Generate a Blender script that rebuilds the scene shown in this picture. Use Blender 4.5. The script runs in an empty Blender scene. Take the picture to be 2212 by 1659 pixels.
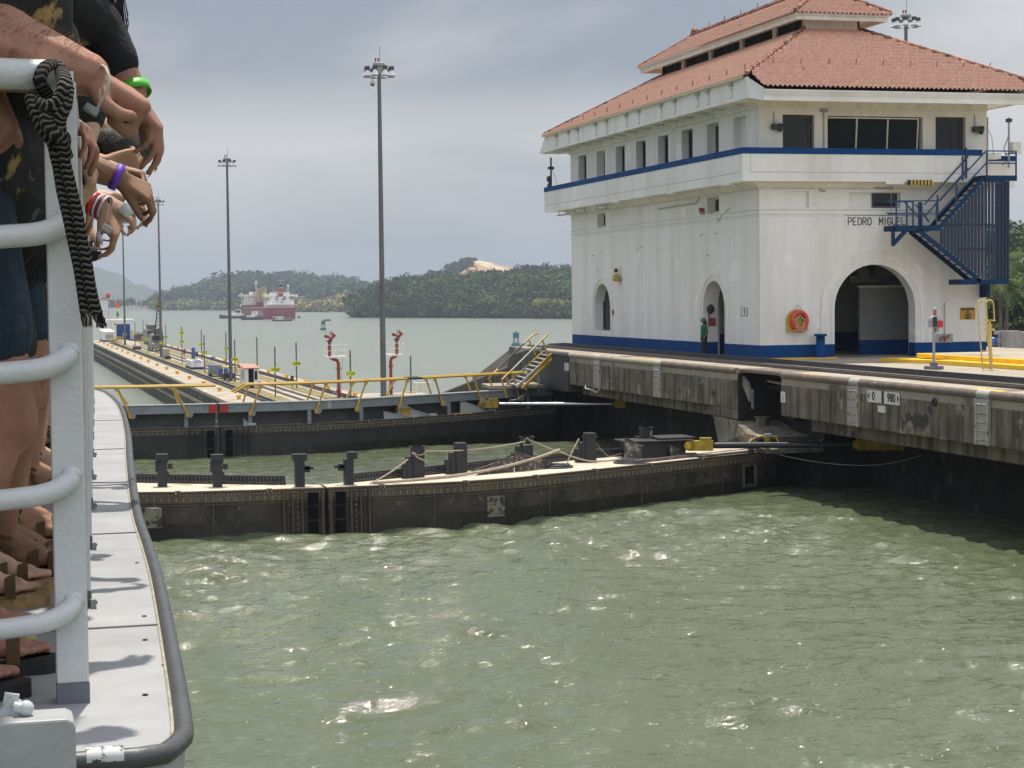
# Canal lock seen from the deck of a tour boat: control house, mitre gates, approach wall, lake and hills.
import bpy, bmesh, math, random
import numpy as np
from mathutils import Vector, Matrix
R = math.radians
rnd = random.Random(7)
SC = bpy.context.scene
COL = SC.collection

# ------------------------------------------------------------------ camera
# World axes: +Y along the lock (away from the boat), +X across the lock, +Z up, camera at the origin.
FPX = 4093.0                      # focal length in pixels of a 2212 x 1659 picture
def _u(v): v = np.array(v, float); return v/np.linalg.norm(v)
_ay = _u((-1115, 182, -FPX)); _ax = np.array((15087, 358, -FPX)); _ax = _u(_ax-_ay*(_ax@_ay)); _az = np.cross(_ax, _ay)
CM = np.array([_ax, _ay, _az])
cam = bpy.data.cameras.new('camera'); camo = bpy.data.objects.new('camera', cam); COL.objects.link(camo)
camo.matrix_world = Matrix([[CM[i][j] for j in range(3)]+[0] for i in range(3)]+[[0, 0, 0, 1]])
cam.sensor_width = 36; cam.lens = FPX/2212*36; cam.clip_start = 0.05; cam.clip_end = 20000
SC.camera = camo
def P(u, v, x=None, y=None, z=None):
    r = CM@np.array((u-1106.0, 829.5-v, -FPX))
    t = x/r[0] if x is not None else (y/r[1] if y is not None else z/r[2])
    return Vector(r*t)

# ------------------------------------------------------------------ world and sun
SUN_EL, SUN_AZ = 73.0, 12.0       # azimuth from +Y towards +X
SC.view_settings.view_transform = 'Standard'; SC.view_settings.look = 'None'
SC.view_settings.exposure = 0.10; SC.view_settings.gamma = 1.0
SC.cycles.use_denoising = True
SC.cycles.max_bounces = 6; SC.cycles.volume_bounces = 0; SC.cycles.caustics_reflective = False; SC.cycles.caustics_refractive = False
SC.cycles.sample_clamp_indirect = 6.0
W = bpy.data.worlds.new('World'); SC.world = W; W.use_nodes = True
nt = W.node_tree; N = nt.nodes; L = nt.links; N.clear()
out = N.new('ShaderNodeOutputWorld'); bg = N.new('ShaderNodeBackground'); L.new(bg.outputs[0], out.inputs[0])
sky = N.new('ShaderNodeTexSky'); sky.sky_type = 'NISHITA'; sky.sun_disc = False
sky.sun_elevation = R(SUN_EL); sky.sun_rotation = R(SUN_AZ); sky.dust_density = 3
tc = N.new('ShaderNodeTexCoord')
def wmath(op, a, b=None, c=None, clamp=False):
    n = N.new('ShaderNodeMath'); n.operation = op; n.use_clamp = clamp
    for i, v in enumerate((a, b, c)):
        if v is None: continue
        if isinstance(v, (int, float)): n.inputs[i].default_value = v
        else: L.new(v, n.inputs[i])
    return n.outputs[0]
sep = N.new('ShaderNodeSeparateXYZ'); L.new(tc.outputs['Generated'], sep.inputs[0])
# cloud sheet: direction divided by height gives clouds that flatten towards the horizon
zz = wmath('ADD', wmath('ABSOLUTE', sep.outputs[2]), 0.24)
comb = N.new('ShaderNodeCombineXYZ')
L.new(wmath('DIVIDE', sep.outputs[0], zz), comb.inputs[0]); L.new(wmath('DIVIDE', sep.outputs[1], zz), comb.inputs[1])
mp = N.new('ShaderNodeMapping'); L.new(comb.outputs[0], mp.inputs[0]); mp.inputs['Location'].default_value = (0.4, 1.9, 0)
mp.inputs['Scale'].default_value = (1.0, 1.0, 1)
nz = N.new('ShaderNodeTexNoise'); L.new(mp.outputs[0], nz.inputs[0]); nz.inputs['Scale'].default_value = 1.15; nz.inputs['Detail'].default_value = 5
nz.inputs['Roughness'].default_value = 0.52; nz.inputs['Distortion'].default_value = 0.35
def wmr(v, a, b, c, d):
    x = N.new('ShaderNodeMapRange'); x.interpolation_type = 'SMOOTHSTEP'; L.new(v, x.inputs[0])
    for i, q in enumerate((a, b, c, d)): x.inputs[i+1].default_value = q
    return x.outputs[0]
# a heavy grey bank stands to the left and overhead, thinner bright cloud to the right and low down
az_ = wmath('DIVIDE', sep.outputs[0], wmath('MAXIMUM', sep.outputs[1], 0.05))
right = wmr(az_, 0.36, 0.58, 0.0, 0.13); wob = wmath('ADD', sep.outputs[2], wmath('MULTIPLY', wmath('SUBTRACT', nz.outputs[0], 0.5), 0.12))
low = wmr(wob, 0.078, 0.118, 0.10, -0.085)
cr = N.new('ShaderNodeValToRGB'); L.new(wmath('ADD', nz.outputs[0], wmath('ADD', right, low)), cr.inputs[0])
e = cr.color_ramp.elements; e[0].position = 0.38; e[0].color = (0.335, 0.37, 0.44, 1); e[1].position = 0.66; e[1].color = (0.76, 0.755, 0.76, 1)
m_ = cr.color_ramp.elements.new(0.5); m_.color = (0.52, 0.54, 0.57, 1)
# pale band near the horizon
hz = wmath('SUBTRACT', 1.0, wmath('MULTIPLY', wmath('ABSOLUTE', sep.outputs[2]), 9.0), clamp=True)
mx = N.new('ShaderNodeMix'); mx.data_type = 'RGBA'; L.new(wmath('MULTIPLY', hz, 0.8), mx.inputs[0]); L.new(cr.outputs[0], mx.inputs[6]); mx.inputs[7].default_value = (0.53, 0.55, 0.57, 1)
# the high sun brightens the cloud overhead
ramp = wmath('MULTIPLY_ADD', wmath('POWER', wmath('MAXIMUM', wmath('SUBTRACT', sep.outputs[2], 0.18), 0.0), 1.0), 1.0, 1.0)
back = wmath('MULTIPLY_ADD', wmath('MAXIMUM', wmath('MULTIPLY', sep.outputs[1], -1.0), 0.0), 0.9, 1.0)
vm = N.new('ShaderNodeVectorMath'); vm.operation = 'SCALE'; L.new(mx.outputs[2], vm.inputs[0]); L.new(wmath('MULTIPLY', ramp, back), vm.inputs[3])
sk = N.new('ShaderNodeVectorMath'); sk.operation = 'SCALE'; L.new(sky.outputs[0], sk.inputs[0]); sk.inputs[3].default_value = 0.1
fin = N.new('ShaderNodeMix'); fin.data_type = 'RGBA'; fin.inputs[0].default_value = 0.9; L.new(sk.outputs[0], fin.inputs[6]); L.new(vm.outputs[0], fin.inputs[7])
L.new(fin.outputs[2], bg.inputs[0]); bg.inputs[1].default_value = 0.94
sl = bpy.data.lights.new('sun', 'SUN'); sl.energy = 5.0; sl.angle = R(0.9); sl.color = (1.0, 0.94, 0.84)
so = bpy.data.objects.new('sun', sl); COL.objects.link(so)
_sd = Vector((math.cos(R(SUN_EL))*math.sin(R(SUN_AZ)), math.cos(R(SUN_EL))*math.cos(R(SUN_AZ)), math.sin(R(SUN_EL))))
so.rotation_euler = _sd.to_track_quat('Z', 'Y').to_euler()

# ------------------------------------------------------------------ materials
MATS = {}
def mat(name, col, rough=0.7, metal=0.0, var=0.12, scale=3.0, bump=0.0, bscale=None, streak=None, spots=None, coat=0.0, sss=0.0, bands=None, spec=0.5):
    """col: base colour. var: brightness variation by noise. streak=(colour, amount, xy scale, z scale): vertical stains.
    spots=(colour, scale, threshold): patches of another colour."""
    if name in MATS: return MATS[name]
    m = bpy.data.materials.new(name); m.use_nodes = True; MATS[name] = m
    t = m.node_tree; n = t.nodes; l = t.links; b = n['Principled BSDF']
    b.inputs['Roughness'].default_value = rough; b.inputs['Metallic'].default_value = metal
    b.inputs['Specular IOR Level'].default_value = spec
    if coat: b.inputs['Coat Weight'].default_value = coat
    if sss: b.inputs['Subsurface Weight'].default_value = sss; b.inputs['Subsurface Radius'].default_value = (0.01, 0.004, 0.002); b.inputs['Subsurface Scale'].default_value = 0.5
    g = n.new('ShaderNodeNewGeometry')
    def noise(sc, vec=None, det=5, ro=0.6):
        x = n.new('ShaderNodeTexNoise'); x.inputs['Scale'].default_value = sc; x.inputs['Detail'].default_value = det; x.inputs['Roughness'].default_value = ro
        l.new(vec or g.outputs['Position'], x.inputs[0]); return x.outputs[0]
    def mr(v, a, b_, c, d):
        x = n.new('ShaderNodeMapRange'); l.new(v, x.inputs[0])
        for i, q in enumerate((a, b_, c, d)): x.inputs[i+1].default_value = q
        return x.outputs[0]
    def mixc(f, a, b_):
        x = n.new('ShaderNodeMix'); x.data_type = 'RGBA'; l.new(f, x.inputs[0])
        for i, q in ((6, a), (7, b_)):
            if isinstance(q, tuple): x.inputs[i].default_value = (q[0], q[1], q[2], 1)
            else: l.new(q, x.inputs[i])
        return x.outputs[2]
    lo = tuple(c*(1-var) for c in col); hi = tuple(min(1, c*(1+var)) for c in col)
    c = mixc(mr(noise(scale), 0.3, 0.7, 0, 1), lo, hi)
    if streak:
        sc_, amt, sx, sz = streak
        mpn = n.new('ShaderNodeMapping'); l.new(g.outputs['Position'], mpn.inputs[0]); mpn.inputs['Scale'].default_value = (sx, sx, sz)
        c = mixc(mr(noise(1.0, mpn.outputs[0], 6, 0.65), 0.42, 0.66, 0, amt), c, sc_)
    if spots:
        for sp in (spots if isinstance(spots, list) else [spots]):
            c = mixc(mr(noise(sp[1], None, 4, 0.55), sp[2], sp[2]+0.05, 0, 1), c, sp[0])
    l.new(c, b.inputs['Base Color'])
    if var > 0.02: l.new(mr(noise(scale*2.3), 0.3, 0.7, max(0.02, rough-0.08), min(1, rough+0.08)), b.inputs['Roughness'])
    if bump:
        bn = n.new('ShaderNodeBump'); bn.inputs['Strength'].default_value = 1.0; bn.inputs['Distance'].default_value = bump
        l.new(noise(bscale or scale*4), bn.inputs['Height']); l.new(bn.outputs[0], b.inputs['Normal'])
    return m

# ------------------------------------------------------------------ mesh collector
class MB:
    def __init__(s): s.v = []; s.f = []; s.m = []; s.sm = []; s.ms = []; s.cur = 0; s.smooth = False
    def use(s, m, smooth=False):
        if m not in s.ms: s.ms.append(m)
        s.cur = s.ms.index(m); s.smooth = smooth; return s
    def add(s, vs, fs, smooth=None):
        o = len(s.v); s.v += [tuple(p) for p in vs]; s.f += [tuple(i+o for i in q) for q in fs]
        s.m += [s.cur]*len(fs); s.sm += [s.smooth if smooth is None else smooth]*len(fs); return s
    def box(s, c, d, M=None):
        x, y, z = (q/2 for q in d)
        vs = [(c[0]+i*x, c[1]+j*y, c[2]+k*z) for i in (-1, 1) for j in (-1, 1) for k in (-1, 1)]
        if M is not None: vs = [M@Vector(p) for p in vs]
        return s.add(vs, [(0, 1, 3, 2), (4, 6, 7, 5), (0, 4, 5, 1), (2, 3, 7, 6), (0, 2, 6, 4), (1, 5, 7, 3)], False)
    def bx(s, x0, x1, y0, y1, z0, z1): return s.box(((x0+x1)/2, (y0+y1)/2, (z0+z1)/2), (x1-x0, y1-y0, z1-z0))
    def bar(s, a, b, w, h=None, up=(0, 0, 1)):      # rectangular bar a->b
        a, b = Vector(a), Vector(b); h = h or w; d = b-a; ln = d.length
        if ln < 1e-6: return s
        d.normalize(); upv = Vector(up)
        if abs(d.dot(upv)) > 0.98: upv = Vector((0, 1, 0)) if abs(d.y) < 0.9 else Vector((1, 0, 0))
        sx = d.cross(upv).normalized(); sz = sx.cross(d)
        M = Matrix((sx, d, sz)).transposed().to_4x4(); M.translation = (a+b)/2
        return s.box((0, 0, 0), (w, ln, h), M)
    def tube(s, pts, r, n=8, cap=True, smooth=True):
        pts = [Vector(p) for p in pts]; rr = r if isinstance(r, (list, tuple)) else [r]*len(pts)
        vs = []; prev = None
        for i, p in enumerate(pts):
            t = (pts[min(i+1, len(pts)-1)]-pts[max(i-1, 0)]); t = t.normalized() if t.length > 1e-9 else Vector((0, 0, 1))
            if prev is None: nx = t.cross(Vector((0, 0, 1)) if abs(t.z) < 0.9 else Vector((1, 0, 0))).normalized()
            else: nx = (prev-t*prev.dot(t)).normalized()
            prev = nx; ny = t.cross(nx)
            for k in range(n):
                a = 2*math.pi*k/n; vs.append(p+(nx*math.cos(a)+ny*math.sin(a))*rr[i])
        fs = [(i*n+k, i*n+(k+1) % n, (i+1)*n+(k+1) % n, (i+1)*n+k) for i in range(len(pts)-1) for k in range(n)]
        s.add(vs, fs, smooth)
        if cap:
            s.add(vs[:n], [tuple(range(n))[::-1]], False); s.add(vs[-n:], [tuple(range(n))], False)
        return s
    def cyl(s, a, b, r, r2=None, n=12): return s.tube([a, b], [r, r if r2 is None else r2], n)
    def lathe(s, prof, c=(0, 0, 0), n=16, M=None, smooth=True):   # prof [(r,z)]
        vs = [(c[0]+r*math.cos(2*math.pi*k/n), c[1]+r*math.sin(2*math.pi*k/n), c[2]+z) for r, z in prof for k in range(n)]
        if M is not None: vs = [M@Vector(p) for p in vs]
        fs = [(i*n+k, i*n+(k+1) % n, (i+1)*n+(k+1) % n, (i+1)*n+k) for i in range(len(prof)-1) for k in range(n)]
        return s.add(vs, fs, smooth)
    def ball(s, c, r, n=10, sc=(1, 1, 1), M=None):
        prof = [(math.sin(math.pi*i/(n-1)), -math.cos(math.pi*i/(n-1))) for i in range(n)]
        vs = [Vector((p[0]*math.cos(2*math.pi*k/(n+2))*r*sc[0], p[0]*math.sin(2*math.pi*k/(n+2))*r*sc[1], p[1]*r*sc[2])) for p in prof for k in range(n+2)]
        if M is not None: vs = [M@p for p in vs]
        vs = [p+Vector(c) for p in vs]; q = n+2
        return s.add(vs, [(i*q+k, i*q+(k+1) % q, (i+1)*q+(k+1) % q, (i+1)*q+k) for i in range(n-1) for k in range(q)], True)
    def prism(s, poly, z0, z1):                      # plan outline extruded upwards (counter-clockwise)
        n = len(poly); vs = [(x, y, z0) for x, y in poly]+[(x, y, z1) for x, y in poly]
        return s.add(vs, [tuple(range(n))[::-1], tuple(range(n, 2*n))]+[(i, (i+1) % n, n+(i+1) % n, n+i) for i in range(n)], False)
    def extr(s, poly, axis, a, b):                   # outline in the two other axes, extruded along axis
        def q(p, w): return (w, p[0], p[1]) if axis == 'x' else (p[0], w, p[1])
        n = len(poly); vs = [q(p, a) for p in poly]+[q(p, b) for p in poly]
        return s.add(vs, [tuple(range(n))[::-1], tuple(range(n, 2*n))]+[(i, (i+1) % n, n+(i+1) % n, n+i) for i in range(n)], False)
    def quad(s, a, b, c, d): return s.add([a, b, c, d], [(0, 1, 2, 3)], False)
    def build(s, name, m=None, parent=None, bevel=0, weld=False, auto=False):
        me = bpy.data.meshes.new(name); me.from_pydata(s.v, [], s.f)
        ms = s.ms or [m]
        for q in ms: me.materials.append(q)
        if s.ms: me.polygons.foreach_set('material_index', s.m)
        me.polygons.foreach_set('use_smooth', s.sm); me.update()
        if weld or auto:
            bm = bmesh.new(); bm.from_mesh(me)
            if weld: bmesh.ops.remove_doubles(bm, verts=bm.verts, dist=1e-4)
            bmesh.ops.recalc_face_normals(bm, faces=bm.faces); bm.to_mesh(me); bm.free()
        o = bpy.data.objects.new(name, me); COL.objects.link(o)
        if parent: o.parent = parent; o.matrix_parent_inverse = parent.matrix_basis.inverted()
        if bevel:
            b = o.modifiers.new('bevel', 'BEVEL'); b.width = bevel; b.segments = 2; b.limit_method = 'ANGLE'; b.angle_limit = R(40)
        return o
def tag(o, label=None, cat=None, group=None, kind=None):
    for k, v in (('label', label), ('category', cat), ('group', group), ('kind', kind)):
        if v: o[k] = v
    return o
def thing(name, label, cat, loc=(0, 0, 0), group=None, rz=0):
    o = bpy.data.objects.new(name, None); COL.objects.link(o); o.location = loc; o.rotation_euler = (0, 0, rz); o.empty_display_size = 0.3
    return tag(o, label, cat, group)
def lpart(mb, name, m, parent, **k):                # a part whose mesh is given in its parent's own coordinates
    o = mb.build(name, m, None, **k); o.parent = parent; return o
def copy_tree(o, parent=None):
    c = o.copy(); COL.objects.link(c); c.parent = parent
    for ch in list(o.children): copy_tree(ch, c)
    return c
def structure(o): o['kind'] = 'structure'; return o
FONT = None
def text_mesh(s, size, fn, depth=0.01, name='lettering', m=None, parent=None, spacing=1.0, bold=0.0, align='CENTER'):
    """Lettering as a flat raised mesh; fn maps (x, y, d) of the text plane to the place in the scene."""
    cu = bpy.data.curves.new('t', 'FONT'); cu.body = s; cu.size = size; cu.align_x = align; cu.align_y = 'CENTER'; cu.space_character = spacing; cu.offset = bold
    cu.extrude = 0.0; cu.resolution_u = 3
    o = bpy.data.objects.new('t', cu); COL.objects.link(o); dg = bpy.context.evaluated_depsgraph_get()
    me = bpy.data.meshes.new_from_object(o.evaluated_get(dg)); bpy.data.objects.remove(o); bpy.data.curves.remove(cu)
    for v in me.vertices: v.co = Vector(fn(v.co.x, v.co.y, depth))
    me.name = name; me.materials.clear(); me.materials.append(m); ob = bpy.data.objects.new(name, me); COL.objects.link(ob)
    if parent: ob.parent = parent; ob.matrix_parent_inverse = parent.matrix_basis.inverted()
    return ob
# ------------------------------------------------------------------ colours used all over
ZC = -2.78; ZW = -6.8; ZI = -11.6; ZL = -16.0    # coping, upper water, approach wall top, lake
concrete_wall = mat('stained_concrete', (0.20, 0.165, 0.12), 0.9, var=0.4, scale=0.9, bump=0.02, bscale=6, streak=((0.028, 0.023, 0.017), 0.92, 2.9, 0.25), spots=[((0.30, 0.26, 0.20), 1.1, 0.63), ((0.05, 0.043, 0.034), 0.9, 0.62)])
concrete_dark = mat('shade_dark_concrete', (0.024, 0.02, 0.015), 0.9, var=0.35, scale=0.8, bump=0.03, bscale=3, streak=((0.008, 0.008, 0.007), 0.7, 1.6, 0.3), spots=((0.06, 0.055, 0.04), 0.7, 0.64))  # shade beneath the overhang put into a near-black recess concrete
concrete_top = mat('worn_concrete_paving', (0.33, 0.285, 0.225), 0.9, var=0.18, scale=0.7, bump=0.008, bscale=9, spots=[((0.14, 0.125, 0.105), 0.35, 0.58), ((0.34, 0.25, 0.19), 0.5, 0.66)])
concrete_pale = mat('pale_concrete', (0.36, 0.305, 0.23), 0.9, var=0.25, scale=0.25, bump=0.01, bscale=4, spots=[((0.25, 0.22, 0.18), 0.12, 0.57), ((0.46, 0.42, 0.35), 0.2, 0.64)])
rust_steel = mat('brown_painted_steel', (0.15, 0.112, 0.088), 0.55, var=0.25, scale=2.5, spots=((0.27, 0.2, 0.155), 3, 0.64))
dark_steel = mat('dark_steel', (0.035, 0.036, 0.04), 0.55, var=0.3, scale=3)
rubber = mat('black_rubber', (0.022, 0.023, 0.026), 0.8, var=0.2, scale=2)
white_paint = mat('white_weathered_paint', (0.38, 0.37, 0.34), 0.6, var=0.1, scale=3, spots=((0.3, 0.24, 0.18), 5, 0.7))
yellow_paint = mat('yellow_paint', (0.72, 0.42, 0.035), 0.6, var=0.15, scale=3, spots=((0.35, 0.22, 0.06), 6, 0.68))
yellow_rail = mat('yellow_handrail_paint', (0.50, 0.31, 0.045), 0.45, var=0.15, scale=3)
grey_paint = mat('blue_grey_paint', (0.23, 0.25, 0.27), 0.5, var=0.1, scale=1.2)
sign_black = mat('black_lettering', (0.02, 0.02, 0.022), 0.6, var=0.05)
sign_white = mat('white_sign_paint', (0.7, 0.68, 0.62), 0.6, var=0.08, scale=4, spots=((0.4, 0.36, 0.3), 7, 0.68))
grass_mat = mat('dry_grass', (0.18, 0.15, 0.065), 0.95, var=0.3, scale=0.6, bump=0.05, bscale=3, spots=((0.30, 0.24, 0.13), 0.35, 0.56))

# ------------------------------------------------------------------ water
def water_mat(name, col, rough, layers, bumpd):
    m = mat(name, col, rough, var=0.06, scale=0.05, spec=0.5); t = m.node_tree; n = t.nodes; l = t.links; b = n['Principled BSDF']
    b.inputs['IOR'].default_value = 1.38
    for lk in list(b.inputs['Roughness'].links): l.remove(lk)
    b.inputs['Roughness'].default_value = rough
    g = n.new('ShaderNodeNewGeometry'); prev = None
    for sc, dist, asp in layers:
        mpn = n.new('ShaderNodeMapping'); l.new(g.outputs['Position'], mpn.inputs[0]); mpn.inputs['Scale'].default_value = (sc, sc*asp, sc); mpn.inputs['Rotation'].default_value = (0, 0, R(-14))
        x = n.new('ShaderNodeTexNoise'); x.inputs['Scale'].default_value = 1; x.inputs['Detail'].default_value = 3; x.inputs['Distortion'].default_value = 0.5; l.new(mpn.outputs[0], x.inputs[0])
        bn = n.new('ShaderNodeBump'); bn.inputs['Strength'].default_value = 1; bn.inputs['Distance'].default_value = dist*bumpd; l.new(x.outputs[0], bn.inputs['Height'])
        if prev: l.new(prev, bn.inputs['Normal'])
        prev = bn.outputs[0]
    l.new(prev, b.inputs['Normal']); return m
m_up = water_mat('green_canal_water', (0.092, 0.109, 0.062), 0.05, [(2.2, 0.085, 1.8), (12, 0.019, 1.3)], 1.0)
m_lake = water_mat('green_lake_water', (0.175, 0.195, 0.15), 0.22, [(0.25, 0.5, 2.2), (1.2, 0.22, 1.8)], 1.0)
# upper water: real waves in a grid between the boat and the far gate
def waves(X, Y):
    rs = np.random.RandomState(4); Z = np.zeros_like(X)
    for i in range(75):
        lam = 0.36*(6.0**rs.rand()); k = 2*np.pi/lam; th = R(90-14)+rs.randn()*0.55
        ph = rs.rand()*6.28; a = 0.0086*lam**0.88
        q = (lambda v: 1-2*np.abs(np.sin(v/2))**0.8 if i % 3 == 0 else np.sin(v))(k*(X*np.cos(th)+Y*np.sin(th))+ph+0.6*np.sin(0.35*X+0.21*Y+i)); Z += a*(q+0.28*np.cos(2*(k*(X*np.cos(th)+Y*np.sin(th))+ph)))
    return Z*(0.72+0.28*np.sin(X*0.23+1)*np.sin(Y*0.17+X*0.1))
xs = np.arange(-9, 29.7, 0.09); ys = np.concatenate([np.arange(5, 64, 0.09), np.arange(64, 84, 0.2)])
gx, gy = np.meshgrid(xs, ys); gz = waves(gx, gy)*np.where(gy < 56, 1.0, 0.45)+ZW
me = bpy.data.meshes.new('water'); nx, ny = len(xs), len(ys)
idx = np.arange(nx*ny).reshape(ny, nx); fq = np.stack([idx[:-1, :-1], idx[:-1, 1:], idx[1:, 1:], idx[1:, :-1]], -1).reshape(-1, 4)
me.vertices.add(nx*ny); me.vertices.foreach_set('co', np.stack([gx, gy, gz], -1).ravel().astype('f'))
me.loops.add(fq.size); me.loops.foreach_set('vertex_index', fq.ravel().astype('i')); me.polygons.add(len(fq)); me.polygons.foreach_set('loop_start', np.arange(0, fq.size, 4)); me.polygons.foreach_set('use_smooth', [True]*len(fq))
me.update(calc_edges=True); me.materials.append(m_up); wo = bpy.data.objects.new('water', me); COL.objects.link(wo); structure(wo)
s = MB(); s.quad((-400, -150, ZW-0.15), (29.6, -150, ZW-0.15), (29.6, 5.2, ZW-0.15), (-400, 5.2, ZW-0.15)); s.quad((-400, 5.2, ZW-0.15), (-8.9, 5.2, ZW-0.15), (-8.9, 60, ZW-0.15), (-400, 60, ZW-0.15))
structure(s.build('water', m_up))
s = MB(); s.quad((-9000, 85, ZL), (9000, 85, ZL), (9000, 12000, ZL), (-9000, 12000, ZL)); structure(s.build('lake', m_lake))
s = MB(); s.quad((-9000, -3000, ZL-4), (9000, -3000, ZL-4), (9000, 14000, ZL-4), (-9000, 14000, ZL-4)); structure(s.build('ground', mat('lake_bed', (0.06, 0.07, 0.04), 0.9)))

# ------------------------------------------------------------------ centre wall of the lock (carries the control house)
t = thing('lock_wall', 'stained concrete lock wall below the white control house, with white ladder recesses', 'lock wall', (34, 60, ZC))
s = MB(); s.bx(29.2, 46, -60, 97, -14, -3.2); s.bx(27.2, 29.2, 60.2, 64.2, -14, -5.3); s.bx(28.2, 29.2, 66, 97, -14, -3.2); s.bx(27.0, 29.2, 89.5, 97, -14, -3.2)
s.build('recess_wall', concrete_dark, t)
s = MB(); s.bx(25.82, 46, -60, 59.95, -3.2, ZC); s.bx(27.6, 46, 59.95, 64, -3.2, ZC); s.bx(25.82, 46, 64, 89.6, -3.2, ZC); s.bx(26.2, 46, 89.6, 97, -3.2, ZC)
s.build('paving', concrete_top, t)
s = MB(); s.bx(25.8, 29.2, -60, 59.95, -4.25, -3.2); s.bx(25.8, 29.2, 64, 84.8, -4.25, -3.2)
s.bx(26.3, 29.2, -60, 58.6, -4.7, -4.25); s.bx(26.3, 29.2, 66.3, 84.3, -4.7, -4.25); s.bx(25.8, 28.0, 64, 66.3, -4.62, -4.25)
s.build('face', concrete_wall, t, bevel=0.03)
s = MB()
s.add([(25.75, 66.2, -4.62), (25.75, 64.0, -4.66), (25.45, 62.2, -5.0), (25.5, 61.0, -5.05), (25.8, 65.8, -5.65), (25.7, 62.6, -5.6), (28, 66.2, -4.62), (28, 64, -4.66), (28, 62.2, -5.0), (28, 61, -5.05), (28, 66, -5.65), (28, 61.4, -5.6)],
      [(0, 1, 2, 3, 5, 4), (0, 6, 7, 1), (1, 7, 8, 2), (2, 8, 9, 3), (3, 9, 11, 5), (0, 4, 10, 6)], False)
s.tube([(26.5, 63.3, -5.0), (26.5, 63.3, -4.62), (26.5, 63.3, -4.5)], [0.24, 0.2, 0.3], 10)
s.build('quoin_block', mat('chipped_quoin_concrete', (0.25, 0.215, 0.165), 0.9, var=0.4, scale=1.2, bump=0.05, bscale=3, streak=((0.05, 0.045, 0.035), 0.8, 3, 0.5)), t, auto=True)
s = MB(); s.tube([(25.86, -60, ZC-0.09), (25.86, 59.9, ZC-0.09)], 0.125, 12); s.tube([(25.86, 64.05, ZC-0.09), (25.86, 72.6, ZC-0.09)], 0.125, 12); s.build('nosing', rust_steel, t)
s = MB(); s.tube([(25.87, 72.6, ZC-0.1), (25.87, 84.8, ZC-0.1)], 0.13, 12); s.build('nosing', concrete_top, t)
s = MB(); s.bx(25.75, 29.2, 84.8, 89.5, -4.6, -2.9); s.tube([(25.85, 84.8, ZC-0.12), (25.85, 89.6, ZC-0.12)], 0.15, 12); s.build('fender_panel', mat('black_fender_panel', (0.05, 0.05, 0.052), 0.7, var=0.15, scale=1.5), t)
# notch: pit shade put into a black backing, odd brackets and a cross beam
s = MB(); s.bx(27.4, 27.6, 59.95, 64, -5.3, -2.95); s.bx(25.85, 27.4, 63.9, 64.0, -5.0, -2.95); s.bx(27.0, 27.2, 60, 64, -3.55, -3.4); s.cyl((26.9, 61.5, -4.2), (27.3, 61.5, -4.2), 0.35); s.build('pit_shade_machinery', mat('pit_shade_black', (0.015, 0.013, 0.012), 0.95), t)
s = MB(); s.bx(26.1, 27.6, 59.95, 64.0, -2.86, ZC); s.bx(25.95, 26.1, 59.95, 64.0, -2.9, ZC-0.02)
s.build('pit_cover', rust_steel, t)
s = MB(); s.extr([(63.9, -3.05), (63.45, -3.25), (63.2, -3.8), (63.3, -3.95), (63.9, -3.4)], 'x', 26.0, 26.1); s.bar((26.6, 63.0, -3.2), (26.8, 60.4, -3.35), 0.07); s.bar((26.1, 63.2, -3.5), (26.1, 63.2, -4.2), 0.07); s.bx(26.2, 26.4, 60.1, 60.3, -4.1, -3.7)
s.build('bracket', mat('pale_galvanised', (0.2, 0.2, 0.19), 0.6, var=0.2), t)
# ladder recesses painted white
for y0, y1 in ((79.92, 80.72), (71.98, 72.72), (53.82, 54.5), (45.8, 46.5)):
    s = MB(); s.bx(25.74, 25.80, y0, y1, -4.22, -2.98); s.tube([(25.86, y0, ZC-0.09), (25.86, y1, ZC-0.09)], 0.135, 10); lad = s.build('ladder_recess', white_paint, t)
    s = MB()
    for k in range(5): s.cyl((25.71, y0+0.08, -3.12-k*0.24), (25.71, y1-0.08, -3.12-k*0.24), 0.018, n=6)
    s.bx(25.70, 25.745, y0, y0+0.05, -4.24, -2.98); s.bx(25.70, 25.745, y1-0.05, y1, -4.24, -2.98); s.build('ladder_rung', mat('rusty_white', (0.5, 0.46, 0.4), 0.6, spots=((0.3, 0.18, 0.1), 6, 0.55)), lad)
# painted distance board 0 | 980 and small notices
def wl(Yc, zc, X=25.775): return lambda x, y, d: (X-d, Yc-x, zc+y)       # text plane on the -X face (reads towards -Y)
s = MB(); s.bx(25.77, 25.80, 52.28, 53.24, -3.42, -3.05); s.bx(25.77, 25.80, 51.12, 52.12, -3.42, -3.05); bd = s.build('distance_board', sign_white, t)
s = MB(); s.bx(25.768, 25.801, 52.13, 52.27, -3.42, -3.05)
for yc, d in ((53.13, 1), (51.2, -1)): s.extr([(yc-0.03*d, -3.12), (yc+0.07*d, -3.235), (yc-0.03*d, -3.35)], 'x', 25.762, 25.801)
s.build('arrow_mark', sign_black, bd)
text_mesh('0', 0.36, wl(52.82, -3.235), m=sign_black, parent=bd, bold=0.012); text_mesh('980', 0.36, wl(51.62, -3.235), m=sign_black, parent=bd, bold=0.012)
for yc, zc, w, h, tx in ((52.3, -3.6, 0.5, 0.2, ''), (85.05, -3.43, 0.55, 0.36, '21\n12'), (59.75, -3.6, 0.36, 0.36, '1\n13')):
    s = MB(); s.bx(25.742 if yc > 80 else 25.78, 25.80, yc-w/2, yc+w/2, zc-h/2, zc+h/2); o = s.build('notice', sign_white, t)
    if tx: text_mesh(tx, h*0.42, wl(yc, zc, 25.742 if yc > 80 else 25.785), m=sign_black, parent=o, bold=0.004)
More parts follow.
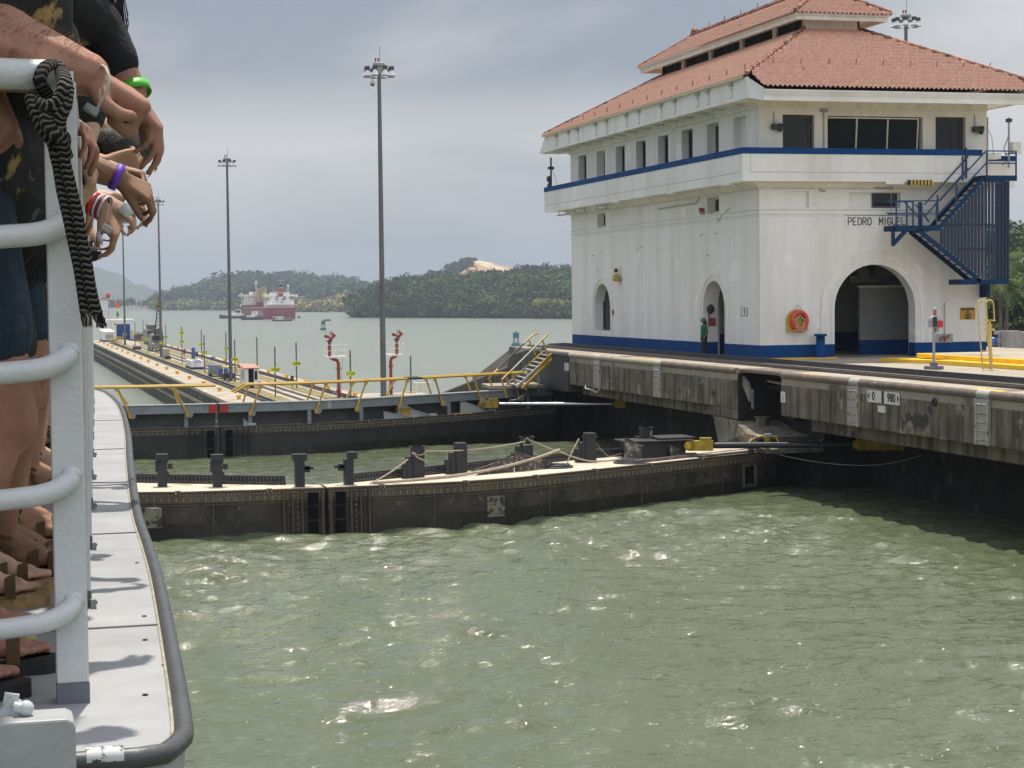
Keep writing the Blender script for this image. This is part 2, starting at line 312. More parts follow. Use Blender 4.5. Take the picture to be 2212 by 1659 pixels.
# faded chalk letters
text_mesh('CNA', 0.5, wl(67.8, -3.35, 25.805), m=mat('faded_white_chalk', (0.3, 0.3, 0.28), 0.9, spots=((0.12, 0.11, 0.09), 4, 0.5)), parent=t, depth=0.008)
s = MB(); s.lathe([(0.09, 0), (0.13, 0.04), (0.09, 0.08)], n=12, M=Matrix.Translation((25.8, 48.9, -3.2))@Matrix.Rotation(R(-90), 4, 'Y')); s.build('mooring_ring', dark_steel, t)
s = MB(); s.tube([(25.75, 82.0, -4.15), (25.6, 81.6, -4.3), (25.7, 80.9, -4.33), (25.7, 80.2, -4.42), (25.75, 79.95, -4.25)], 0.045, 6); s.build('pipe_hook', white_paint, t)
# yellow and white paint patches on the paving edge
s = MB()
for a, b, c, d in ((26.05, 26.35, 80.9, 82.4), (26.05, 26.3, 57.0, 59.2), (26.0, 26.5, 46.0, 47.6), (26.2, 26.4, 74, 77)): s.bx(a, b, c, d, ZC, ZC+0.004)
s.build('paint_patch', yellow_paint, t); s = MB(); s.bx(26.0, 26.4, 51.6, 54.0, ZC, ZC+0.004); s.bx(26.6, 27.0, 56, 60, ZC, ZC+0.004); s.build('paint_patch', white_paint, t)

# incline beyond the control house, down to the approach wall
s = MB(); prof = [(97, ZC-0.02), (100, -3.5), (104, -4.4), (110, -5.9), (151, ZI-0.02), (151, -20), (97, -20)]
s.extr(prof, 'x', 26.4, 46); s.build('ramp', concrete_top, t)
s = MB(); pp = [(89.6, -2.8), (92, -2.86), (94.2, -3.12), (95.4, -3.55), (95.5, -3.85), (109.2, -5.72), (140, -10.2), (151, ZI-0.1), (151, -13), (140, -11.6), (110, -7.6), (89.6, -6)]
s.extr(pp, 'x', 25.7, 26.4); s.build('parapet', mat('dark_stained_parapet', (0.10, 0.088, 0.068), 0.9, var=0.4, scale=0.6, streak=((0.02, 0.018, 0.014), 0.85, 1.6, 0.2)), t, auto=True)
s = MB(); s.tube([(25.95, y, z+0.02) for y, z in pp[4:7]], 0.16, 8); s.tube([(25.95, y, z) for y, z in pp[0:4]], 0.16, 8); s.build('parapet_cap', mat('weathered_cap', (0.1, 0.095, 0.085), 0.8, var=0.3), t)

# rack railway on the centre wall
t = thing('locomotive_track', 'dark rack rail and running rails of the towing locomotive track along the lock wall edge', 'track', (28.5, 60, ZC))
s = MB(); pts = [(28.95, y, z) for y, z in ((-60, ZC+0.09), (96, ZC+0.09), (98.5, ZC+0.0), (101, ZC-0.35), (106, ZC-1.1), (112, ZC-2.1))]
for a, b in zip(pts, pts[1:]): s.bar(a, b, 0.14, 0.18)
s.build('rail', dark_steel, t)
s = MB()
for x, w, h in ((27.25, 0.08, 0.09), (28.15, 0.3, 0.05)): s.bx(x-w/2, x+w/2, -60, 97, ZC, ZC+h)
s.build('rail', mat('rail_brown', (0.07, 0.055, 0.045), 0.6, var=0.3), t)
s = MB(); s.bx(27.5, 28.75, -60, 97, ZC, ZC+0.012); s.build('track_bed', mat('track_bed_concrete', (0.11, 0.1, 0.09), 0.9, var=0.3, spots=((0.2, 0.16, 0.11), 1.2, 0.6)), t)

# yellow kerbs and steps beside the control house
t = thing('yellow_kerb', 'yellow painted kerb with two rounded steps in front of the control house arch', 'kerb', (37, 66, ZC))
def curb(poly, z0, z1, nm):
    s = MB(); s.prism(poly, z0, z1); s.build(nm, mat('bright_yellow_kerb_paint', (0.78, 0.50, 0.02), 0.6, var=0.08, scale=2, spots=((0.45, 0.35, 0.2), 3, 0.7)), t, bevel=0.03, auto=True)
curb([(33.7, 63.7), (33.7, 57.7), (33.7, 20), (46, 20), (46, 63.7)], ZC, ZC+0.17, 'lower_step')
curb([(34.15, 66.3), (34.15, 20), (46, 20), (46, 66.9)], ZC+0.17, ZC+0.34, 'upper_step')
s = MB(); s.prism([(33.0, 67.1), (33.9, 63.7), (35.2, 66.5), (34.0, 67.3)], ZC, ZC+0.14); s.build('ramped_end', mat('bright_yellow_kerb_paint', (1, 1, 1)), t, auto=True)
s = MB(); s.bx(34.3, 46, 20, 66.2, ZC+0.34, ZC+0.345); s.build('platform_top', concrete_pale, t)
s = MB(); s.bx(28.9, 33.2, 71.2, 71.86, ZC, ZC+0.06); s.bx(37.1, 40.3, 71.3, 71.86, ZC, ZC+0.06); tag(s.build('kerb_strip', yellow_paint), 'thin yellow painted strip at the foot of the white control house', 'kerb')
# quay beyond the control house on the right
s = MB(); s.bx(46, 190, 60, 160, -14, -5.5); structure(s.build('quay', concrete_pale))
s = MB(); s.prism([(95, 160), (330, 160), (330, 330), (194, 330)], -16.5, -5.6); structure(s.build('ground', grass_mat, auto=True))
# far side wall of the chamber, out of sight behind the boat
s = MB(); s.bx(-40, -8.5, 20, 97, -14, ZC); o = s.build('lock_wall', concrete_wall); tag(o, 'stained concrete side wall of the lock on the far left of the chamber', 'lock wall')
# ------------------------------------------------------------------ control house
wall_white = mat('white_rendered_wall', (0.80, 0.80, 0.785), 0.75, var=0.035, scale=0.35, bump=0.004, bscale=5, streak=((0.60, 0.575, 0.50), 0.5, 0.8, 0.10), spots=[((0.86, 0.86, 0.86), 0.5, 0.62), ((0.62, 0.60, 0.54), 2.6, 0.70)])
trim_white = mat('white_trim_paint', (0.80, 0.79, 0.74), 0.7, var=0.04, scale=1, streak=((0.55, 0.53, 0.45), 0.5, 2.2, 0.3))
wall_blue = mat('blue_wall_paint', (0.002, 0.05, 0.19), 0.7, var=0.1, scale=1.2, spec=0.15)
cap_blue = mat('blue_parapet_paint', (0.005, 0.055, 0.20), 0.7, var=0.08, scale=0.8, spec=0.15)
stair_blue = mat('blue_stair_paint', (0.003, 0.03, 0.09), 0.6, var=0.12, scale=2, spec=0.2)
glass_dark = mat('dark_window_glass', (0.012, 0.016, 0.02), 0.12, var=0.02, spec=0.2)
tile = mat('terracotta_roof_tile', (0.78, 0.455, 0.335), 0.85, var=0.18, scale=5, bump=0.0, spots=[((0.42, 0.22, 0.16), 1.3, 0.67), ((0.74, 0.50, 0.40), 3.1, 0.63)])
tile_dark = mat('mossy_ridge_tile', (0.30, 0.14, 0.10), 0.9, var=0.4, scale=3, spots=((0.06, 0.05, 0.045), 2.2, 0.56))
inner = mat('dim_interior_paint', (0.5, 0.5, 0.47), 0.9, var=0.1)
steel_grey = mat('light_grey_metal', (0.33, 0.34, 0.34), 0.5, var=0.12)
H = thing('control_house', 'white control house with red tiled roofs and blue bands, lettered PEDRO MIGUEL', 'control house', (35.15, 85, ZC))
X0, X1, Y0, Y1 = 30.02, 40.28, 71.87, 98.0; XC = 35.15
def opening_wall(mb, s0, s1, z0, z1, ops, fn, blue_to=None, depth=0.45, blind=0.2):
    """wall face in (s,z); ops: dicts s0,s1,z0,z1,arch(bool),blind. fn(s,z,d) -> point, d = depth inwards"""
    cs = sorted({s0, s1}|{o[k] for o in ops for k in ('s0', 's1')}); czs = sorted({z0, z1}|{o[k] for o in ops for k in ('z0', 'z1')}|({blue_to} if blue_to else set()))
    def setm(z): mb.use(wall_blue if blue_to and z < blue_to else wall_white)
    for a, b in zip(cs, cs[1:]):
        for c, d in zip(czs, czs[1:]):
            ms, mz = (a+b)/2, (c+d)/2
            if any(o['s0'] < ms < o['s1'] and o['z0'] < mz < o['z1'] for o in ops): continue
            setm(mz); mb.quad(fn(a, c, 0), fn(b, c, 0), fn(b, d, 0), fn(a, d, 0))
    for o in ops:
        a, b, c, d = o['s0'], o['s1'], o['z0'], o['z1']; dp = o.get('d', depth)
        if o.get('arch'):
            r = (b-a)/2; rz = min(r, d-c) if o.get('rz') is None else o['rz']; sp = d-rz; n = 20
            arc = [(a+r-r*math.cos(math.pi*k/n), sp+rz*math.sin(math.pi*k/n)) for k in range(n+1)]
            mb.use(wall_white)
            for p, q in zip(arc, arc[1:]):
                mb.quad(fn(p[0], p[1], 0), fn(q[0], q[1], 0), fn(q[0], d, 0), fn(p[0], d, 0))
                mb.quad(fn(q[0], q[1], 0), fn(p[0], p[1], 0), fn(p[0], p[1], dp), fn(q[0], q[1], dp))
            path = [(a, c), (a, sp)], [(b, sp), (b, c)]
        else:
            path = [(a, c), (a, d)], [(a, d), (b, d)], [(b, d), (b, c)]
        for p, q in path:
            segs = [(p, q)]
            if blue_to and min(p[1], q[1]) < blue_to < max(p[1], q[1]) and p[0] == q[0]: segs = [(p, (p[0], blue_to)), ((p[0], blue_to), q)]
            for u, v in segs: setm((u[1]+v[1])/2-0.001); mb.quad(fn(u[0], u[1], 0), fn(v[0], v[1], 0), fn(v[0], v[1], dp), fn(u[0], u[1], dp))
        if c > z0+0.01: mb.use(wall_white); mb.quad(fn(a, c, 0), fn(b, c, 0), fn(b, c, dp), fn(a, c, dp))
        if o.get('blind'): mb.use(wall_white); mb.quad(fn(a, c, dp), fn(b, c, dp), fn(b, d, dp), fn(a, d, dp))
ff = lambda s_, z, d: (s_, Y0+d, z)
fl = lambda s_, z, d: (X0+d, s_, z)
lwc = [95.9, 92.75, 89.6, 86.48, 83.34, 80.18, 77.03, 73.94]
opsF = [dict(s0=33.32, s1=36.98, z0=ZC, z1=1.07, arch=True, d=0.6), dict(s0=31.25, s1=32.19, z0=3.41, z1=4.07, blind=True, d=0.14), dict(s0=34.0, s1=36.31, z0=3.39, z1=4.03, blind=True, d=0.16),
        dict(s0=31.05, s1=32.45, z0=5.6, z1=7.18, d=0.3), dict(s0=33.03, s1=37.33, z0=5.5, z1=7.16, d=0.35), dict(s0=37.91, s1=39.3, z0=5.6, z1=7.18, d=0.3)]
opsL = [dict(s0=75.76, s1=78.35, z0=ZC, z1=0.49, arch=True, d=0.7), dict(s0=91.4, s1=94.02, z0=-1.92, z1=0.48, arch=True, d=0.6), dict(s0=92.03, s1=93.44, z0=3.37, z1=4.09, d=0.5), dict(s0=76.34, s1=77.77, z0=3.39, z1=4.10, d=0.5)]
opsL += [dict(s0=c-0.7, s1=c+0.7, z0=5.2, z1=7.27, d=(0.3 if i == 7 else 0.6), blind=(i == 7)) for i, c in enumerate(lwc)]
s = MB(); opening_wall(s, X0, X1, ZC, 7.76, opsF, ff, blue_to=-2.2); opening_wall(s, Y0, Y1, ZC, 7.76, opsL, fl, blue_to=-2.2)
s.use(wall_white); s.quad((X1, Y0, ZC), (X1, Y1, ZC), (X1, Y1, 7.76), (X1, Y0, 7.76)); s.quad((X0, Y1, ZC), (X1, Y1, ZC), (X1, Y1, 7.76), (X0, Y1, 7.76))
s.build('wall', None, H, weld=True)
# interior: floor, inner walls, a partition and stored machinery in the shade
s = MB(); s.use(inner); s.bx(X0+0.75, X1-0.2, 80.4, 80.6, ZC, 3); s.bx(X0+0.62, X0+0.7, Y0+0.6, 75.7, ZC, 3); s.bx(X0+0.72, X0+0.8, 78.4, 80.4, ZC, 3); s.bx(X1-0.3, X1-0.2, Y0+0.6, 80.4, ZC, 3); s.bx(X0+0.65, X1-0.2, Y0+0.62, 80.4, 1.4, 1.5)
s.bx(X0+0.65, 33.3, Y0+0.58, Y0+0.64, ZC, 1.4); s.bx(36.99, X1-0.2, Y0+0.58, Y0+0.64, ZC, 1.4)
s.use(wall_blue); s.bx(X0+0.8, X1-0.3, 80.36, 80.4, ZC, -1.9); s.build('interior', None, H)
s = MB(); s.use(mat('grey_partition', (0.27, 0.27, 0.26), 0.8)); s.bx(35.95, 40, 75.0, 75.15, -2.15, 0.12); s.use(trim_white); s.bx(35.9, 40, 74.97, 75.18, 0.12, 0.2); s.use(wall_blue); s.bx(35.95, 40, 75.0, 75.15, ZC, -2.15)
s.build('partition', None, H)
s = MB(); s.use(dark_steel); s.bx(35.0, 37.6, 74, 76.5, 0.35, 0.6); s.bx(35.2, 36.6, 75, 77, 0.6, 1.0); s.cyl((35.6, 73.9, 0.75), (35.6, 75, 0.75), 0.28); s.cyl((36.4, 73.9, 0.75), (36.4, 75, 0.75), 0.28); s.bx(34.7, 35.35, 80.2, 80.38, -1.6, -0.3)
s.build('machinery', None, H)
# mouldings: string courses, arch rings, balcony cove
s = MB(); s.use(trim_white)
for z, h, p in ((3.35, 0.05, 0.05), (3.16, 0.03, 0.03), (3.08, 0.025, 0.02), (4.16, 0.04, 0.05)):
    s.bx(X0-p, X1+0.01, Y0-p, Y0-0.002, z-h/2, z+h/2); s.bx(X0-p, X0-0.002, Y0-0.002, Y1, z-h/2, z+h/2)
def ring(mb, cs, cz, r0, r1, zb, fn, p, squash=1.0):
    n = 28
    for k in range(n):
        a0, a1 = math.pi*k/n, math.pi*(k+1)/n
        q = [(cs-r*math.cos(a), cz+r*math.sin(a)*squash) for r, a in ((r0, a0), (r1, a0), (r1, a1), (r0, a1))]
        F = [fn(x, z, -p) for x, z in q]; B = [fn(x, z, -0.001) for x, z in q]
        mb.add(F+B, [(0, 1, 2, 3), (1, 5, 6, 2), (0, 3, 7, 4)], False)
    for sg in (-1, 1):
        q = [(cs+sg*r0, zb), (cs+sg*r1, zb), (cs+sg*r1, cz), (cs+sg*r0, cz)]
        F = [fn(x, z, -p) for x, z in q]; B = [fn(x, z, -0.001) for x, z in q]; mb.add(F+B, [(0, 1, 2, 3), (1, 5, 6, 2), (0, 3, 7, 4)], False)
ring(s, 35.15, -0.76, 2.06, 2.39, -2.2, ff, 0.03); ring(s, 35.15, -0.76, 2.39, 2.45, -2.2, ff, 0.045); ring(s, 35.15, -0.76, 1.93, 1.98, -2.2, ff, 0.02)
for c in (77.05, 92.71): ring(s, c, -0.81, 1.55, 1.76, -2.2, fl, 0.03); ring(s, c, -0.81, 1.40, 1.43, -2.2, fl, 0.02)
s.build('moulding', None, H)
s = MB(); s.use(trim_white)
for k in range(5):
    w = 0.10+0.09*k; z = 4.20+k*0.045; s.bx(X0-w, X1, Y0-w*0.8, Y0-0.001, z, z+0.045); s.bx(X0-w, X0-0.001, Y0, Y1, z, z+0.045)
s.build('cove', None, H)
# balcony
s = MB(); s.use(wall_white); bx0, by0, by1 = 29.0, 71.15, 99.6
s.bx(bx0, X0, by0, by1, 4.43, 4.6); s.bx(X0, 39.65, by0, Y0, 4.43, 4.6); s.bx(X0, X1, Y1, by1, 4.43, 4.6)
s.bx(bx0, bx0+0.14, by0, by1, 4.6, 5.53); s.bx(bx0+0.14, 39.65, by0, by0+0.14, 4.6, 5.53); s.bx(bx0+0.14, X1, by1-0.14, by1, 4.6, 5.53)
s.bx(X1, 42.6, 73.6, by1, 4.36, 4.55); s.bx(41.0, 42.6, 73.6, 73.75, 4.55, 5.5); s.bx(42.46, 42.6, 73.75, by1, 4.55, 5.5)
bal = s.build('balcony', None, H)
s = MB(); s.bx(bx0-0.02, bx0+0.16, by0-0.02, by1+0.02, 5.53, 5.78); s.bx(bx0+0.16, 39.67, by0-0.02, by0+0.16, 5.53, 5.78); s.bx(bx0+0.16, X1, by1-0.16, by1+0.02, 5.53, 5.78); s.bx(41.0, 42.62, 73.58, 73.77, 5.5, 5.72); s.bx(42.44, 42.62, 73.77, by1, 5.5, 5.72)
s.build('parapet_cap', cap_blue, bal)
s = MB(); g_ = mat('groove_shadow_paint', (0.42, 0.41, 0.38), 0.8); s.bx(bx0-0.004, bx0, by0+0.35, by1-0.3, 4.785, 4.81); s.bx(bx0+0.35, 39.6, by0-0.004, by0, 4.785, 4.81); s.bx(bx0-0.004, bx0, by0+0.33, by0+0.35, 4.785, 5.53); s.bx(bx0+0.33, bx0+0.35, by0-0.004, by0, 4.785, 5.53); s.build('groove', g_, bal)
# windows
def window(name, pts_fn, s0, s1, z0, z1, d, frame=trim_white, mull=(), fw=0.06, glass=glass_dark, lean=0.0):
    mb = MB(); mb.use(frame)
    def bar(a, b, c, dd, k=0):
        vs = [pts_fn(x, z, e+lean*(z-z0)) for e in (d-0.03, d+0.05) for x, z in ((a, c), (b, c), (b, dd), (a, dd))]
        mb.add(vs, [(0, 1, 2, 3), (4, 7, 6, 5), (0, 4, 5, 1), (1, 5, 6, 2), (2, 6, 7, 3), (3, 7, 4, 0)], False)
    bar(s0, s0+fw, z0, z1); bar(s1-fw, s1, z0, z1); bar(s0+fw, s1-fw, z1-fw, z1); bar(s0+fw, s1-fw, z0, z0+fw*1.6)
    for m in mull: bar(m-fw/2, m+fw/2, z0+fw*1.6, z1-fw)
    fr = mb.build(name, None, H)
    mb = MB(); mb.quad(*[pts_fn(x, z, d+0.02+lean*(z-z0)) for x, z in ((s0, z0), (s1, z0), (s1, z1), (s0, z1))]); mb.build('pane', glass, fr); return fr
dkf = mat('dark_window_frame', (0.05, 0.05, 0.052), 0.5)
window('window', ff, 31.05, 32.28, 5.72, 7.14, 0.12, dkf, fw=0.05); window('window', ff, 37.91, 39.13, 5.72, 7.14, 0.12, dkf, fw=0.05)
window('window', ff, 33.03, 37.2, 5.5, 7.12, 0.28, trim_white, mull=(34.4, 35.8), fw=0.05, lean=-0.1)
window('window', ff, 35.07, 36.2, 3.42, 4.0, 0.10, dkf, fw=0.04)
for i, c in enumerate(lwc[:7]): window('window', fl, c-0.7, c+0.66, 5.2, 7.25, 0.36, dkf if i not in (1, 6) else trim_white, mull=(c,) if i in (1, 6) else (), fw=0.05)
window('window', fl, 92.05, 93.42, 3.39, 4.07, 0.35, trim_white, fw=0.05); window('window', fl, 76.36, 77.75, 3.41, 4.08, 0.35, trim_white, fw=0.06)
window('arched_window', fl, 91.42, 94.0, -1.9, 0.46, 0.5, dkf, mull=(92.7,), fw=0.05)
# blinds of vertical bars behind the right-hand front window
s = MB()
for k in range(6): s.bar((38.2+k*0.085, 72.0, 5.95), (38.2+k*0.085, 72.0, 6.85+0.03*k), 0.012)
s.bar((38.15, 71.99, 6.3), (38.75, 71.99, 6.55), 0.03); s.bar((38.72, 71.99, 5.8), (38.72, 71.99, 6.65), 0.035); s.build('window_aerial', dark_steel, H)

# ---- roofs
def tiled(mb, O, A, B, slope, t0, t1, sL, sR, pitch=0.205, row=0.40, amp=0.052):
    O, A, B = Vector(O), Vector(A), Vector(B); up = Vector((0, 0, 1)); nrm = (up-B*slope).normalized()
    lo = min(sL(t0), sL(t1)); hi = max(sR(t0), sR(t1)); ns = int((hi-lo)/pitch*7); rows = []
    t = t0; k = 0
    while t < t1-1e-3:
        te = min(t+row, t1); rows += [(t, 0.02, k), (t+0.002, 0.062, k), (te, 0.004, k)]; t = te; k += 1
    vs = []
    for t, h, k in rows:
        a, b = sL(t), sR(t)
        for i in range(ns+1):
            s_ = lo+(hi-lo)*i/ns; w = math.cos(2*math.pi*s_/pitch); hh = h+amp*(w if w > 0 else w*0.7)+0.006*math.sin(k*12.9+round(s_/pitch)*78.2)
            s_ = min(max(s_, a), b); p = O+A*s_+B*t+up*(slope*t)+nrm*hh; vs.append(p)
    n = ns+1; fs = [(r*n+i, r*n+i+1, (r+1)*n+i+1, (r+1)*n+i) for r in range(len(rows)-1) for i in range(ns)]
    mb.add(vs, fs, True)
def ridge_caps(mb, a, b, r=0.095, ln=0.36, drop=0.0):
    a, b = Vector(a), Vector(b); n = max(2, int((b-a).length/ln))
    for k in range(n):
        p, q = a.lerp(b, k/n), a.lerp(b, (k+1.12)/n); mb.tube([p, q], [r*1.1, r*0.88], 8)
e0x, e1x, ey0, ey1, ez = 28.92, 41.38, 70.6, 99.2, 8.6
cx0, cx1, cy0, cy1, cz = 33.85, 36.45, 76.0, 94.0, 11.25
sl_f = (cz-ez)/(cy0-ey0); sl_s = (cz-ez)/(cx0-e0x)
s = MB()
def lerp(a, b, k): return a+(b-a)*k
# front slope, reaching below the hip ends
tiled(s, (0, ey0, ez), (1, 0, 0), (0, 1, 0), sl_f, -1.1, cy0-ey0, lambda t: lerp(e0x, cx0, t/5.4) if t > 0 else e0x-0.30*t, lambda t: lerp(e1x, cx1, t/5.4) if t > 0 else e1x+0.30*t)
tiled(s, (e0x, 0, ez), (0, 1, 0), (1, 0, 0), sl_s, -0.12, cx0-e0x, lambda t: lerp(ey0, cy0, t/(cx0-e0x)), lambda t: lerp(ey1, cy1, t/(cx0-e0x)))
tiled(s, (e1x, 0, ez), (0, 1, 0), (-1, 0, 0), sl_s, -0.12, e1x-cx1, lambda t: lerp(ey0, cy0, t/(e1x-cx1)), lambda t: lerp(ey1, cy1, t/(e1x-cx1)), pitch=0.35)
tiled(s, (0, ey1, ez), (1, 0, 0), (0, -1, 0), sl_f, -0.1, 5.2, lambda t: lerp(e0x, cx0, t/5.2), lambda t: lerp(e1x, cx1, t/5.2), pitch=0.35)
rf = s.build('roof', tile, H)
s = MB(); o3 = 0.07
ridge_caps(s, (e0x+0.05, ey0+0.05, ez+o3), (cx0, cy0, cz+o3)); ridge_caps(s, (e1x-0.05, ey0+0.05, ez+o3), (cx1, cy0, cz+o3)); ridge_caps(s, (e0x, ey1, ez+o3), (cx0, cy1, cz+o3)); s.build('hip_ridge', tile_dark, rf)
# gutter strip and fasteners
s = MB(); s.tube([(e0x-0.1, ey0+0.1, ez-0.06), (e0x-0.1, ey1, ez-0.06)], 0.045, 6)
for k in range(150): s.bx(e0x-0.16, e0x-0.1, ey0+0.2+k*0.19, ey0+0.27+k*0.19, ez-0.14, ez-0.04)
s.build('gutter', mat('pale_yellow_gutter', (0.62, 0.6, 0.42), 0.6), rf)
s = MB()
for k in range(13): y = 72.2+k*2.0; s.bar((e0x+0.62, y, ez+0.33), (e0x+0.62, y-0.05, ez+0.62), 0.035, 0.035)
for k in range(9): x = 30.6+k*1.22; s.bar((x, ey0+1.2, ez+0.62), (x+0.05, ey0+1.2, ez+0.87), 0.03)
s.build('snow_hook', mat('dark_roof_bracket', (0.2, 0.12, 0.1), 0.7), rf)
# fascias
s = MB(); fz = 7.67
s.extr([(ey0-0.02, ez-0.08), (ey1-0.1, ez-0.08), (ey1+1.0, fz), (ey0-0.25, fz)], 'x', e0x, e0x+0.12)
s.add([(e0x, ey0-0.02, ez-0.08), (29.25, 69.52, 7.98), (29.25, 69.52, 7.49), (e0x, ey0-0.25, fz), (e0x+0.12, ey0, ez-0.1), (29.35, 69.6, 7.95), (29.35, 69.6, 7.49), (e0x+0.12, ey0-0.2, fz)], [(0, 1, 2, 3), (4, 7, 6, 5), (3, 2, 6, 7)], False)
s.bx(29.25, 41.05, 69.5, 69.62, 7.49, 7.76)
for k in range(4): s.bx(29.25, 41.05, 69.5-0.03*(k+1), 69.5, 7.70+k*0.055, 7.755+k*0.055)
s.extr([(ey0-0.02, ez-0.08), (ey1-0.1, ez-0.08), (ey1+1.0, fz), (ey0-0.25, fz)], 'x', e1x-0.12, e1x); s.add([(e0x, ey1-0.1, ez-0.08), (e1x, ey1-0.1, ez-0.08), (e1x, ey1+1.0, fz), (e0x, ey1+1, fz)], [(0, 1, 2, 3)], False)
fa = s.build('fascia', wall_white, rf)
s = MB()
for k, y in enumerate([72.0, 74.6, 75.8, 78.6, 80.4, 83.4, 85.2, 88.2, 90.0, 93.0, 94.6, 96.8]):
    s.bx(e0x-0.015, e0x, y, y+0.03, 7.82, 8.22); s.bx(e0x-0.015, e0x, y+0.03, y+0.22, 8.19, 8.22); s.bx(e0x-0.015, e0x, y+0.03, y+0.22, 7.82, 7.85); s.bx(e0x-0.12, e0x, y-0.1, y+0.2, 8.3, 8.42)
s.build('fascia_bracket', mat('fascia_grey', (0.36, 0.35, 0.31), 0.7), fa)
s = MB(); s.bx(e0x+0.12, X0, ey0, ey1+0.9, 7.72, 7.77); s.bx(X0, e1x-0.12, Y1, ey1+0.9, 7.72, 7.77); s.bx(29.35, 41.0, 69.62, ey0, 7.60, 7.66); s.bx(X0, e1x-0.1, ey0, Y0, 7.72, 7.77); s.bx(X1, e1x-0.12, Y0, ey1, 7.72, 7.77); s.bx(29.3, 41.0, ey0-0.03, ey0, 7.6, 7.77)
s.bx(X0-0.12, X1, Y0-0.1, Y0-0.003, 7.45, 7.72); s.bx(X0-0.12, X0-0.003, Y0, Y1, 7.45, 7.72); s.bx(X0-0.22, X0-0.12, Y0-0.2, Y1, 7.58, 7.72)
for k in range(16): s.bx(e0x+0.12, X0-0.23, 71.5+k*1.85, 71.62+k*1.85, 7.62, 7.72)
for k in range(4): s.bx(e0x+0.2+k*0.28, e0x+0.26+k*0.28, 98.2, ey1+0.9, 7.62, 7.72)
s.build('soffit', trim_white, rf)
# cupola
s = MB(); s.use(wall_white); s.bx(cx0, cx1, cy0, cy0+0.15, 10.9, 11.9); s.bx(cx0, cx1, cy1-0.15, cy1, 10.9, 11.9); s.bx(cx0+0.1, cx0+0.14, cy0, cy1, 10.9, 11.22)
for y in (76.08, 79.1, 79.3, 83.0, 83.2, 87.0, 87.2, 90.8, 91.0, 93.85): s.bx(cx0, cx0+0.2, y, y+0.16, 10.9, 12.0)
s.bx(cx1-0.1, cx1, cy0, cy1, 10.9, 11.9)
cu = s.build('cupola', None, H)
s = MB(); s.bx(cx0+0.12, cx0+0.16, cy0+0.1, cy1-0.1, 11.15, 11.95); s.build('cupola_window', mat('dark_louvre', (0.012, 0.011, 0.011), 0.95, spec=0.1), cu)
s = MB()
for y in (77.2, 81.2, 85.2, 88.6, 92.2): s.bx(cx0+0.05, cx0+0.1, y, y+0.05, 11.15, 11.95)
s.build('window_mullion', dkf, cu)
kx0, kx1, ky0, ky1, kz = 32.94, 37.36, 74.85, 95.1, 11.83; rr = (kx1-kx0)/2; rz = 13.2; ks = (rz-kz)/rr
s = MB()
tiled(s, (0, ky0, kz), (1, 0, 0), (0, 1, 0), ks, -0.08, rr, lambda t: kx0+max(t, 0), lambda t: kx1-max(t, 0))
tiled(s, (kx0, 0, kz), (0, 1, 0), (1, 0, 0), ks, -0.08, rr, lambda t: ky0+max(t, 0), lambda t: ky1-max(t, 0))
tiled(s, (kx1, 0, kz), (0, 1, 0), (-1, 0, 0), ks, -0.08, rr, lambda t: ky0+max(t, 0), lambda t: ky1-max(t, 0), pitch=0.35)
cr_ = s.build('roof', tile, H)
s = MB(); m2 = (kx0+kx1)/2
ridge_caps(s, (kx0, ky0, kz+o3), (m2, ky0+rr, rz+o3)); ridge_caps(s, (kx1, ky0, kz+o3), (m2, ky0+rr, rz+o3)); ridge_caps(s, (m2, ky0+rr, rz+0.1), (m2, ky1-rr, rz+0.1), 0.14, 0.3); ridge_caps(s, (kx0, ky1, kz+o3), (m2, ky1-rr, rz+o3))
s.tube([(m2, ky1-rr+0.1, rz+0.05), (m2, ky1-rr-0.15, rz+0.35), (m2, ky1-rr-0.5, rz+0.25)], [0.16, 0.14, 0.08], 8)
for k in range(7): s.bar((m2, 78+k*2.1, rz+0.15), (m2, 78+k*2.1, rz+0.45), 0.03)
s.build('hip_ridge', tile_dark, cr_)
s = MB(); s.bx(kx0+0.1, kx1-0.1, ky0+0.1, ky0+0.2, 11.52, 11.78); s.bx(kx0+0.1, kx0+0.2, ky0+0.2, ky1-0.1, 11.52, 11.78); s.bx(kx1-0.2, kx1-0.1, ky0+0.2, ky1-0.1, 11.52, 11.78); s.bx(kx0+0.1, kx1-0.1, ky1-0.2, ky1-0.1, 11.52, 11.78); s.bx(kx0+0.2, kx1-0.2, ky0+0.2, ky1-0.2, 11.74, 11.78)
s.bx(kx0+0.03, kx1-0.03, ky0+0.03, ky0+0.1, 11.7, 11.8); s.bx(kx0+0.03, kx0+0.1, ky0+0.1, ky1-0.03, 11.7, 11.8)
s.build('fascia', trim_white, cr_)
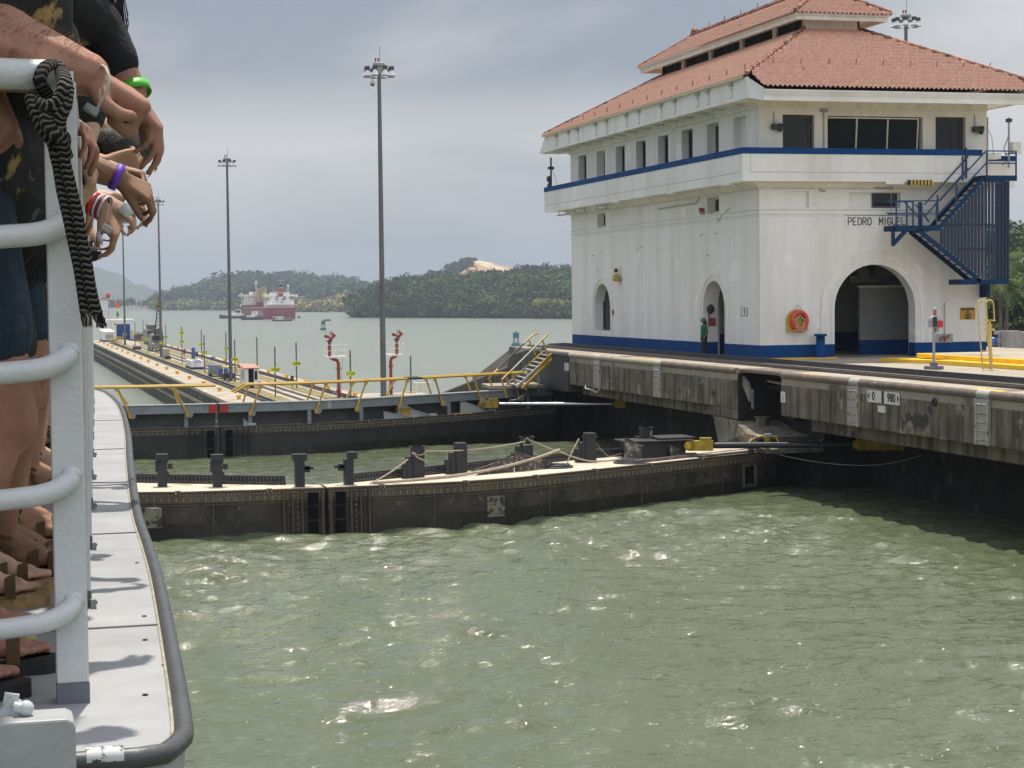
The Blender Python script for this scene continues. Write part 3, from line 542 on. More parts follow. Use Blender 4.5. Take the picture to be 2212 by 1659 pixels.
# lettering on a raised plaque
s = MB(); s.use(wall_white); s.bx(33.79, 36.86, Y0-0.02, Y0-0.001, 2.61, 3.1); pl = s.build('name_plaque', None, H)
def fw_(Xc, zc, Y=Y0-0.022): return lambda x, y, d: (Xc+x, Y-d, zc+y)
mfont = mat('brown_black_lettering', (0.045, 0.042, 0.04), 0.7)
def stroke_text(txt, x, z, h, w, gap, Y, th, m, parent):
    """single-stroke block capitals as thin raised bars"""
    G = {'P': [(0, 0, 0, 1), (0, 1, .7, 1), (.7, 1, 1, .8), (1, .8, 1, .62), (1, .62, .7, .45), (.7, .45, 0, .45)], 'E': [(0, 0, 0, 1), (0, 1, .85, 1), (0, .5, .75, .5), (0, 0, .85, 0)],
         'D': [(0, 0, 0, 1), (0, 1, .6, 1), (.6, 1, 1, .75), (1, .75, 1, .25), (1, .25, .6, 0), (.6, 0, 0, 0)], 'R': [(0, 0, 0, 1), (0, 1, .7, 1), (.7, 1, 1, .8), (1, .8, 1, .65), (1, .65, .7, .5), (.7, .5, 0, .5), (.45, .5, 1, 0)],
         'O': [(.3, 0, 0, .25), (0, .25, 0, .75), (0, .75, .3, 1), (.3, 1, .7, 1), (.7, 1, 1, .75), (1, .75, 1, .25), (1, .25, .7, 0), (.7, 0, .3, 0)], 'M': [(0, 0, 0, 1), (0, 1, .5, .4), (.5, .4, 1, 1), (1, 1, 1, 0)],
         'I': [(.3, 0, .3, 1)], 'G': [(1, .8, .7, 1), (.7, 1, .3, 1), (.3, 1, 0, .75), (0, .75, 0, .25), (0, .25, .3, 0), (.3, 0, .7, 0), (.7, 0, 1, .2), (1, .2, 1, .48), (1, .48, .6, .48)],
         'U': [(0, 1, 0, .25), (0, .25, .3, 0), (.3, 0, .7, 0), (.7, 0, 1, .25), (1, .25, 1, 1)], 'L': [(0, 1, 0, 0), (0, 0, .85, 0)]}
    mb = MB()
    for ch in txt:
        if ch == ' ': x += w*1.5; continue
        for a, b, c, d in G[ch]:
            p, q = Vector((x+a*w, Y, z+b*h)), Vector((x+c*w, Y, z+d*h)); dr = (q-p).normalized()*th*0.4; mb.bar(p-dr, q+dr, th, 0.012, up=(0, 1, 0))
        x += (w*0.6 if ch == 'I' else w)+gap
    return mb.build('lettering', m, parent)
stroke_text('PEDRO', 33.93, 2.70, 0.29, 0.155, 0.065, Y0-0.03, 0.035, mfont, pl); stroke_text('MIGUEL', 35.33, 2.70, 0.29, 0.155, 0.062, Y0-0.03, 0.035, mfont, pl)
# number notice 1
s = MB(); s.use(sign_black); s.bx(X0-0.02, X0-0.001, 73.2, 73.93, -1.0, -0.67); s.use(mat('fresh_white', (0.75, 0.75, 0.75), 0.6)); s.bx(X0-0.025, X0-0.02, 73.22, 73.91, -0.98, -0.69); o = s.build('number_notice', None, H)
text_mesh('1', 0.3, lambda x, y, d: (X0-0.03, 73.45-x*1.8, -0.84+y), m=sign_black, parent=o, bold=0.01); text_mesh('N\nE', 0.13, lambda x, y, d: (X0-0.03, 73.78-x*1.8, -0.84+y), m=sign_black, parent=o)
# conduits, small lights, alarm, wall hooks
s = MB()
s.tube([(32.6, Y0-0.05, 4.25), (32.7, Y0-0.06, 4.1), (32.9, Y0-0.06, 4.08)], 0.03, 6); s.tube([(33.2, Y0-0.03, 4.15), (33.25, Y0-0.03, 4.4), (33.35, Y0-0.1, 4.42)], 0.02, 6)
s.tube([(35.0, Y0-0.1, 4.4), (35.05, Y0-0.1, 4.25), (35.2, Y0-0.1, 4.2), (35.95, Y0-0.1, 4.2)], 0.03, 6); s.tube([(35.6, 71.3, 4.45), (35.6, 71.3, 3.2)], 0.012, 5)
s.tube([(X0-0.03, 76.5, 3.2), (X0-0.05, 76.3, 3.0), (X0-0.03, 75.9, 3.3), (X0-0.03, 75.0, 3.55)], 0.012, 5); s.tube([(X0-0.04, 84, 3.9), (X0-0.04, 79, 3.93), (X0-0.04, 78.5, 4.2)], 0.02, 5)
s.tube([(32.85, Y0-0.04, 7.4), (32.85, Y0-0.04, 5.4)], 0.02, 5); s.bx(32.7, 33.0, Y0-0.15, Y0-0.01, 7.3, 7.4)
for y, z in ((92.6, 2.15), (94, 1.95), (86.9, 2.15), (86.3, 2.2), (78.3, 2.5), (76.6, 2.5), (77.6, 1.6), (93.3, 1.2), (74.0, 4.9), (73.2, 4.9)): s.tube([(X0-0.002, y, z), (X0-0.08, y+0.02, z+0.01), (X0-0.12, y-0.05, z-0.02)], 0.018, 5)
s.tube([(38.3, Y0-0.05, -0.55), (38.3, Y0-0.05, -2.0)], 0.018, 5)
s.build('conduit', mat('conduit_grey', (0.3, 0.3, 0.28), 0.6), H)
s = MB(); s.use(mat('hydrant_red', (0.3, 0.02, 0.02), 0.5)); s.bx(37.95, 38.65, Y0-0.01, Y0+0.0, -2.2, -1.9)
s.use(steel_grey); s.bx(37.9, 38.7, Y0-0.03, Y0-0.012, -2.22, -1.86); s.use(MATS['hydrant_red']); s.tube([(38.1, Y0-0.08, -2.15), (38.15, Y0-0.08, -1.98), (38.45, Y0-0.08, -2.0), (38.5, Y0-0.08, -1.9)], 0.03, 6); s.tube([(38.3, Y0-0.08, -2.05), (38.3, Y0-0.08, -2.15)], 0.04, 6); s.build('hose_valve', None, H)
s = MB(); s.use(MATS['hydrant_red']); s.bx(X0-0.22, X0-0.05, 78.02, 78.2, 3.5, 3.68); s.use(steel_grey); s.bx(X0-0.2, X0-0.002, 78.03, 78.19, 3.4, 3.5); s.build('alarm_lamp', None, H)
s = MB(); s.use(MATS['hydrant_red']); s.bx(X0-0.05, X0-0.002, 90.8, 90.95, -1.1, -0.85); s.build('small_sign', None, H)
s = MB(); s.bx(X0+0.2, X0+0.22, 78.347, 78.349, -1.6, -1.3); s.bx(X0+0.25, X0+0.6, 78.32, 78.345, -1.5, -1.15); s.build('red_notice', mat('faded_red_notice', (0.3, 0.06, 0.07), 0.6), H)
lamp_body = mat('dark_floodlight', (0.03, 0.03, 0.032), 0.5)
for x in (30.65, 39.7):
    s = MB(); s.bx(x-0.14, x+0.16, Y0-0.3, Y0-0.05, 6.55, 6.78); s.cyl((x+0.1, Y0-0.18, 6.66), (x+0.28, Y0-0.22, 6.62), 0.15, 0.19); s.bar((x, Y0-0.06, 6.7), (x, Y0-0.04, 7.3), 0.02); s.build('floodlight', lamp_body, H)
for y in (97.2, 94.2, 90.6):
    s = MB(); s.use(steel_grey); s.bx(29.25, 29.45, y-0.9, y+0.9, 4.17, 4.23); s.bar((29.35, y-0.8, 4.23), (29.35, y-0.8, 4.43), 0.03); s.bar((29.35, y+0.8, 4.23), (29.35, y+0.8, 4.43), 0.03); s.build('balcony_light', None, H)
for y in (79.6, 87.3, 73.0): s = MB(); s.bx(28.96, 29.2, y-0.4, y+0.4, 4.36, 4.43); s.build('lamp_strip', trim_white, H)
s = MB(); s.bx(35.3, 36.1, 71.1, 71.25, 4.33, 4.43); s.build('lamp_strip', trim_white, H)
# equipment on the balcony ends
s = MB(); s.use(dark_steel); s.tube([(29.3, 99.3, 5.78), (29.3, 99.3, 7.4)], 0.05, 6); s.tube([(29.35, 99.3, 6.9), (29.6, 99.5, 6.3), (29.7, 99.4, 5.8)], 0.012, 5); s.bx(29.15, 29.45, 99.2, 99.4, 6.75, 6.9); s.build('radio_mast', None, bal)
s = MB(); s.use(dark_steel); s.lathe([(0.14, 0), (0.12, 0.12), (0.06, 0.2), (0.06, 0.28), (0.15, 0.32), (0.15, 0.52), (0.08, 0.58), (0, 0.6)], (29.08, 98.9, 5.78), 12); s.build('searchlight', None, bal)
s = MB(); s.use(steel_grey); s.tube([(40.95, 73.0, 5.4), (40.95, 73.0, 7.3)], 0.04, 6); s.tube([(42.2, 73.4, 5.2), (42.2, 73.4, 7.35)], 0.045, 8); s.use(trim_white); s.bx(40.45, 41.6, 73.0, 73.5, 5.55, 5.8); s.bx(42.3, 42.7, 73.2, 73.6, 5.8, 6.3); s.use(dark_steel); s.bx(42.1, 42.3, 73.3, 73.5, 7.15, 7.3); s.tube([(40.98, 73, 6.8), (41.15, 73, 6.5), (41.25, 73, 5.7)], 0.012, 5)
s.tube([(42.1, 73.3, 6.5), (41.9, 73.3, 6.0), (42.1, 73.3, 5.5), (41.8, 73.3, 5.3)], 0.02, 5); s.build('radio_equipment', None, bal)

# blue outside staircase
ST = H
stair = MB(); ya, yb = 70.25, 71.1
def stringers(mb, a, b, w=0.22):
    for y in (ya, yb): mb.bar((a[0], y, a[1]), (b[0], y, b[1]), 0.06, w, up=(0, 1, 0)) if False else mb.extr([(a[0], a[1]-w/2), (b[0], b[1]-w/2), (b[0], b[1]+w/2), (a[0], a[1]+w/2)], 'y', y-0.03, y+0.03)
stringers(stair, (37.2, 2.5), (39.25, 4.55)); stringers(stair, (36.3, 2.42), (39.1, 0.33))
for k in range(10): t_ = (k+0.5)/10; stair.bx(37.2+2.05*t_-0.12, 37.2+2.05*t_+0.12, ya+0.03, yb-0.03, 2.5+2.05*t_, 2.54+2.05*t_)
for k in range(11): t_ = (k+0.5)/11; stair.bx(36.3+2.8*t_-0.13, 36.3+2.8*t_+0.13, ya+0.03, yb-0.03, 2.42-2.09*t_, 2.46-2.09*t_)
for x0_, x1_, z_ in ((35.2, 37.2, 2.5), (39.25, 40.75, 4.55), (38.15, 40.35, 0.3)):
    stair.bx(x0_, x1_, ya-0.03, ya+0.03, z_-0.11, z_+0.11); stair.bx(x0_, x1_, yb, yb+0.06, z_-0.11, z_+0.11); stair.bx(x0_, x1_, ya+0.03, yb, z_+0.02, z_+0.06); stair.bx(x0_-0.03, x0_+0.03, ya-0.03, yb+0.03, z_-0.11, z_+0.11)
stair.bx(35.12, 35.24, ya, ya+0.1, 1.78, 2.4); stair.bar((35.2, ya+0.1, 1.85), (35.75, ya+0.1, 2.38), 0.14, up=(0, 1, 0)); stair.bx(39.95, 40.1, Y0-0.6, Y0, -0.35, 0.2)
stc = stair.build('staircase', stair_blue, H)
rl = MB()
def rail(pts, h=(1.0, 0.5), y=ya):
    for hh in h:
        for p, q in zip(pts, pts[1:]): rl.bar((p[0], y, p[1]+hh), (q[0], y, q[1]+hh), 0.05)
def posts(xs_, y=ya, h=1.0):
    for x, z in xs_: rl.bar((x, y, z), (x, y, z+h), 0.055)
rail([(35.3, 2.6), (37.25, 2.62), (39.35, 4.66), (40.75, 4.66)]); posts([(35.3, 2.6), (36.05, 2.6), (37.1, 2.6), (38.0, 3.3), (39.38, 4.6), (40.72, 4.6)])
rail([(35.35, 2.6), (36.5, 2.62)], y=yb); rail([(37.0, 2.5), (39.0, 4.5)], y=yb); posts([(36.2, 2.6), (36.75, 2.6), (37.6, 2.9), (38.75, 4.5)], y=yb); rl.bar((36.1, yb, 3.6), (36.8, yb, 2.9), 0.05); rl.bar((36.6, yb, 3.5), (37.2, yb, 2.8), 0.05)
for y in (ya, yb): pass
rl.bar((35.3, ya, 3.6), (35.3, yb, 3.65), 0.05); rl.bar((35.3, ya, 3.1), (35.3, yb, 3.15), 0.05); rl.bar((40.72, ya, 5.6), (40.72, yb, 5.6), 0.05); rl.bar((38.9, yb, 4.6), (38.9, yb, 5.85), 0.07); rl.bar((36.85, yb, 2.6), (36.85, yb, 3.6), 0.09)
rl.build('handrail', mat('blue_handrail_paint', (0.006, 0.042, 0.13), 0.45), stc)
s = MB(); x = 37.32; k = 0
while x < 40.4:
    top = min(4.42, 2.5+(x-37.2)-0.14) if x < 39.25 else 4.42; bot = max(0.42, 2.42-(x-36.3)*0.746+0.13)
    if top-bot > 0.1: s.bx(x-0.055, x+0.055, ya-0.02, ya+0.02, bot, top)
    x += 0.155; k += 1
s.bx(40.33, 40.4, ya-0.04, ya+0.04, 0.2, 4.45)
for z in (1.6, 2.6): s.bx(37.4 if z > 2 else 38.2, 40.35, ya+0.02, ya+0.06, z, z+0.08)
for k in range(6): s.bx(40.33, 40.37, ya+0.06+k*0.15, ya+0.16+k*0.15, 0.4, 4.4)
s.build('slat_screen', mat('dark_blue_slats', (0.003, 0.020, 0.060), 0.5, var=0.12, scale=2), stc)
# blue bollard pillar by the arch
s = MB(); s.lathe([(0.22, ZC), (0.22, -2.3), (0.18, -2.3), (0.18, -1.85), (0.26, -1.85), (0.26, -1.76), (0.0, -1.76)], (32.5, 71.45, 0), 14); s.build('blue_pillar', wall_blue, H)

# ---- things at the house
t = thing('life_ring', 'orange life ring with rope coil hanging on a yellow rounded board on the white wall', 'life ring', (31.62, Y0-0.1, -1.6))
bm_ = MB(); pl_ = [(31.17, -1.62), (32.07, -1.62), (32.07, -1.2)]+[(31.62+0.45*math.cos(a), -1.2+0.45*math.sin(a)) for a in [math.pi*k/10 for k in range(1, 10)]]+[(31.17, -1.2)]
bm_.extr(pl_, 'y', Y0-0.1, Y0-0.02); bm_.bx(31.17, 32.07, Y0-0.3, Y0-0.1, -1.62, -1.58); bm_.build('board', mat('ochre_board', (0.5, 0.30, 0.02), 0.6), t)
s = MB(); s.tube([(31.68+0.31*math.cos(a), Y0-0.2, -1.22+0.36*math.sin(a)) for a in [2*math.pi*k/24 for k in range(25)]], 0.095, 10, cap=False); s.build('ring', mat('life_ring_orange', (0.62, 0.065, 0.03), 0.5), t)
s = MB(); s.tube([(31.66+(0.2+0.05*math.sin(5*a))*math.cos(a), Y0-0.28, -1.25+(0.22+0.04*math.cos(4*a))*math.sin(a)) for a in [2*math.pi*k/30 for k in range(31)]], 0.022, 6); s.tube([(31.5, Y0-0.28, -1.4), (31.6, Y0-0.3, -1.62), (31.8, Y0-0.3, -1.6), (31.85, Y0-0.28, -1.3)], 0.02, 6); s.tube([(31.3, Y0-0.05, -0.95), (31.68, Y0-0.05, -0.55), (32.0, Y0-0.05, -0.95)], 0.012, 5)
s.build('rope', mat('pale_rope', (0.45, 0.4, 0.32), 0.9), t)
t = thing('warning_sign', 'ochre sign reading MANTENGA EL AREA LIBRE beside the yellow ladder on the white wall', 'sign', (39.39, Y0, -1.27))
s = MB(); s.bx(39.05, 39.73, Y0-0.03, Y0-0.005, -1.27, -0.77); s.build('panel', mat('ochre_sign', (0.48, 0.27, 0.015), 0.6), t)
for k, w in enumerate(('MANTENGA', 'EL', 'AREA', 'LIBRE')): text_mesh(w, 0.115, fw_(39.39, -0.845-k*0.118, Y0-0.03), m=sign_black, parent=t, bold=0.006)
# yellow ladder on a post
t = thing('boarding_ladder', 'pale yellow boarding ladder with two hooped tops standing on the kerb', 'ladder', (32.75, 58.3, ZC))
def pq(u, v, y=58.3): return P(u, v, y=y)
m = mat('pale_yellow_metal', (0.55, 0.42, 0.13), 0.5, var=0.15, scale=5, spots=((0.3, 0.25, 0.15), 14, 0.64))
s = MB()
def hoop(u0, u1, ytop, yb0, yb1, ub0, ub1): # legs and semicircle in screen plane at Y=58.3
    c = (u0+u1)/2; r = (u1-u0)/2
    pts = [pq(ub0, yb0)]+[pq(c-r*math.cos(a), ytop+r*1.1-r*1.1*math.sin(a)) for a in [math.pi*k/8 for k in range(9)]]+[pq(ub1, yb1)]
    s.tube(pts, 0.024, 6)
hoop(2111, 2129, 648, 798, 690, 2123, 2131); hoop(2130, 2146, 648, 760, 690, 2137, 2148)
s.bar(pq(2141, 798), pq(2138, 700), 0.1, 0.06); s.bar(pq(2129, 692), pq(2150, 692), 0.05); s.bar(pq(2127, 712), pq(2148, 712), 0.07); s.bar(pq(2138, 700), pq(2138, 690), 0.05); s.bar(pq(2130, 690), pq(2138, 770), 0.04)
s.build('frame', m, t)
for k, v in enumerate((699, 718, 737, 757, 776, 796)): 
    s = MB(); s.bar(pq(2113+k*2, v), pq(2133+k*1.2, v+1), 0.035, 0.025); s.build('rung', m, t)
# telephone post with red card
t = thing('call_post', 'grey call box post with hood and red notice in front of the arch', 'call box', (31.53, 59.9, ZC))
s = MB(); s.bx(31.28, 31.78, 59.65, 60.15, ZC, ZC+0.12); s.bx(31.42, 31.64, 59.8, 60.0, ZC+0.12, ZC+0.24); s.build('base', mat('grey_base', (0.16, 0.16, 0.17), 0.8), t, bevel=0.01)
s = MB(); s.cyl((31.53, 59.9, ZC+0.2), (31.53, 59.9, ZC+1.6), 0.045); s.build('post', steel_grey, t)
s = MB(); s.extr([(31.36, -1.32), (31.36, -1.05)]+[(31.53-0.17*math.cos(a), -1.05+0.15*math.sin(a)) for a in [math.pi*k/8 for k in range(1, 8)]]+[(31.70, -1.05), (31.70, -1.32)], 'y', 59.7, 59.98); s.build('hood', mat('galvanised_hood', (0.4, 0.43, 0.45), 0.35, metal=0.3), t)
s = MB(); s.use(sign_black); s.bx(31.38, 31.54, 59.68, 59.7, -1.3, -0.95); s.use(mat('red_notice_card', (0.5, 0.02, 0.04), 0.6)); s.bx(31.57, 31.76, 59.66, 59.7, -1.32, -1.08); s.build('notice', None, t)
s = MB(); s.use(steel_grey); s.bx(31.58, 31.68, 59.8, 59.95, -1.5, -1.32); s.use(mat('beacon_red_brown', (0.35, 0.12, 0.08), 0.4)); s.cyl((31.55, 59.85, -0.9), (31.55, 59.85, -0.7), 0.06); s.use(steel_grey); s.lathe([(0.065, -0.7), (0.06, -0.66), (0, -0.63)], (31.55, 59.85, 0), 10); s.build('beacon', None, t)
# blue-hooded phone and cabinets beyond the corner
ZQ = -5.5; b0 = P(2158, 766, z=ZQ)
t = thing('public_telephone', 'grey telephone pedestal with two blue hoods by the grey cabinet behind the control house', 'telephone', tuple(b0))
s = MB(); s.use(steel_grey); s.bx(b0.x-0.35, b0.x+0.35, b0.y-0.3, b0.y+0.3, ZQ, ZQ+0.25); s.cyl((b0.x, b0.y, ZQ+0.25), (b0.x, b0.y, ZQ+1.8), 0.09); s.bx(b0.x-0.28, b0.x+0.28, b0.y-0.2, b0.y+0.2, ZQ+1.0, ZQ+1.4); s.bx(b0.x-0.38, b0.x+0.38, b0.y-0.2, b0.y+0.2, ZQ+1.7, ZQ+2.0); s.build('pedestal', None, t)
for sg in (-1, 1):
    s = MB(); s.ball((b0.x+sg*0.5, b0.y, ZQ+1.15), 0.36, 8, (1, 0.8, 0.95)); s.build('hood', mat('blue_plastic_hood', (0.03, 0.10, 0.42), 0.3), t)
b0 = P(2178, 767, z=ZQ); t = thing('cabinet', 'plain grey electrical cabinet with rusty foot behind the control house', 'cabinet', tuple(b0))
s = MB(); s.bx(b0.x, b0.x+1.2, b0.y, b0.y+1.2, ZQ, ZQ+2.0); s.build('body', mat('grey_cabinet_paint', (0.26, 0.265, 0.27), 0.5, streak=((0.3, 0.2, 0.12), 0.3, 2, 0.3)), t, bevel=0.03)
s = MB(); s.bx(b0.x+0.08, b0.x+0.56, b0.y-0.02, b0.y, ZQ+0.1, ZQ+1.9); s.bx(b0.x+0.64, b0.x+1.12, b0.y-0.02, b0.y, ZQ+0.1, ZQ+1.9); s.build('door', MATS['grey_cabinet_paint'], t)
s = MB(); s.bx(b0.x+1.3, b0.x+4, b0.y+0.3, b0.y+1.5, ZQ, ZQ+1.9); tag(s.build('cabinet', MATS['grey_cabinet_paint'], bevel=0.03), 'wide grey cabinet cut by the right edge of the photo', 'cabinet')
s = MB(); s.bx(b0.x-14, b0.x+20, b0.y+8, b0.y+8.3, ZQ-0.2, ZQ+0.7); tag(s.build('low_wall', dark_steel), 'low dark wall in front of the trees behind the control house', 'low wall')
# striped height bar under the balcony
t = thing('striped_bar', 'yellow and black striped bar hanging under the front balcony of the control house', 'warning bar', (36.4, 71.0, 4.4))
stm = mat('hazard_yellow', (0.62, 0.42, 0.03), 0.6)
x0 = 36.25
for k in range(14):
    s = MB() if k == 0 else s; s.use(stm if k % 2 else sign_black); s.bx(x0+k*0.078, x0+(k+1)*0.078, 70.98, 71.12, 4.28 if k > 10 else 4.3, 4.50)
s.build('stripes', None, t)
# yellow bell lamp on the left wall, mirror and little blue gate in the doorway
t = thing('wall_siren', 'ochre siren with dark red lamp on the white wall above the arched window', 'siren', (29.9, 89.9, 0.7))
s = MB(); s.use(mat('ochre_siren', (0.4, 0.28, 0.05), 0.5)); s.bx(29.75, 30.0, 89.5, 90.1, 0.58, 0.62); s.lathe([(0.2, 0.62), (0.18, 0.85), (0.08, 0.96), (0, 0.97)], (29.8, 89.7, 0), 12); s.build('body', None, t)
s = MB(); s.cyl((29.85, 89.9, 1.02), (29.85, 89.9, 1.22), 0.09); s.build('lamp', mat('dark_red_lamp', (0.06, 0.01, 0.008), 0.3), t)
t = thing('convex_mirror', 'round dark convex mirror on a bracket in the arched doorway', 'mirror', (30.3, 78.2, -0.7))
s = MB(); s.ball((30.25, 78.0, -0.75), 0.21, 9, (0.9, 0.3, 1)); s.bar((30.25, 78.2, -0.75), (30.3, 78.34, -1.25), 0.04); s.build('mirror', dark_steel, t)
t = thing('blue_gate', 'small blue tubular gate in the arched doorway of the left wall', 'gate', (30.5, 76.2, ZC))
s = MB()
for y in (75.85, 76.35, 76.8): s.bar((30.45, y, ZC), (30.45, y, -1.5), 0.06)
for z in (-1.52, -1.95, -2.4): s.bar((30.45, 75.85, z), (30.45, 76.8, z), 0.05)
s.build('frame', cap_blue, t)
# ------------------------------------------------------------------ mitre gates
gate_steel = mat('weathered_gate_steel', (0.058, 0.047, 0.036), 0.75, var=0.4, scale=1.0, bump=0.012, bscale=7, streak=((0.018, 0.016, 0.014), 0.75, 1.5, 0.35), spots=[((0.13, 0.115, 0.095), 5.5, 0.62), ((0.025, 0.021, 0.017), 1.1, 0.58)])
gate_band = mat('gate_top_band', (0.10, 0.08, 0.06), 0.75, var=0.35, scale=1.2, streak=((0.16, 0.085, 0.035), 0.55, 1.2, 0.3))
gate_deck = mat('dusty_gate_deck', (0.52, 0.45, 0.35), 0.9, var=0.2, scale=1.4, bump=0.01, bscale=12, spots=((0.33, 0.28, 0.21), 1.0, 0.6))
gate_deck2 = mat('grey_gate_deck', (0.2, 0.185, 0.155), 0.9, var=0.3, scale=1.6, bump=0.01, bscale=12, spots=((0.32, 0.29, 0.24), 1.5, 0.6))
rivet_m = mat('dusty_rivets', (0.33, 0.28, 0.21), 0.7, var=0.2, scale=3)
post_m = mat('black_post_steel', (0.022, 0.023, 0.027), 0.5, var=0.2, scale=3)
far_skin = mat('dark_gate_skin', (0.028, 0.028, 0.030), 0.6, var=0.3, scale=0.6, streak=((0.012, 0.012, 0.012), 0.6, 1.0, 0.3), spots=((0.045, 0.045, 0.045), 0.5, 0.64))
MX = 9.12; DZ = -5.55
def leaf_outline(sx, oy, g=0.05):
    f = [(MX+g, 54.22), (11.1, 54.3), (13.2, 54.5), (15.0, 55.05), (17.9, 56.6), (22.6, 59.25), (26.2, 61.35), (26.9, 62.2)]
    b = [(26.6, 63.6), (21.2, 61.75), (19.4, 60.95), (16.05, 59.2), (12.85, 57.25), (MX+g, 55.2)]
    pts = f+b; pts = [(x, y+oy) for x, y in pts]
    return pts if sx > 0 else [(2*MX-x, y) for x, y in pts][::-1]
def front_path(sx, oy):
    f = [(MX+0.05, 54.22), (11.1, 54.3), (13.2, 54.5), (15.0, 55.05), (17.9, 56.6), (22.6, 59.25), (26.2, 61.35)]
    return [Vector(((x if sx > 0 else 2*MX-x), y+oy, 0)) for x, y in f]
def walk(path, step, s0=0.0):
    res = []; acc = s0
    for a, b in zip(path, path[1:]):
        d = (b-a).length; t = (b-a)/d; nn = Vector((t.y, -t.x, 0)); nn = nn if nn.y < 0 else -nn
        while acc < d: res.append((a+t*acc, t, nn)); acc += step
        acc -= d
    return res
def rivets(mb, path, zs, step, r=0.016):
    for z, st in zs:
        for p, t, nn in walk(path, st*step, 0.05):
            q = p+nn*0.022; up = Vector((0, 0, 1)); T = t*r; 
            mb.add([q-T-up*r+up*z, q+T-up*r+up*z, q+T+up*r+up*z, q-T+up*r+up*z, q+nn*r*0.9+up*z], [(0, 1, 4), (1, 2, 4), (2, 3, 4), (3, 0, 4)], False)
def make_leaf(sx, oy, skin, deck, near, label):
    g = thing('gate_leaf', label, 'lock gate', (MX+sx*9, 58+oy, DZ), 'steel mitre gate leaves of the lock')
    ol = leaf_outline(sx, oy)
    s = MB(); s.prism(ol, -12, DZ-0.03); s.build('skin', skin, g, auto=True)
    s = MB(); s.prism(ol, DZ-0.03, DZ); s.build('deck', deck, g, auto=True)
    fp = front_path(sx, oy)
    s = MB()
    for a, b in zip(fp, fp[1:]):
        s.add([a+Vector((0, -0.02, DZ-0.32)), b+Vector((0, -0.02, DZ-0.32)), b+Vector((0, -0.02, DZ+0.0)), a+Vector((0, -0.02, DZ+0.0))], [(0, 1, 2, 3)], False)
        s.add([a+Vector((0, -0.06, DZ-0.03)), b+Vector((0, -0.06, DZ-0.03)), b+Vector((0, -0.06, DZ+0.015)), a+Vector((0, -0.06, DZ+0.015)), a+Vector((0, 0.1, DZ+0.015)), b+Vector((0, 0.1, DZ+0.015))], [(0, 1, 2, 3), (3, 2, 5, 4)], False)
        s.add([a+Vector((0, -0.06, DZ-0.03)), b+Vector((0, -0.06, DZ-0.03)), b+Vector((0, -0.0, DZ-0.03)), a+Vector((0, 0.0, DZ-0.03))], [(0, 3, 2, 1)], False)
    gb_ = gate_band if near else mat('far_gate_band', (0.07, 0.058, 0.045), 0.75, var=0.3); s.ms = [gb_]; s.use(rivet_m); rivets(s, fp, [(DZ-0.09, 1), (DZ-0.2, 2), (DZ-0.26, 2)] if near else [(DZ-0.1, 1), (DZ-0.22, 2)], 0.105, 0.019 if near else 0.024); s.build('top_band', None, g)
    s = MB()
    for a, b in zip(fp, fp[1:]): s.add([a+Vector((0, -0.015, -8)), b+Vector((0, -0.015, -8)), b+Vector((0, -0.015, -6.48)), a+Vector((0, -0.015, -6.45))], [(0, 1, 2, 3)], False)
    s.build('wet_band', mat('wet_slime_steel', (0.018, 0.016, 0.012), 0.35, var=0.5, scale=2.5, streak=((0.05, 0.045, 0.035), 0.5, 3, 0.8)), g)
    # seams, edge plates and ladder slots by the mitre
    s = MB(); e0 = MX+sx*0.42
    for k in range(4): z1 = DZ-0.12-k*0.42; s.bx(min(e0-sx*0.16, e0+sx*0.12), max(e0-sx*0.16, e0+sx*0.12), 54.1+oy, 54.2+oy, z1-0.34, z1)
    s.build('step_slot', mat('black_void', (0.006, 0.006, 0.007), 0.95, spec=0.1), g)
    s = MB()
    for w, x in ((0.03, 1.0), (0.03, 1.25), (0.05, 0.12), (0.04, 0.72)): s.bx(MX+sx*x-w/2, MX+sx*x+w/2, 54.14+oy, 54.25+oy, -9, DZ-0.05)
    for k in range(16): s.box((MX+sx*0.85, 54.16+oy, DZ-0.2-k*0.16), (0.06, 0.06, 0.06)); s.box((MX+sx*1.12, 54.18+oy, DZ-0.12-k*0.12), (0.03, 0.04, 0.03)); s.box((MX+sx*1.4, 54.2+oy, DZ-0.12-k*0.12), (0.03, 0.04, 0.03))
    s.build('mitre_post', gate_band if near else far_skin, g)
    s = MB()
    for p, t, nn in walk(fp, 2.6, 1.6): q = p+Vector((0, 0.02, DZ)); s.box(q, (0.16, 0.08, 0.07)); s.bar(q+Vector((-0.06, -0.05, 0)), q+Vector((-0.06, -0.12, -0.06)), 0.025); s.bar(q+Vector((0.06, -0.05, 0)), q+Vector((0.06, -0.12, -0.06)), 0.025)
    s.build('edge_bracket', dark_steel, g)
    s = MB()
    for p, t, nn in walk(fp, 4.2, 3.2): s.box(p+nn*0.012+Vector((0, 0, -6.3)), (0.02, 0.02, 1.0))
    for p, t, nn in walk(fp, 0.55, 0.3): s.box(p+nn*0.008+Vector((0, 0, -5.93)), (0.56, 0.02, 0.025), ) if abs(t.y) < 0.15 else s.bar(p-t*0.28+nn*0.01+Vector((0, 0, -5.93)), p+t*0.28+nn*0.01+Vector((0, 0, -5.93)), 0.02, 0.025)
    s.build('seam', gate_band if near else far_skin, g)
    return g
g1r = make_leaf(1, 0, gate_steel, gate_deck, True, 'nearest weathered gate leaf on the right, dusty deck with black posts, reaching the lock wall')
g1l = make_leaf(-1, 0, gate_steel, gate_deck, True, 'nearest weathered steel gate leaf beside the boat, pale deck with three black posts')
g2r = make_leaf(1, 27.2, far_skin, gate_deck2, False, 'second gate leaf on the right with grey beam and long yellow handrail')
g2l = make_leaf(-1, 27.2, far_skin, gate_deck2, False, 'second gate leaf on the left, grey beam with red end, beyond the boat')
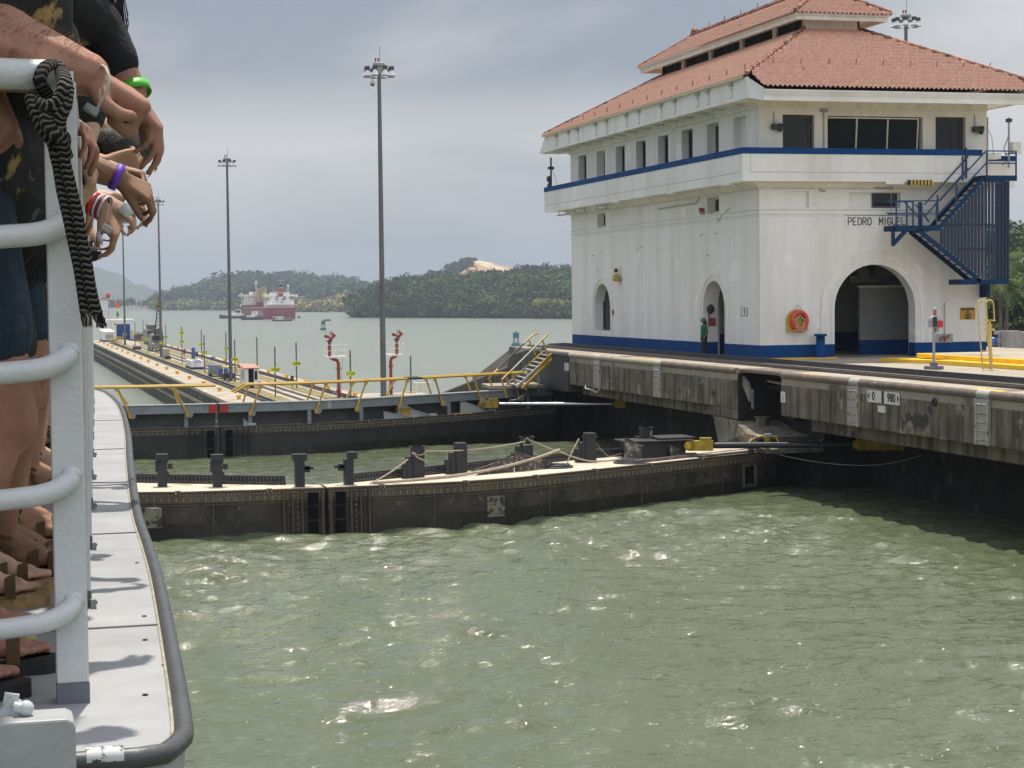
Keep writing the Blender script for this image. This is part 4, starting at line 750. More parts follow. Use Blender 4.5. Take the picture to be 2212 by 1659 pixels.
def on_leaf(x, off, oy=0, sx=1):           # a point on the leaf's centre band: off metres behind the front edge
    fp = front_path(1, oy); 
    for a, b in zip(fp, fp[1:]):
        if a.x <= x <= b.x or b is fp[-1]:
            k = (x-a.x)/(b.x-a.x); p = a.lerp(b, k); t = (b-a).normalized(); n = Vector((-t.y, t.x, 0)); return p+n*off, t, n
# black posts with stepped boxes
def post(x, y, parent, style, flip=1):
    s = MB(); z = DZ; h = 0.96
    s.bx(x-0.13, x+0.13, y-0.15, y+0.15, z, z+h-0.2)
    if style == 0:    # flanged head with plate and side box
        s.bx(x-0.17, x+0.17, y-0.17, y+0.17, z+h-0.24, z+h); s.bx(x-0.24, x+0.17, y-0.2, y+0.2, z+h-0.22, z+h-0.2); s.bx(x+0.17, x+0.30, y-0.1, y+0.1, z+0.52, z+0.68); s.extr([(x+0.1, z+0.02), (x+0.24, z+0.3), (x+0.17, z+0.45), (x+0.1, z+0.45)], 'y', y-0.02, y+0.02); s.bx(x-0.19, x+0.12, y-0.14, y+0.14, z+0.45, z+h-0.24)
    elif style == 1:
        s.bx(x-0.2*flip if flip > 0 else x-0.02, x+0.2 if flip > 0 else x+0.24, y-0.17, y+0.17, z+h-0.2, z+h); s.bx(min(x, x+0.3*flip), max(x, x+0.3*flip), y-0.1, y+0.1, z+0.42, z+0.62); s.bx(min(x, x+0.4*flip), max(x, x+0.4*flip), y-0.1, y+0.1, z+0.5, z+0.58)
    else:             # tall block stepped on one side
        s.bx(x-0.16, x+0.18, y-0.2, y+0.2, z, z+h); s.bx(x-0.34, x-0.16, y-0.15, y+0.15, z, z+0.66); s.bx(x-0.48, x-0.34, y-0.12, y+0.12, z, z+0.45); s.bx(x-0.2, x+0.24, y-0.22, y+0.22, z+(h-0.02 if style == 2 else h-0.14), z+(h if style == 2 else h-0.12))
    return s.build('fender_post', post_m, parent)
for x, y, p, st, fl in ((4.61, 56.4, g1l, 0, 1), (6.14, 55.65, g1l, 0, 1), (8.44, 54.85, g1l, 1, 1), (9.91, 54.97, g1r, 1, -1), (12.25, 56.19, g1r, 2, 1), (13.8, 57.06, g1r, 3, 1), (16.4, 58.72, g1r, 2, 1), (18.75, 59.4, g1r, 3, 1), (21.3, 61.1, g1r, 2, 1)): post(x, y, p, st, fl)
# riveted kick girders along the back edge
for sx, par in ((1, g1r), (-1, g1l)):
    s = MB(); bk = [(MX+1.0, 55.6), (12.85, 57.1), (16.05, 59.05), (19.4, 60.8), (21.0, 61.5)]; bk = [Vector((x if sx > 0 else 2*MX-x, y, DZ)) for x, y in bk]
    for a, b in zip(bk, bk[1:]): s.bar(a+Vector((0, 0, 0.13)), b+Vector((0, 0, 0.13)), 0.06, 0.26); s.bar(a+Vector((0, -0.1, 0.05)), b+Vector((0, -0.1, 0.05)), 0.05, 0.12)
    s.ms = [post_m]; s.use(mat('grey_rivets', (0.22, 0.21, 0.2), 0.6))
    for z in (0.06, 0.14, 0.2):
        for p, t, nn in walk(bk, 0.12, 0.05): s.box(p+nn*0.05+Vector((0, -0.07 if z < 0.1 else 0.0, z)), (0.025, 0.025, 0.025))
    s.build('kick_girder', None, par)
# number plates on the skins and the small window
pm = mat('flaking_plate', (0.2, 0.18, 0.135), 0.8, var=0.2, scale=6, spots=((0.04, 0.036, 0.03), 4.5, 0.53))
s = MB(); q = on_leaf(14.33, -0.03)[0]; t_ = on_leaf(14.33, 0)[1]; s.bar(q-t_*0.3+Vector((0, 0, -6.36)), q+t_*0.3+Vector((0, 0, -6.36)), 0.05, 0.62); o = s.build('draught_plate', pm, g1r)
s = MB(); s.bx(3.6, 4.4, 54.3, 54.36, -6.53, -5.93); s.bx(3.9, 4.4, 54.2, 54.3, -6.5, -5.96); o2 = s.build('draught_plate', pm, g1l)
q, t_, n_ = on_leaf(24.82, -0.05)
s = MB(); fr = mat('rusty_frame', (0.1, 0.085, 0.065), 0.8, var=0.3)
for a, b in (((-0.36, -5.95), (0.36, -5.95)), ((-0.36, -6.66), (0.36, -6.66)), ((-0.33, -5.95), (-0.33, -6.66)), ((0.33, -5.95), (0.33, -6.66))): s.bar(q+t_*a[0]+Vector((0, 0, a[1])), q+t_*b[0]+Vector((0, 0, b[1])), 0.09, 0.09)
hf = s.build('porthole_frame', fr, g1r)
s = MB(); s.bar(q-t_*0.3+Vector((0, 0, -6.3))+n_*0.03, q+t_*0.3+Vector((0, 0, -6.3))+n_*0.03, 0.03, 0.62); s.build('porthole', MATS['black_void'], hf)
# triangular braces, black housing, yellow strut eye on the near leaf
brace_m = mat('dusty_brace_steel', (0.09, 0.08, 0.07), 0.7, var=0.5, scale=4, spots=((0.3, 0.28, 0.25), 5, 0.55))
def brace(parent, x, m, oy=0, h=0.55, ln=1.5, off=0.9):
    p, t, n = on_leaf(x, off, oy); s = MB(); z = DZ
    for k in (0,):
        a, b, c = p+Vector((0, 0, h+z)), p+t*ln+Vector((0, -0.1, z+0.02)), p+Vector((0, 0, z))
        s.add([a, b, c, a+n*0.06, b+n*0.06, c+n*0.06], [(0, 2, 1), (3, 4, 5), (0, 1, 4, 3), (1, 2, 5, 4), (2, 0, 3, 5)], False)
        s.bar(a+n*0.03, b+n*0.03, 0.14, 0.03, up=(0, 0, 1)); s.box(b+Vector((0.05, 0, 0.05)), (0.35, 0.16, 0.1))
    return s.build('brace', m, parent)
brace(g1r, 16.3, brace_m, ln=2.0, h=0.62, off=1.5); s = MB(); p, t, n = on_leaf(16.2, 1.5); s.add([p+Vector((-0.05, 0, DZ+0.55)), p-t*1.6+Vector((0, 0, DZ)), p+Vector((-0.05, 0, DZ))], [(0, 1, 2)], False); s.extr([(p.x-1.6, DZ), (p.x, DZ), (p.x, DZ+0.5)], 'y', p.y-0.1, p.y-0.02); s.build('brace', brace_m, g1r)
brace(g1r, 20.9, brace_m, ln=1.9, h=0.72, off=1.6); brace(g1r, 22.2, brace_m, ln=0.9, h=0.4, off=0.9)
s = MB(); p, t, n = on_leaf(22.3, 1.9); s.bx(p.x-1.0, p.x+1.0, p.y-0.7, p.y+0.3, DZ, DZ+0.55); s.bx(p.x-1.2, p.x+1.2, p.y-0.9, p.y+0.4, DZ+0.55, DZ+0.6); s.bx(p.x+0.0, p.x+1.3, p.y-0.8, p.y+0.4, DZ+0.6, DZ+0.68); s.build('strut_housing', mat('black_housing', (0.02, 0.02, 0.022), 0.45), g1r, bevel=0.02)
for x_, o_ in ((20.2, 0.7), (17.9, 1.5)):
    p, t, n = on_leaf(x_, o_); s = MB(); s.lathe([(0.3, 0.0), (0.3, 0.05), (0.55, 0.05), (0.55, 0.0)], (p.x, p.y, DZ), 16); s.lathe([(0.45, 0.05), (0.45, 0.11), (0.35, 0.11), (0.35, 0.05)], (p.x, p.y, DZ), 16); s.build('hatch_rim', dark_steel, g1r)
s = MB()
for k in range(26):
    p, t, n = on_leaf(20.4+k*0.2, 0.45+0.3*rnd.random()); s.bar(p+Vector((0, 0, DZ+0.03)), p+t*0.1+n*0.06+Vector((0, 0, DZ+0.06)), 0.04)
p, t, n = on_leaf(20.2, 0.5); p2, _, _ = on_leaf(25.6, 0.5); s.bar(p+Vector((0, 0, DZ+0.05)), p2+Vector((0, 0, DZ+0.05)), 0.1, 0.1); s.build('deck_debris', mat('rough_debris', (0.12, 0.1, 0.085), 0.9, var=0.5, scale=5), g1r)
s = MB(); p, t, n = on_leaf(22.9, 0.35); p2, _, _ = on_leaf(25.9, 0.35); s.bar(p+Vector((0, 0, DZ+0.06)), p2+Vector((0, 0, DZ+0.06)), 0.5, 0.05); s.build('tread_plate', mat('dusty_tread_plate', (0.3, 0.27, 0.22), 0.7, var=0.4, scale=9), g1r)
yellow_steel = mat('dirty_yellow_steel', (0.42, 0.29, 0.015), 0.55, var=0.25, scale=3, streak=((0.08, 0.06, 0.02), 0.6, 5, 1))
def strut(a, b, r, label, m, lx):
    t = thing('gate_strut', label, 'gate strut', tuple(a), 'hydraulic struts that push the gate leaves')
    d = (Vector(b)-Vector(a)).normalized(); a = Vector(a); b = Vector(b); u = Vector((0, 0, 1)); sd = d.cross(u).normalized()
    s = MB(); s.bar(a, a+d*0.8, 0.28, 0.34); s.cyl(a-sd*0.14, a+sd*0.14, 0.17, n=16); s.bar(a+d*0.35+u*0.24, a+d*0.75+u*0.24, 0.2, 0.06); s.cyl(a-sd*0.24, a+sd*0.24, 0.09, n=12); s.build('eye', yellow_steel, t)
    s = MB(); s.cyl(a+d*0.85, b, r, n=20); s.build('rod', m, t)
    s = MB(); s.bar(b-d*0.1, b+d*1.6, 0.5, 0.36); s.cyl(b-d*0.25, b, r*1.25, n=16); s.build('anchor', yellow_steel, t)
    return t
strut((22.45, 59.95, -5.17), (27.9, 58.2, -5.17), 0.105, 'dark steel hydraulic rod with yellow eye above the nearest gate', mat('black_hydraulic_rod', (0.03, 0.032, 0.04), 0.22, metal=0.4, var=0.01), 0)
strut((22.0, 86.5, -5.17), (27.9, 84.0, -5.17), 0.085, 'bright polished hydraulic rod with yellow eye on the second gate', mat('polished_rod', (0.5, 0.5, 0.52), 0.16, metal=0.9, var=0.05), 0)
# gate hinge collar by the wall notch, cables and a yellow clamp
s = MB(); s.tube([(26.3+1.3*math.cos(a), 60.6+1.1*math.sin(a), DZ+0.25) for a in [math.pi*(-0.25+1.3*k/14) for k in range(15)]], 0.12, 6); s.tube([(26.3+1.3*math.cos(a), 60.6+1.1*math.sin(a), DZ+0.42) for a in [math.pi*(-0.25+1.3*k/14) for k in range(15)]], 0.05, 6); s.bx(25.3, 27.4, 60, 61.6, DZ, DZ+0.15)
s.build('hinge_collar', mat('grimy_collar_steel', (0.14, 0.13, 0.11), 0.6, var=0.6, scale=5, spots=((0.4, 0.38, 0.33), 6, 0.63)), g1r)
s = MB(); s.tube([(24.3, 59.9, -5.3), (24.9, 60.1, -5.0), (25.4, 60.2, -4.9), (25.7, 60.2, -5.0), (25.9, 60.1, -5.4)], 0.03, 6); s.use(yellow_steel); s.bx(25.25, 25.4, 60.0, 60.1, -5.4, -5.0); s.use(mat('light_grey_metal', (1, 1, 1))); s.bx(25.28, 25.5, 60.05, 60.25, -4.97, -4.87); s.ms[0:0] = []
s.m = [max(0, q) for q in s.m]; s.ms = s.ms or [dark_steel]; s.build('cable_clamp', None, g1r)

# ropes lying over the near gate
rope_m = mat('weathered_rope', (0.36, 0.31, 0.24), 0.95, var=0.2, scale=8)
def rope(pts, r, label, sag=0.0, m=rope_m):
    q = [Vector(p) for p in pts]; out_ = []
    for a, b in zip(q, q[1:]):
        n = 10
        for k in range(n): t_ = k/n; out_.append(a.lerp(b, t_)-Vector((0, 0, sag*4*t_*(1-t_))))
    out_.append(q[-1]); s = MB(); s.tube(out_, r, 6); tag(s.build('rope', m), label, 'rope', 'ropes lying and hanging on the nearest gate')
rope([(10.5, 54.7, DZ+0.03), (11.9, 55.9, DZ+0.6)], 0.022, 'thin tan rope running from the deck up to a black post near the mitre', 0.05)
rope([(12.1, 55.95, DZ+0.8), (12.5, 55.95, DZ+0.83), (16.3, 58.5, DZ+0.82)], 0.022, 'tan rope hanging slack between two black posts of the nearest gate', 0.1)
rope([(12.05, 55.9, DZ+0.8), (12.2, 55.95, DZ+0.65), (12.5, 55.95, DZ+0.5)], 0.03, 'tan rope wrapped round the post nearest the middle of the right gate leaf')
rope([(16.5, 58.5, DZ+0.85), (17.6, 58.6, DZ+0.4), (18.5, 58.6, DZ+0.1), (19.6, 58.9, DZ+0.1)], 0.03, 'thick pale rope sloping from a black post to a round hatch', 0.03)
rope([(10.6, 54.75, DZ+0.05), (12.5, 55.4, DZ+0.06), (14.2, 56.3, DZ+0.1), (15.8, 57.0, DZ+0.3), (17.3, 58.0, DZ+0.55)], 0.05, 'thick bundle of pale rope lying along the nearest gate deck', 0.02)
rope([(16.3, 58.5, DZ+0.9), (16.25, 58.48, DZ+0.7), (16.6, 58.5, DZ+0.72), (16.35, 58.45, DZ+0.93)], 0.025, 'short loop of pale rope knotted on the head of a black post')
rope([(18.3, 59.1, DZ+0.8), (18.0, 58.9, DZ+0.4), (17.8, 58.8, DZ+0.05)], 0.025, 'short rope hanging down beside a round hatch rim', 0)
rope([(18.9, 59.3, DZ+0.7), (19.6, 59.9, DZ+0.1), (21.3, 61.0, DZ+0.42)], 0.02, 'dark thin line sagging between the last two black posts', 0.05, rust_steel)
rope([(21.45, 60.9, DZ+0.85), (21.35, 60.85, DZ+0.5), (21.55, 60.8, DZ+0.3), (21.6, 60.6, DZ+0.02)], 0.03, 'coiled rope hanging on the last black post beside the black housing', 0.0)
rope([(25.5, 60.6, DZ+0.05), (27.2, 57.0, DZ-0.2), (28.5, 55.0, DZ+0.25)], 0.01, 'thin line stretched from the gate end towards the dark wall recess', 0.1)

# walkway beams and yellow handrails of the second gate
for sx, par in ((1, g2r), (-1, g2l)):
    fp = [p+Vector((0, 0.3, 0)) for p in front_path(sx, 27.2)]; bk = [p+Vector((0, 1.3, 0)) for p in front_path(sx, 27.2)]
    s = MB()
    for (a, b), (c, d) in zip(zip(fp, fp[1:]), zip(bk, bk[1:])):
        z0, z1 = -4.95, -4.58
        s.add([v+Vector((0, 0, z)) for v in (a, b, d, c) for z in (z0, z1)], [(0, 2, 3, 1), (1, 3, 5, 7), (6, 4, 2, 0), (7, 5, 4, 6)], False)
    bmp = s.build('walkway_beam', grey_paint, par)
    s = MB()
    for a, b in zip(fp, fp[1:]): s.bar(a+Vector((0, -0.01, -4.57)), b+Vector((0, -0.01, -4.57)), 0.1, 0.03)
    s.build('edge_strip', mat('pale_edge_strip', (0.42, 0.44, 0.46), 0.4), bmp)
    s = MB()
    for p, t_, nn in walk(fp, 2.62, 1.32): s.box(p+Vector((0, 0.1, -5.25)), (0.16, 0.12, 0.6))
    for p, t_, nn in walk(fp, 2.62, 0.5): s.box(p+Vector((0, -0.06, -4.72)), (0.08, 0.06, 0.05))
    s.build('beam_leg', grey_paint, par)
    s = MB()
    for (a, b) in zip(bk, bk[1:]): s.bar(a+Vector((0, -0.2, -5.25)), b+Vector((0, -0.2, -5.25)), 0.05, 0.6)
    s.build('back_plate', mat('dark_grey_plate', (0.10, 0.105, 0.11), 0.6, var=0.2), par)  # plate behind the beam legs, dark grey itself
    s = MB(); e = MX+sx*0.36; s.bx(min(MX+sx*0.06, MX+sx*0.42), max(MX+sx*0.06, MX+sx*0.42), fp[0].y-0.012, fp[0].y-0.002, -4.95, -4.58)
    s.bx(min(MX+sx*0.06, MX+sx*0.42), max(MX+sx*0.06, MX+sx*0.42), fp[0].y-0.002, fp[0].y+0.4, -4.58, -4.575)
    s.build('red_end', mat('red_marking', (0.42, 0.03, 0.02), 0.5), bmp)
    for x in ((14.1, 22.7) if sx > 0 else ()):
        q, tt, n_ = on_leaf(x, 0.28, 27.2); s = MB(); s.bar(q-tt*0.09+Vector((0, 0, -4.76)), q+tt*0.09+Vector((0, 0, -4.76)), 0.01, 0.37); s.build('white_band', white_paint, bmp)
    # handrail: two top rails with raking stanchions that fold along the walkway
    for off, z_foot, feet in ((0.2, -5.02, [(7.8, 7.25), (10.48, 10.97), (13.39, 13.86), (15.29, 15.78), (17.46, 17.9), (19.76, 19.37), (21.91, 21.52), (24.14, 23.77)]), (1.25, -4.6, [(7.5, 7.3), (10.3, 10.55), (13.15, 13.45), (15.0, 15.35), (17.0, 17.45), (19.4, 19.1), (21.6, 21.3), (23.9, 23.6)])):
        xs_ = [(f, h) for f, h in feet if (h > MX) == (sx > 0)]
        if sx < 0: xs_ += [(5.4, 4.9), (2.5, 2.9), (-0.5, 0.0)]
        for f, h in xs_:
            def pt(x, zz): 
                q, _, _ = on_leaf(x if x >= MX else 2*MX-x, off, 27.2); return Vector((x, q.y, zz))
            s = MB(); s.cyl(pt(f, z_foot), pt(h, -3.82), 0.045, n=8); s.cyl(pt(h, -3.95), pt(h, -3.78), 0.075, n=8)
            if off < 1: s.cyl(pt(f, z_foot-0.08), pt(f, z_foot+0.1), 0.09, n=8); 
            st_ = s.build('stanchion', yellow_rail, par)
            if off < 1: s = MB(); c_ = pt(f, z_foot+0.02)+Vector((0.1, 0.0, 0)); s.cyl(c_, c_+Vector((0, 0.08, 0)), 0.14, n=12); s.build('hinge_plate', grey_paint, st_)
        ends = (10.1, 24.9) if sx > 0 else (9.0, -4)
        for seg in ([(ends[0], ends[1])] if sx < 0 else [(10.35, 17.9), (17.9, 18.7), (18.7, 24.9)]):
            n_ = 12; pts = [pt(seg[0]+(seg[1]-seg[0])*k/n_, -3.78) for k in range(n_+1)]
            if sx > 0 and seg[0] < 11: pts = [pts[0]+Vector((-0.55, 0, -0.32))]+pts
            s = MB(); s.tube(pts, 0.05, 8); s.build('handrail', dark_steel if (seg[0] == 17.9 and sx > 0) else yellow_rail, par)
# braces, yellow drum, tread plate and end platform on the second gate
lgrey = mat('pale_grey_brace', (0.4, 0.42, 0.43), 0.5, var=0.1)
brace(g2r, 17.6, lgrey, 27.2, 0.6, 2.0, 0.35); brace(g2r, 16.8, lgrey, 27.2, 0.35, 1.6, 0.2); brace(g2r, 21.0, lgrey, 27.2, 0.62, 1.9, 0.35); brace(g2r, 10.2, lgrey, 27.2, 0.3, 0.3, 0.3)
q, _, _ = on_leaf(18.0, 0.55, 27.2); s = MB(); s.lathe([(0.5, 0), (0.5, 0.03), (0.38, 0.05), (0.36, 0.42), (0.38, 0.44), (0.38, 0.47), (0, 0.48)], (q.x, q.y, DZ), 18); s.build('yellow_drum', mat('ochre_drum', (0.40, 0.25, 0.03), 0.55), g2r)
q, _, _ = on_leaf(20.9, 0.2, 27.2); s = MB(); s.bx(q.x-0.5, q.x+0.5, q.y-0.05, q.y+0.4, DZ, DZ+0.03); s.build('yellow_plate', yellow_paint, g2r)
s = MB(); s.prism([(22.6, 87.3), (25.2, 87.0), (25.6, 90), (22.9, 90)], -4.5, -4.36); s.build('end_platform', concrete_top, g2r)
s = MB()
for k in range(30): x = 22.0+4.2*rnd.random(); q, t_, _ = on_leaf(x, 0.4+1.2*rnd.random(), 27.2); s.bar(q+Vector((0, 0, DZ+0.03)), q+t_*0.2+Vector((0, 0.1, DZ+0.05)), 0.06)
s.build('deck_debris', MATS['rough_debris'], g2r)
rope([(24.6, 87.6, -4.6), (24.0, 86.8, -4.9), (23.3, 86.2, -5.0)], 0.03, 'white hanging chain under the end platform of the second gate', 0.05, white_paint)
# stair from the second gate up to the wall
t = thing('gangway_stair', 'steep steel stair with yellow handrails from the second gate up to the lock wall', 'stair', (24.5, 88, -4.4))
def lp(a, b, k): return Vector(a).lerp(Vector(b), k)
aT, aB = Vector((25.75, 88.9, -2.86)), Vector((23.72, 88.3, -4.38)); bT, bB = Vector((25.75, 87.4, -2.9)), Vector((23.66, 86.3, -4.42))
for a, b in ((aB, aT), (bB, bT)):
    s = MB(); s.bar(a, lp(a, b, 0.6), 0.05, 0.12); s.build('stringer', steel_grey, t); s = MB(); s.bar(lp(a, b, 0.6), b, 0.06, 0.13); s.build('stringer', yellow_rail, t)
s = MB(); s.bar(bB+Vector((0.25, -0.05, -0.05)), bT+Vector((0.1, -0.05, -0.15)), 0.06, 0.12); s.build('stringer', yellow_rail, t)
for k in range(9): s = MB(); kk = (k+0.5)/9; s.bar(lp(aB, aT, kk), lp(bB, bT, kk), 0.16, 0.03); s.build('tread', steel_grey, t)
hb = [(P(1002, 851, y=87.5), P(1074, 763, y=88.6), P(1147, 725, y=89.2), P(1158, 722, y=89.3)), (P(1052, 851, y=85.8), P(1130, 763, y=87), P(1183, 722, y=87.6))]
def hr(pts, m1):
    pts = [P(*p) if isinstance(p, tuple) and not isinstance(p, Vector) else p for p in pts]
H1 = [P(1053, 819, y=87.5), P(1080, 803, y=88.0), P(1147, 733, y=89.0), P(1172, 708, y=89.3), P(1180, 705, y=89.4)]
def A5p(x, y, Y): s_ = 2212/550; return P((1550+x/s_)*.60636, (1100+y/s_)*.60636, y=Y)
r1 = [A5p(755, 1005, 87.5), A5p(900, 865, 88.0)], [A5p(900, 865, 88.0), A5p(1270, 500, 88.9)], [A5p(1270, 500, 88.9), A5p(1410, 370, 89.2), A5p(1475, 355, 89.3)]
r2 = [A5p(955, 1020, 85.6), A5p(1110, 870, 86.0)], [A5p(1110, 870, 86.0), A5p(1500, 480, 87.2)], [A5p(1500, 480, 87.2), A5p(1615, 370, 87.5)]
for r_, mid in ((r1, dark_steel), (r2, white_paint)):
    for k, sg in enumerate(r_): s = MB(); s.tube(sg, 0.045, 8); s.build('handrail', mid if k == 1 else yellow_rail, t)
for a, b in ((A5p(1340, 440, 89), A5p(1440, 660, 89)), (A5p(1535, 440, 87.3), A5p(1620, 665, 87.3)), (A5p(770, 1000, 87.5), A5p(820, 1120, 87.5)), (A5p(955, 1020, 85.6), A5p(1030, 1280, 85.6))):
    s = MB(); s.cyl(a, b, 0.04, n=8); s.build('stanchion', yellow_rail, t)
for a, b in ((A5p(1500, 870, 87.3), A5p(1480, 1180, 87.3)), (A5p(1330, 900, 87), A5p(1300, 1170, 87))):
    s = MB(); s.cyl(a, b, 0.06, n=8); s.build('prop', steel_grey, t)
# ------------------------------------------------------------------ lower approach wall and what stands on it
t = thing('approach_wall', 'long low concrete approach wall running away into the lake with tracks and grass strips', 'approach wall', (33, 350, ZI))
side_m = mat('tide_stained_wall', (0.085, 0.075, 0.06), 0.9, var=0.5, scale=0.35, bump=0.05, bscale=2, streak=((0.025, 0.022, 0.018), 0.8, 0.7, 0.2))
s = MB(); s.bx(24.7, 41.0, 151, 545, -20, ZI-0.35); s.bx(25.1, 48.5, 151, 222, -20, ZI-0.35); s.build('body', side_m, t)
s = MB(); s.bx(24.5, 41.2, 151, 546, ZI-0.35, ZI); s.bx(41.2, 48.7, 151, 222, ZI-0.35, ZI); s.build('paving', concrete_pale, t)
s = MB(); y = 152
while y < 545:
    ln = 3+3*rnd.random(); s.bx(24.3+0.05*rnd.random(), 24.7, y, y+ln-0.15, ZI-1.75-0.1*rnd.random(), ZI-1.4); s.bx(24.5, 24.72, y, y+ln-0.1, ZI-3.0, ZI-2.7); y += ln
s.build('fender_timber', mat('pale_worn_timber', (0.27, 0.24, 0.17), 0.9, var=0.5, scale=0.8), t)
s = MB()
for x, w in ((30.6, 1.9), (36.5, 1.9)): s.bx(x-w/2, x+w/2, 151, 520, ZI, ZI+0.05)
o = s.build('grass', grass_mat); o['kind'] = 'stuff'
s = MB()
for x, w, h in ((28.7, 0.9, 0.32), (38.45, 0.7, 0.28)): s.bx(x-w/2, x+w/2, 151, 490, ZI, ZI+h) if False else (s.bx(x-w/2, x-w/2+0.12, 151, 500, ZI, ZI+0.3), s.bx(x+w/2-0.12, x+w/2, 151, 500, ZI, ZI+0.3), s.bx(x-0.2, x+0.2, 151, 500, ZI, ZI+0.12))
for x in (32.6, 33.0, 34.2, 34.6): s.bx(x-0.08, x+0.08, 151, 480, ZI, ZI+0.08)
s.tube([(28.7, 500, ZI+0.2), (28.9, 510, ZI+0.2), (29.8, 520, ZI+0.2), (31.5, 526, ZI+0.2)], 0.25, 6); s.tube([(38.4, 500, ZI+0.2), (38.0, 512, ZI+0.2), (36.9, 522, ZI+0.2), (35, 528, ZI+0.2)], 0.25, 6)
tag(s.build('locomotive_track', dark_steel), 'dark towing tracks and return rails along the low approach wall', 'track')
# mooring bollards
bol_lab = 'small orange-yellow mooring block near the edge of the low approach wall'
bm_ = mat('orange_yellow_block', (0.75, 0.36, 0.02), 0.6, var=0.15, scale=1); wm_ = mat('pale_plinth', (0.55, 0.5, 0.4), 0.8)
first = None
Ls = [215.6, 234.9, 253.2, 272.5, 291.4, 310, 328.5, 347.8, 366.2, 383.8, 403.4, 421.7, 439.4, 458.6, 476.8, 493.6, 514.7, 197, 179]
Rs = [215.5, 233.7, 251, 268.8, 287.4, 306, 324.8, 344.4, 361.5, 381.9, 398.6, 418.7, 435.4, 451.6, 470, 490]
for side, ys_ in ((26.38, Ls), (39.75, Rs)):
    for y in ys_:
        if first is None:
            first = thing('mooring_block', bol_lab, 'bollard', (side, y, ZI), 'orange-yellow mooring blocks along both edges of the approach wall')
            s = MB(); s.bx(-0.2, 0.2, -0.22, 0.22, 0.04, 0.42); s.bx(-0.28, 0.28, -0.15, 0.15, 0.3, 0.5); lpart(s, 'block', bm_, first, bevel=0.03)
            s = MB(); s.bx(-0.5, 0.5, -0.35, 0.35, 0, 0.03); lpart(s, 'plinth', wm_, first)
        else: c = copy_tree(first); c.location = (side, y, ZI)
# distance posts with yellow boards
board_m = mat('fluorescent_yellow_board', (0.72, 0.80, 0.02), 0.5, var=0.04)
pole_m = mat('grey_brown_pole', (0.13, 0.11, 0.10), 0.6, var=0.2)
foot_m = mat('dull_yellow_foot', (0.62, 0.45, 0.10), 0.7)
red_m = mat('brick_red_paint', (0.28, 0.035, 0.02), 0.5, var=0.15)
for x, y, h, nums in ((32.1, 463.5, 5.8, ['360']), (37.5, 510.5, 5.9, []), (30.9, 407.9, 5.6, ['450']), (30.8, 371.0, 5.6, ['580']), (36.3, 427.2, 5.6, ['365']), (31.0, 332.7, 6.6, ['545', '700']), (36.3, 351.3, 5.7, ['640']), (30.8, 294.1, 5.8, ['820']), (36.4, 313.4, 5.8, ['755']),
                      (31.2, 258.6, 5.8, ['940']), (35.6, 269.0, 5.9, []), (31.1, 219.4, 5.8, ['1060']), (36.4, 237.7, 5.8, ['1000']), (39.3, 215.8, 5.3, ['1120']), (47.4, 220.4, 4.4, []), (30.9, 483.0, 5.2, ['228'])):
    lab = 'slim pole carrying the yellow board numbered %s on the approach wall' % nums[-1] if nums else {37.5: 'bare slim pole farthest along the approach wall behind the locomotives', 35.6: 'bare slim pole just behind the white booth with the reddish roof', 47.4: 'bare slim pole right of the second red fire monitor on the approach wall'}[x]
    t = thing('distance_post', lab, 'marker post', (x, y, ZI), 'slim marker poles on the approach wall')
    s = MB(); s.bar((0, 0, 0), (0, 0, h), 0.16); lpart(s, 'pole', pole_m, t)
    s = MB(); s.bx(-0.55, 0.55, -0.4, 0.4, 0, 0.12); lpart(s, 'foot', foot_m, t)
    for k, nm in enumerate(nums[::-1]):
        zc = h-2.66+k*1.55 if len(nums) > 1 else h-2.66; w = 0.9 if len(nm) < 4 else 1.06
        s = MB(); s.bx(-w/2, w/2, -0.14, -0.10, zc-0.26, zc+0.26); b = lpart(s, 'board', board_m, t)
        o = text_mesh(nm, 0.5, lambda a, b_, d, zc=zc: (a, -0.15, zc+b_), m=sign_black, bold=0.008); o.parent = b
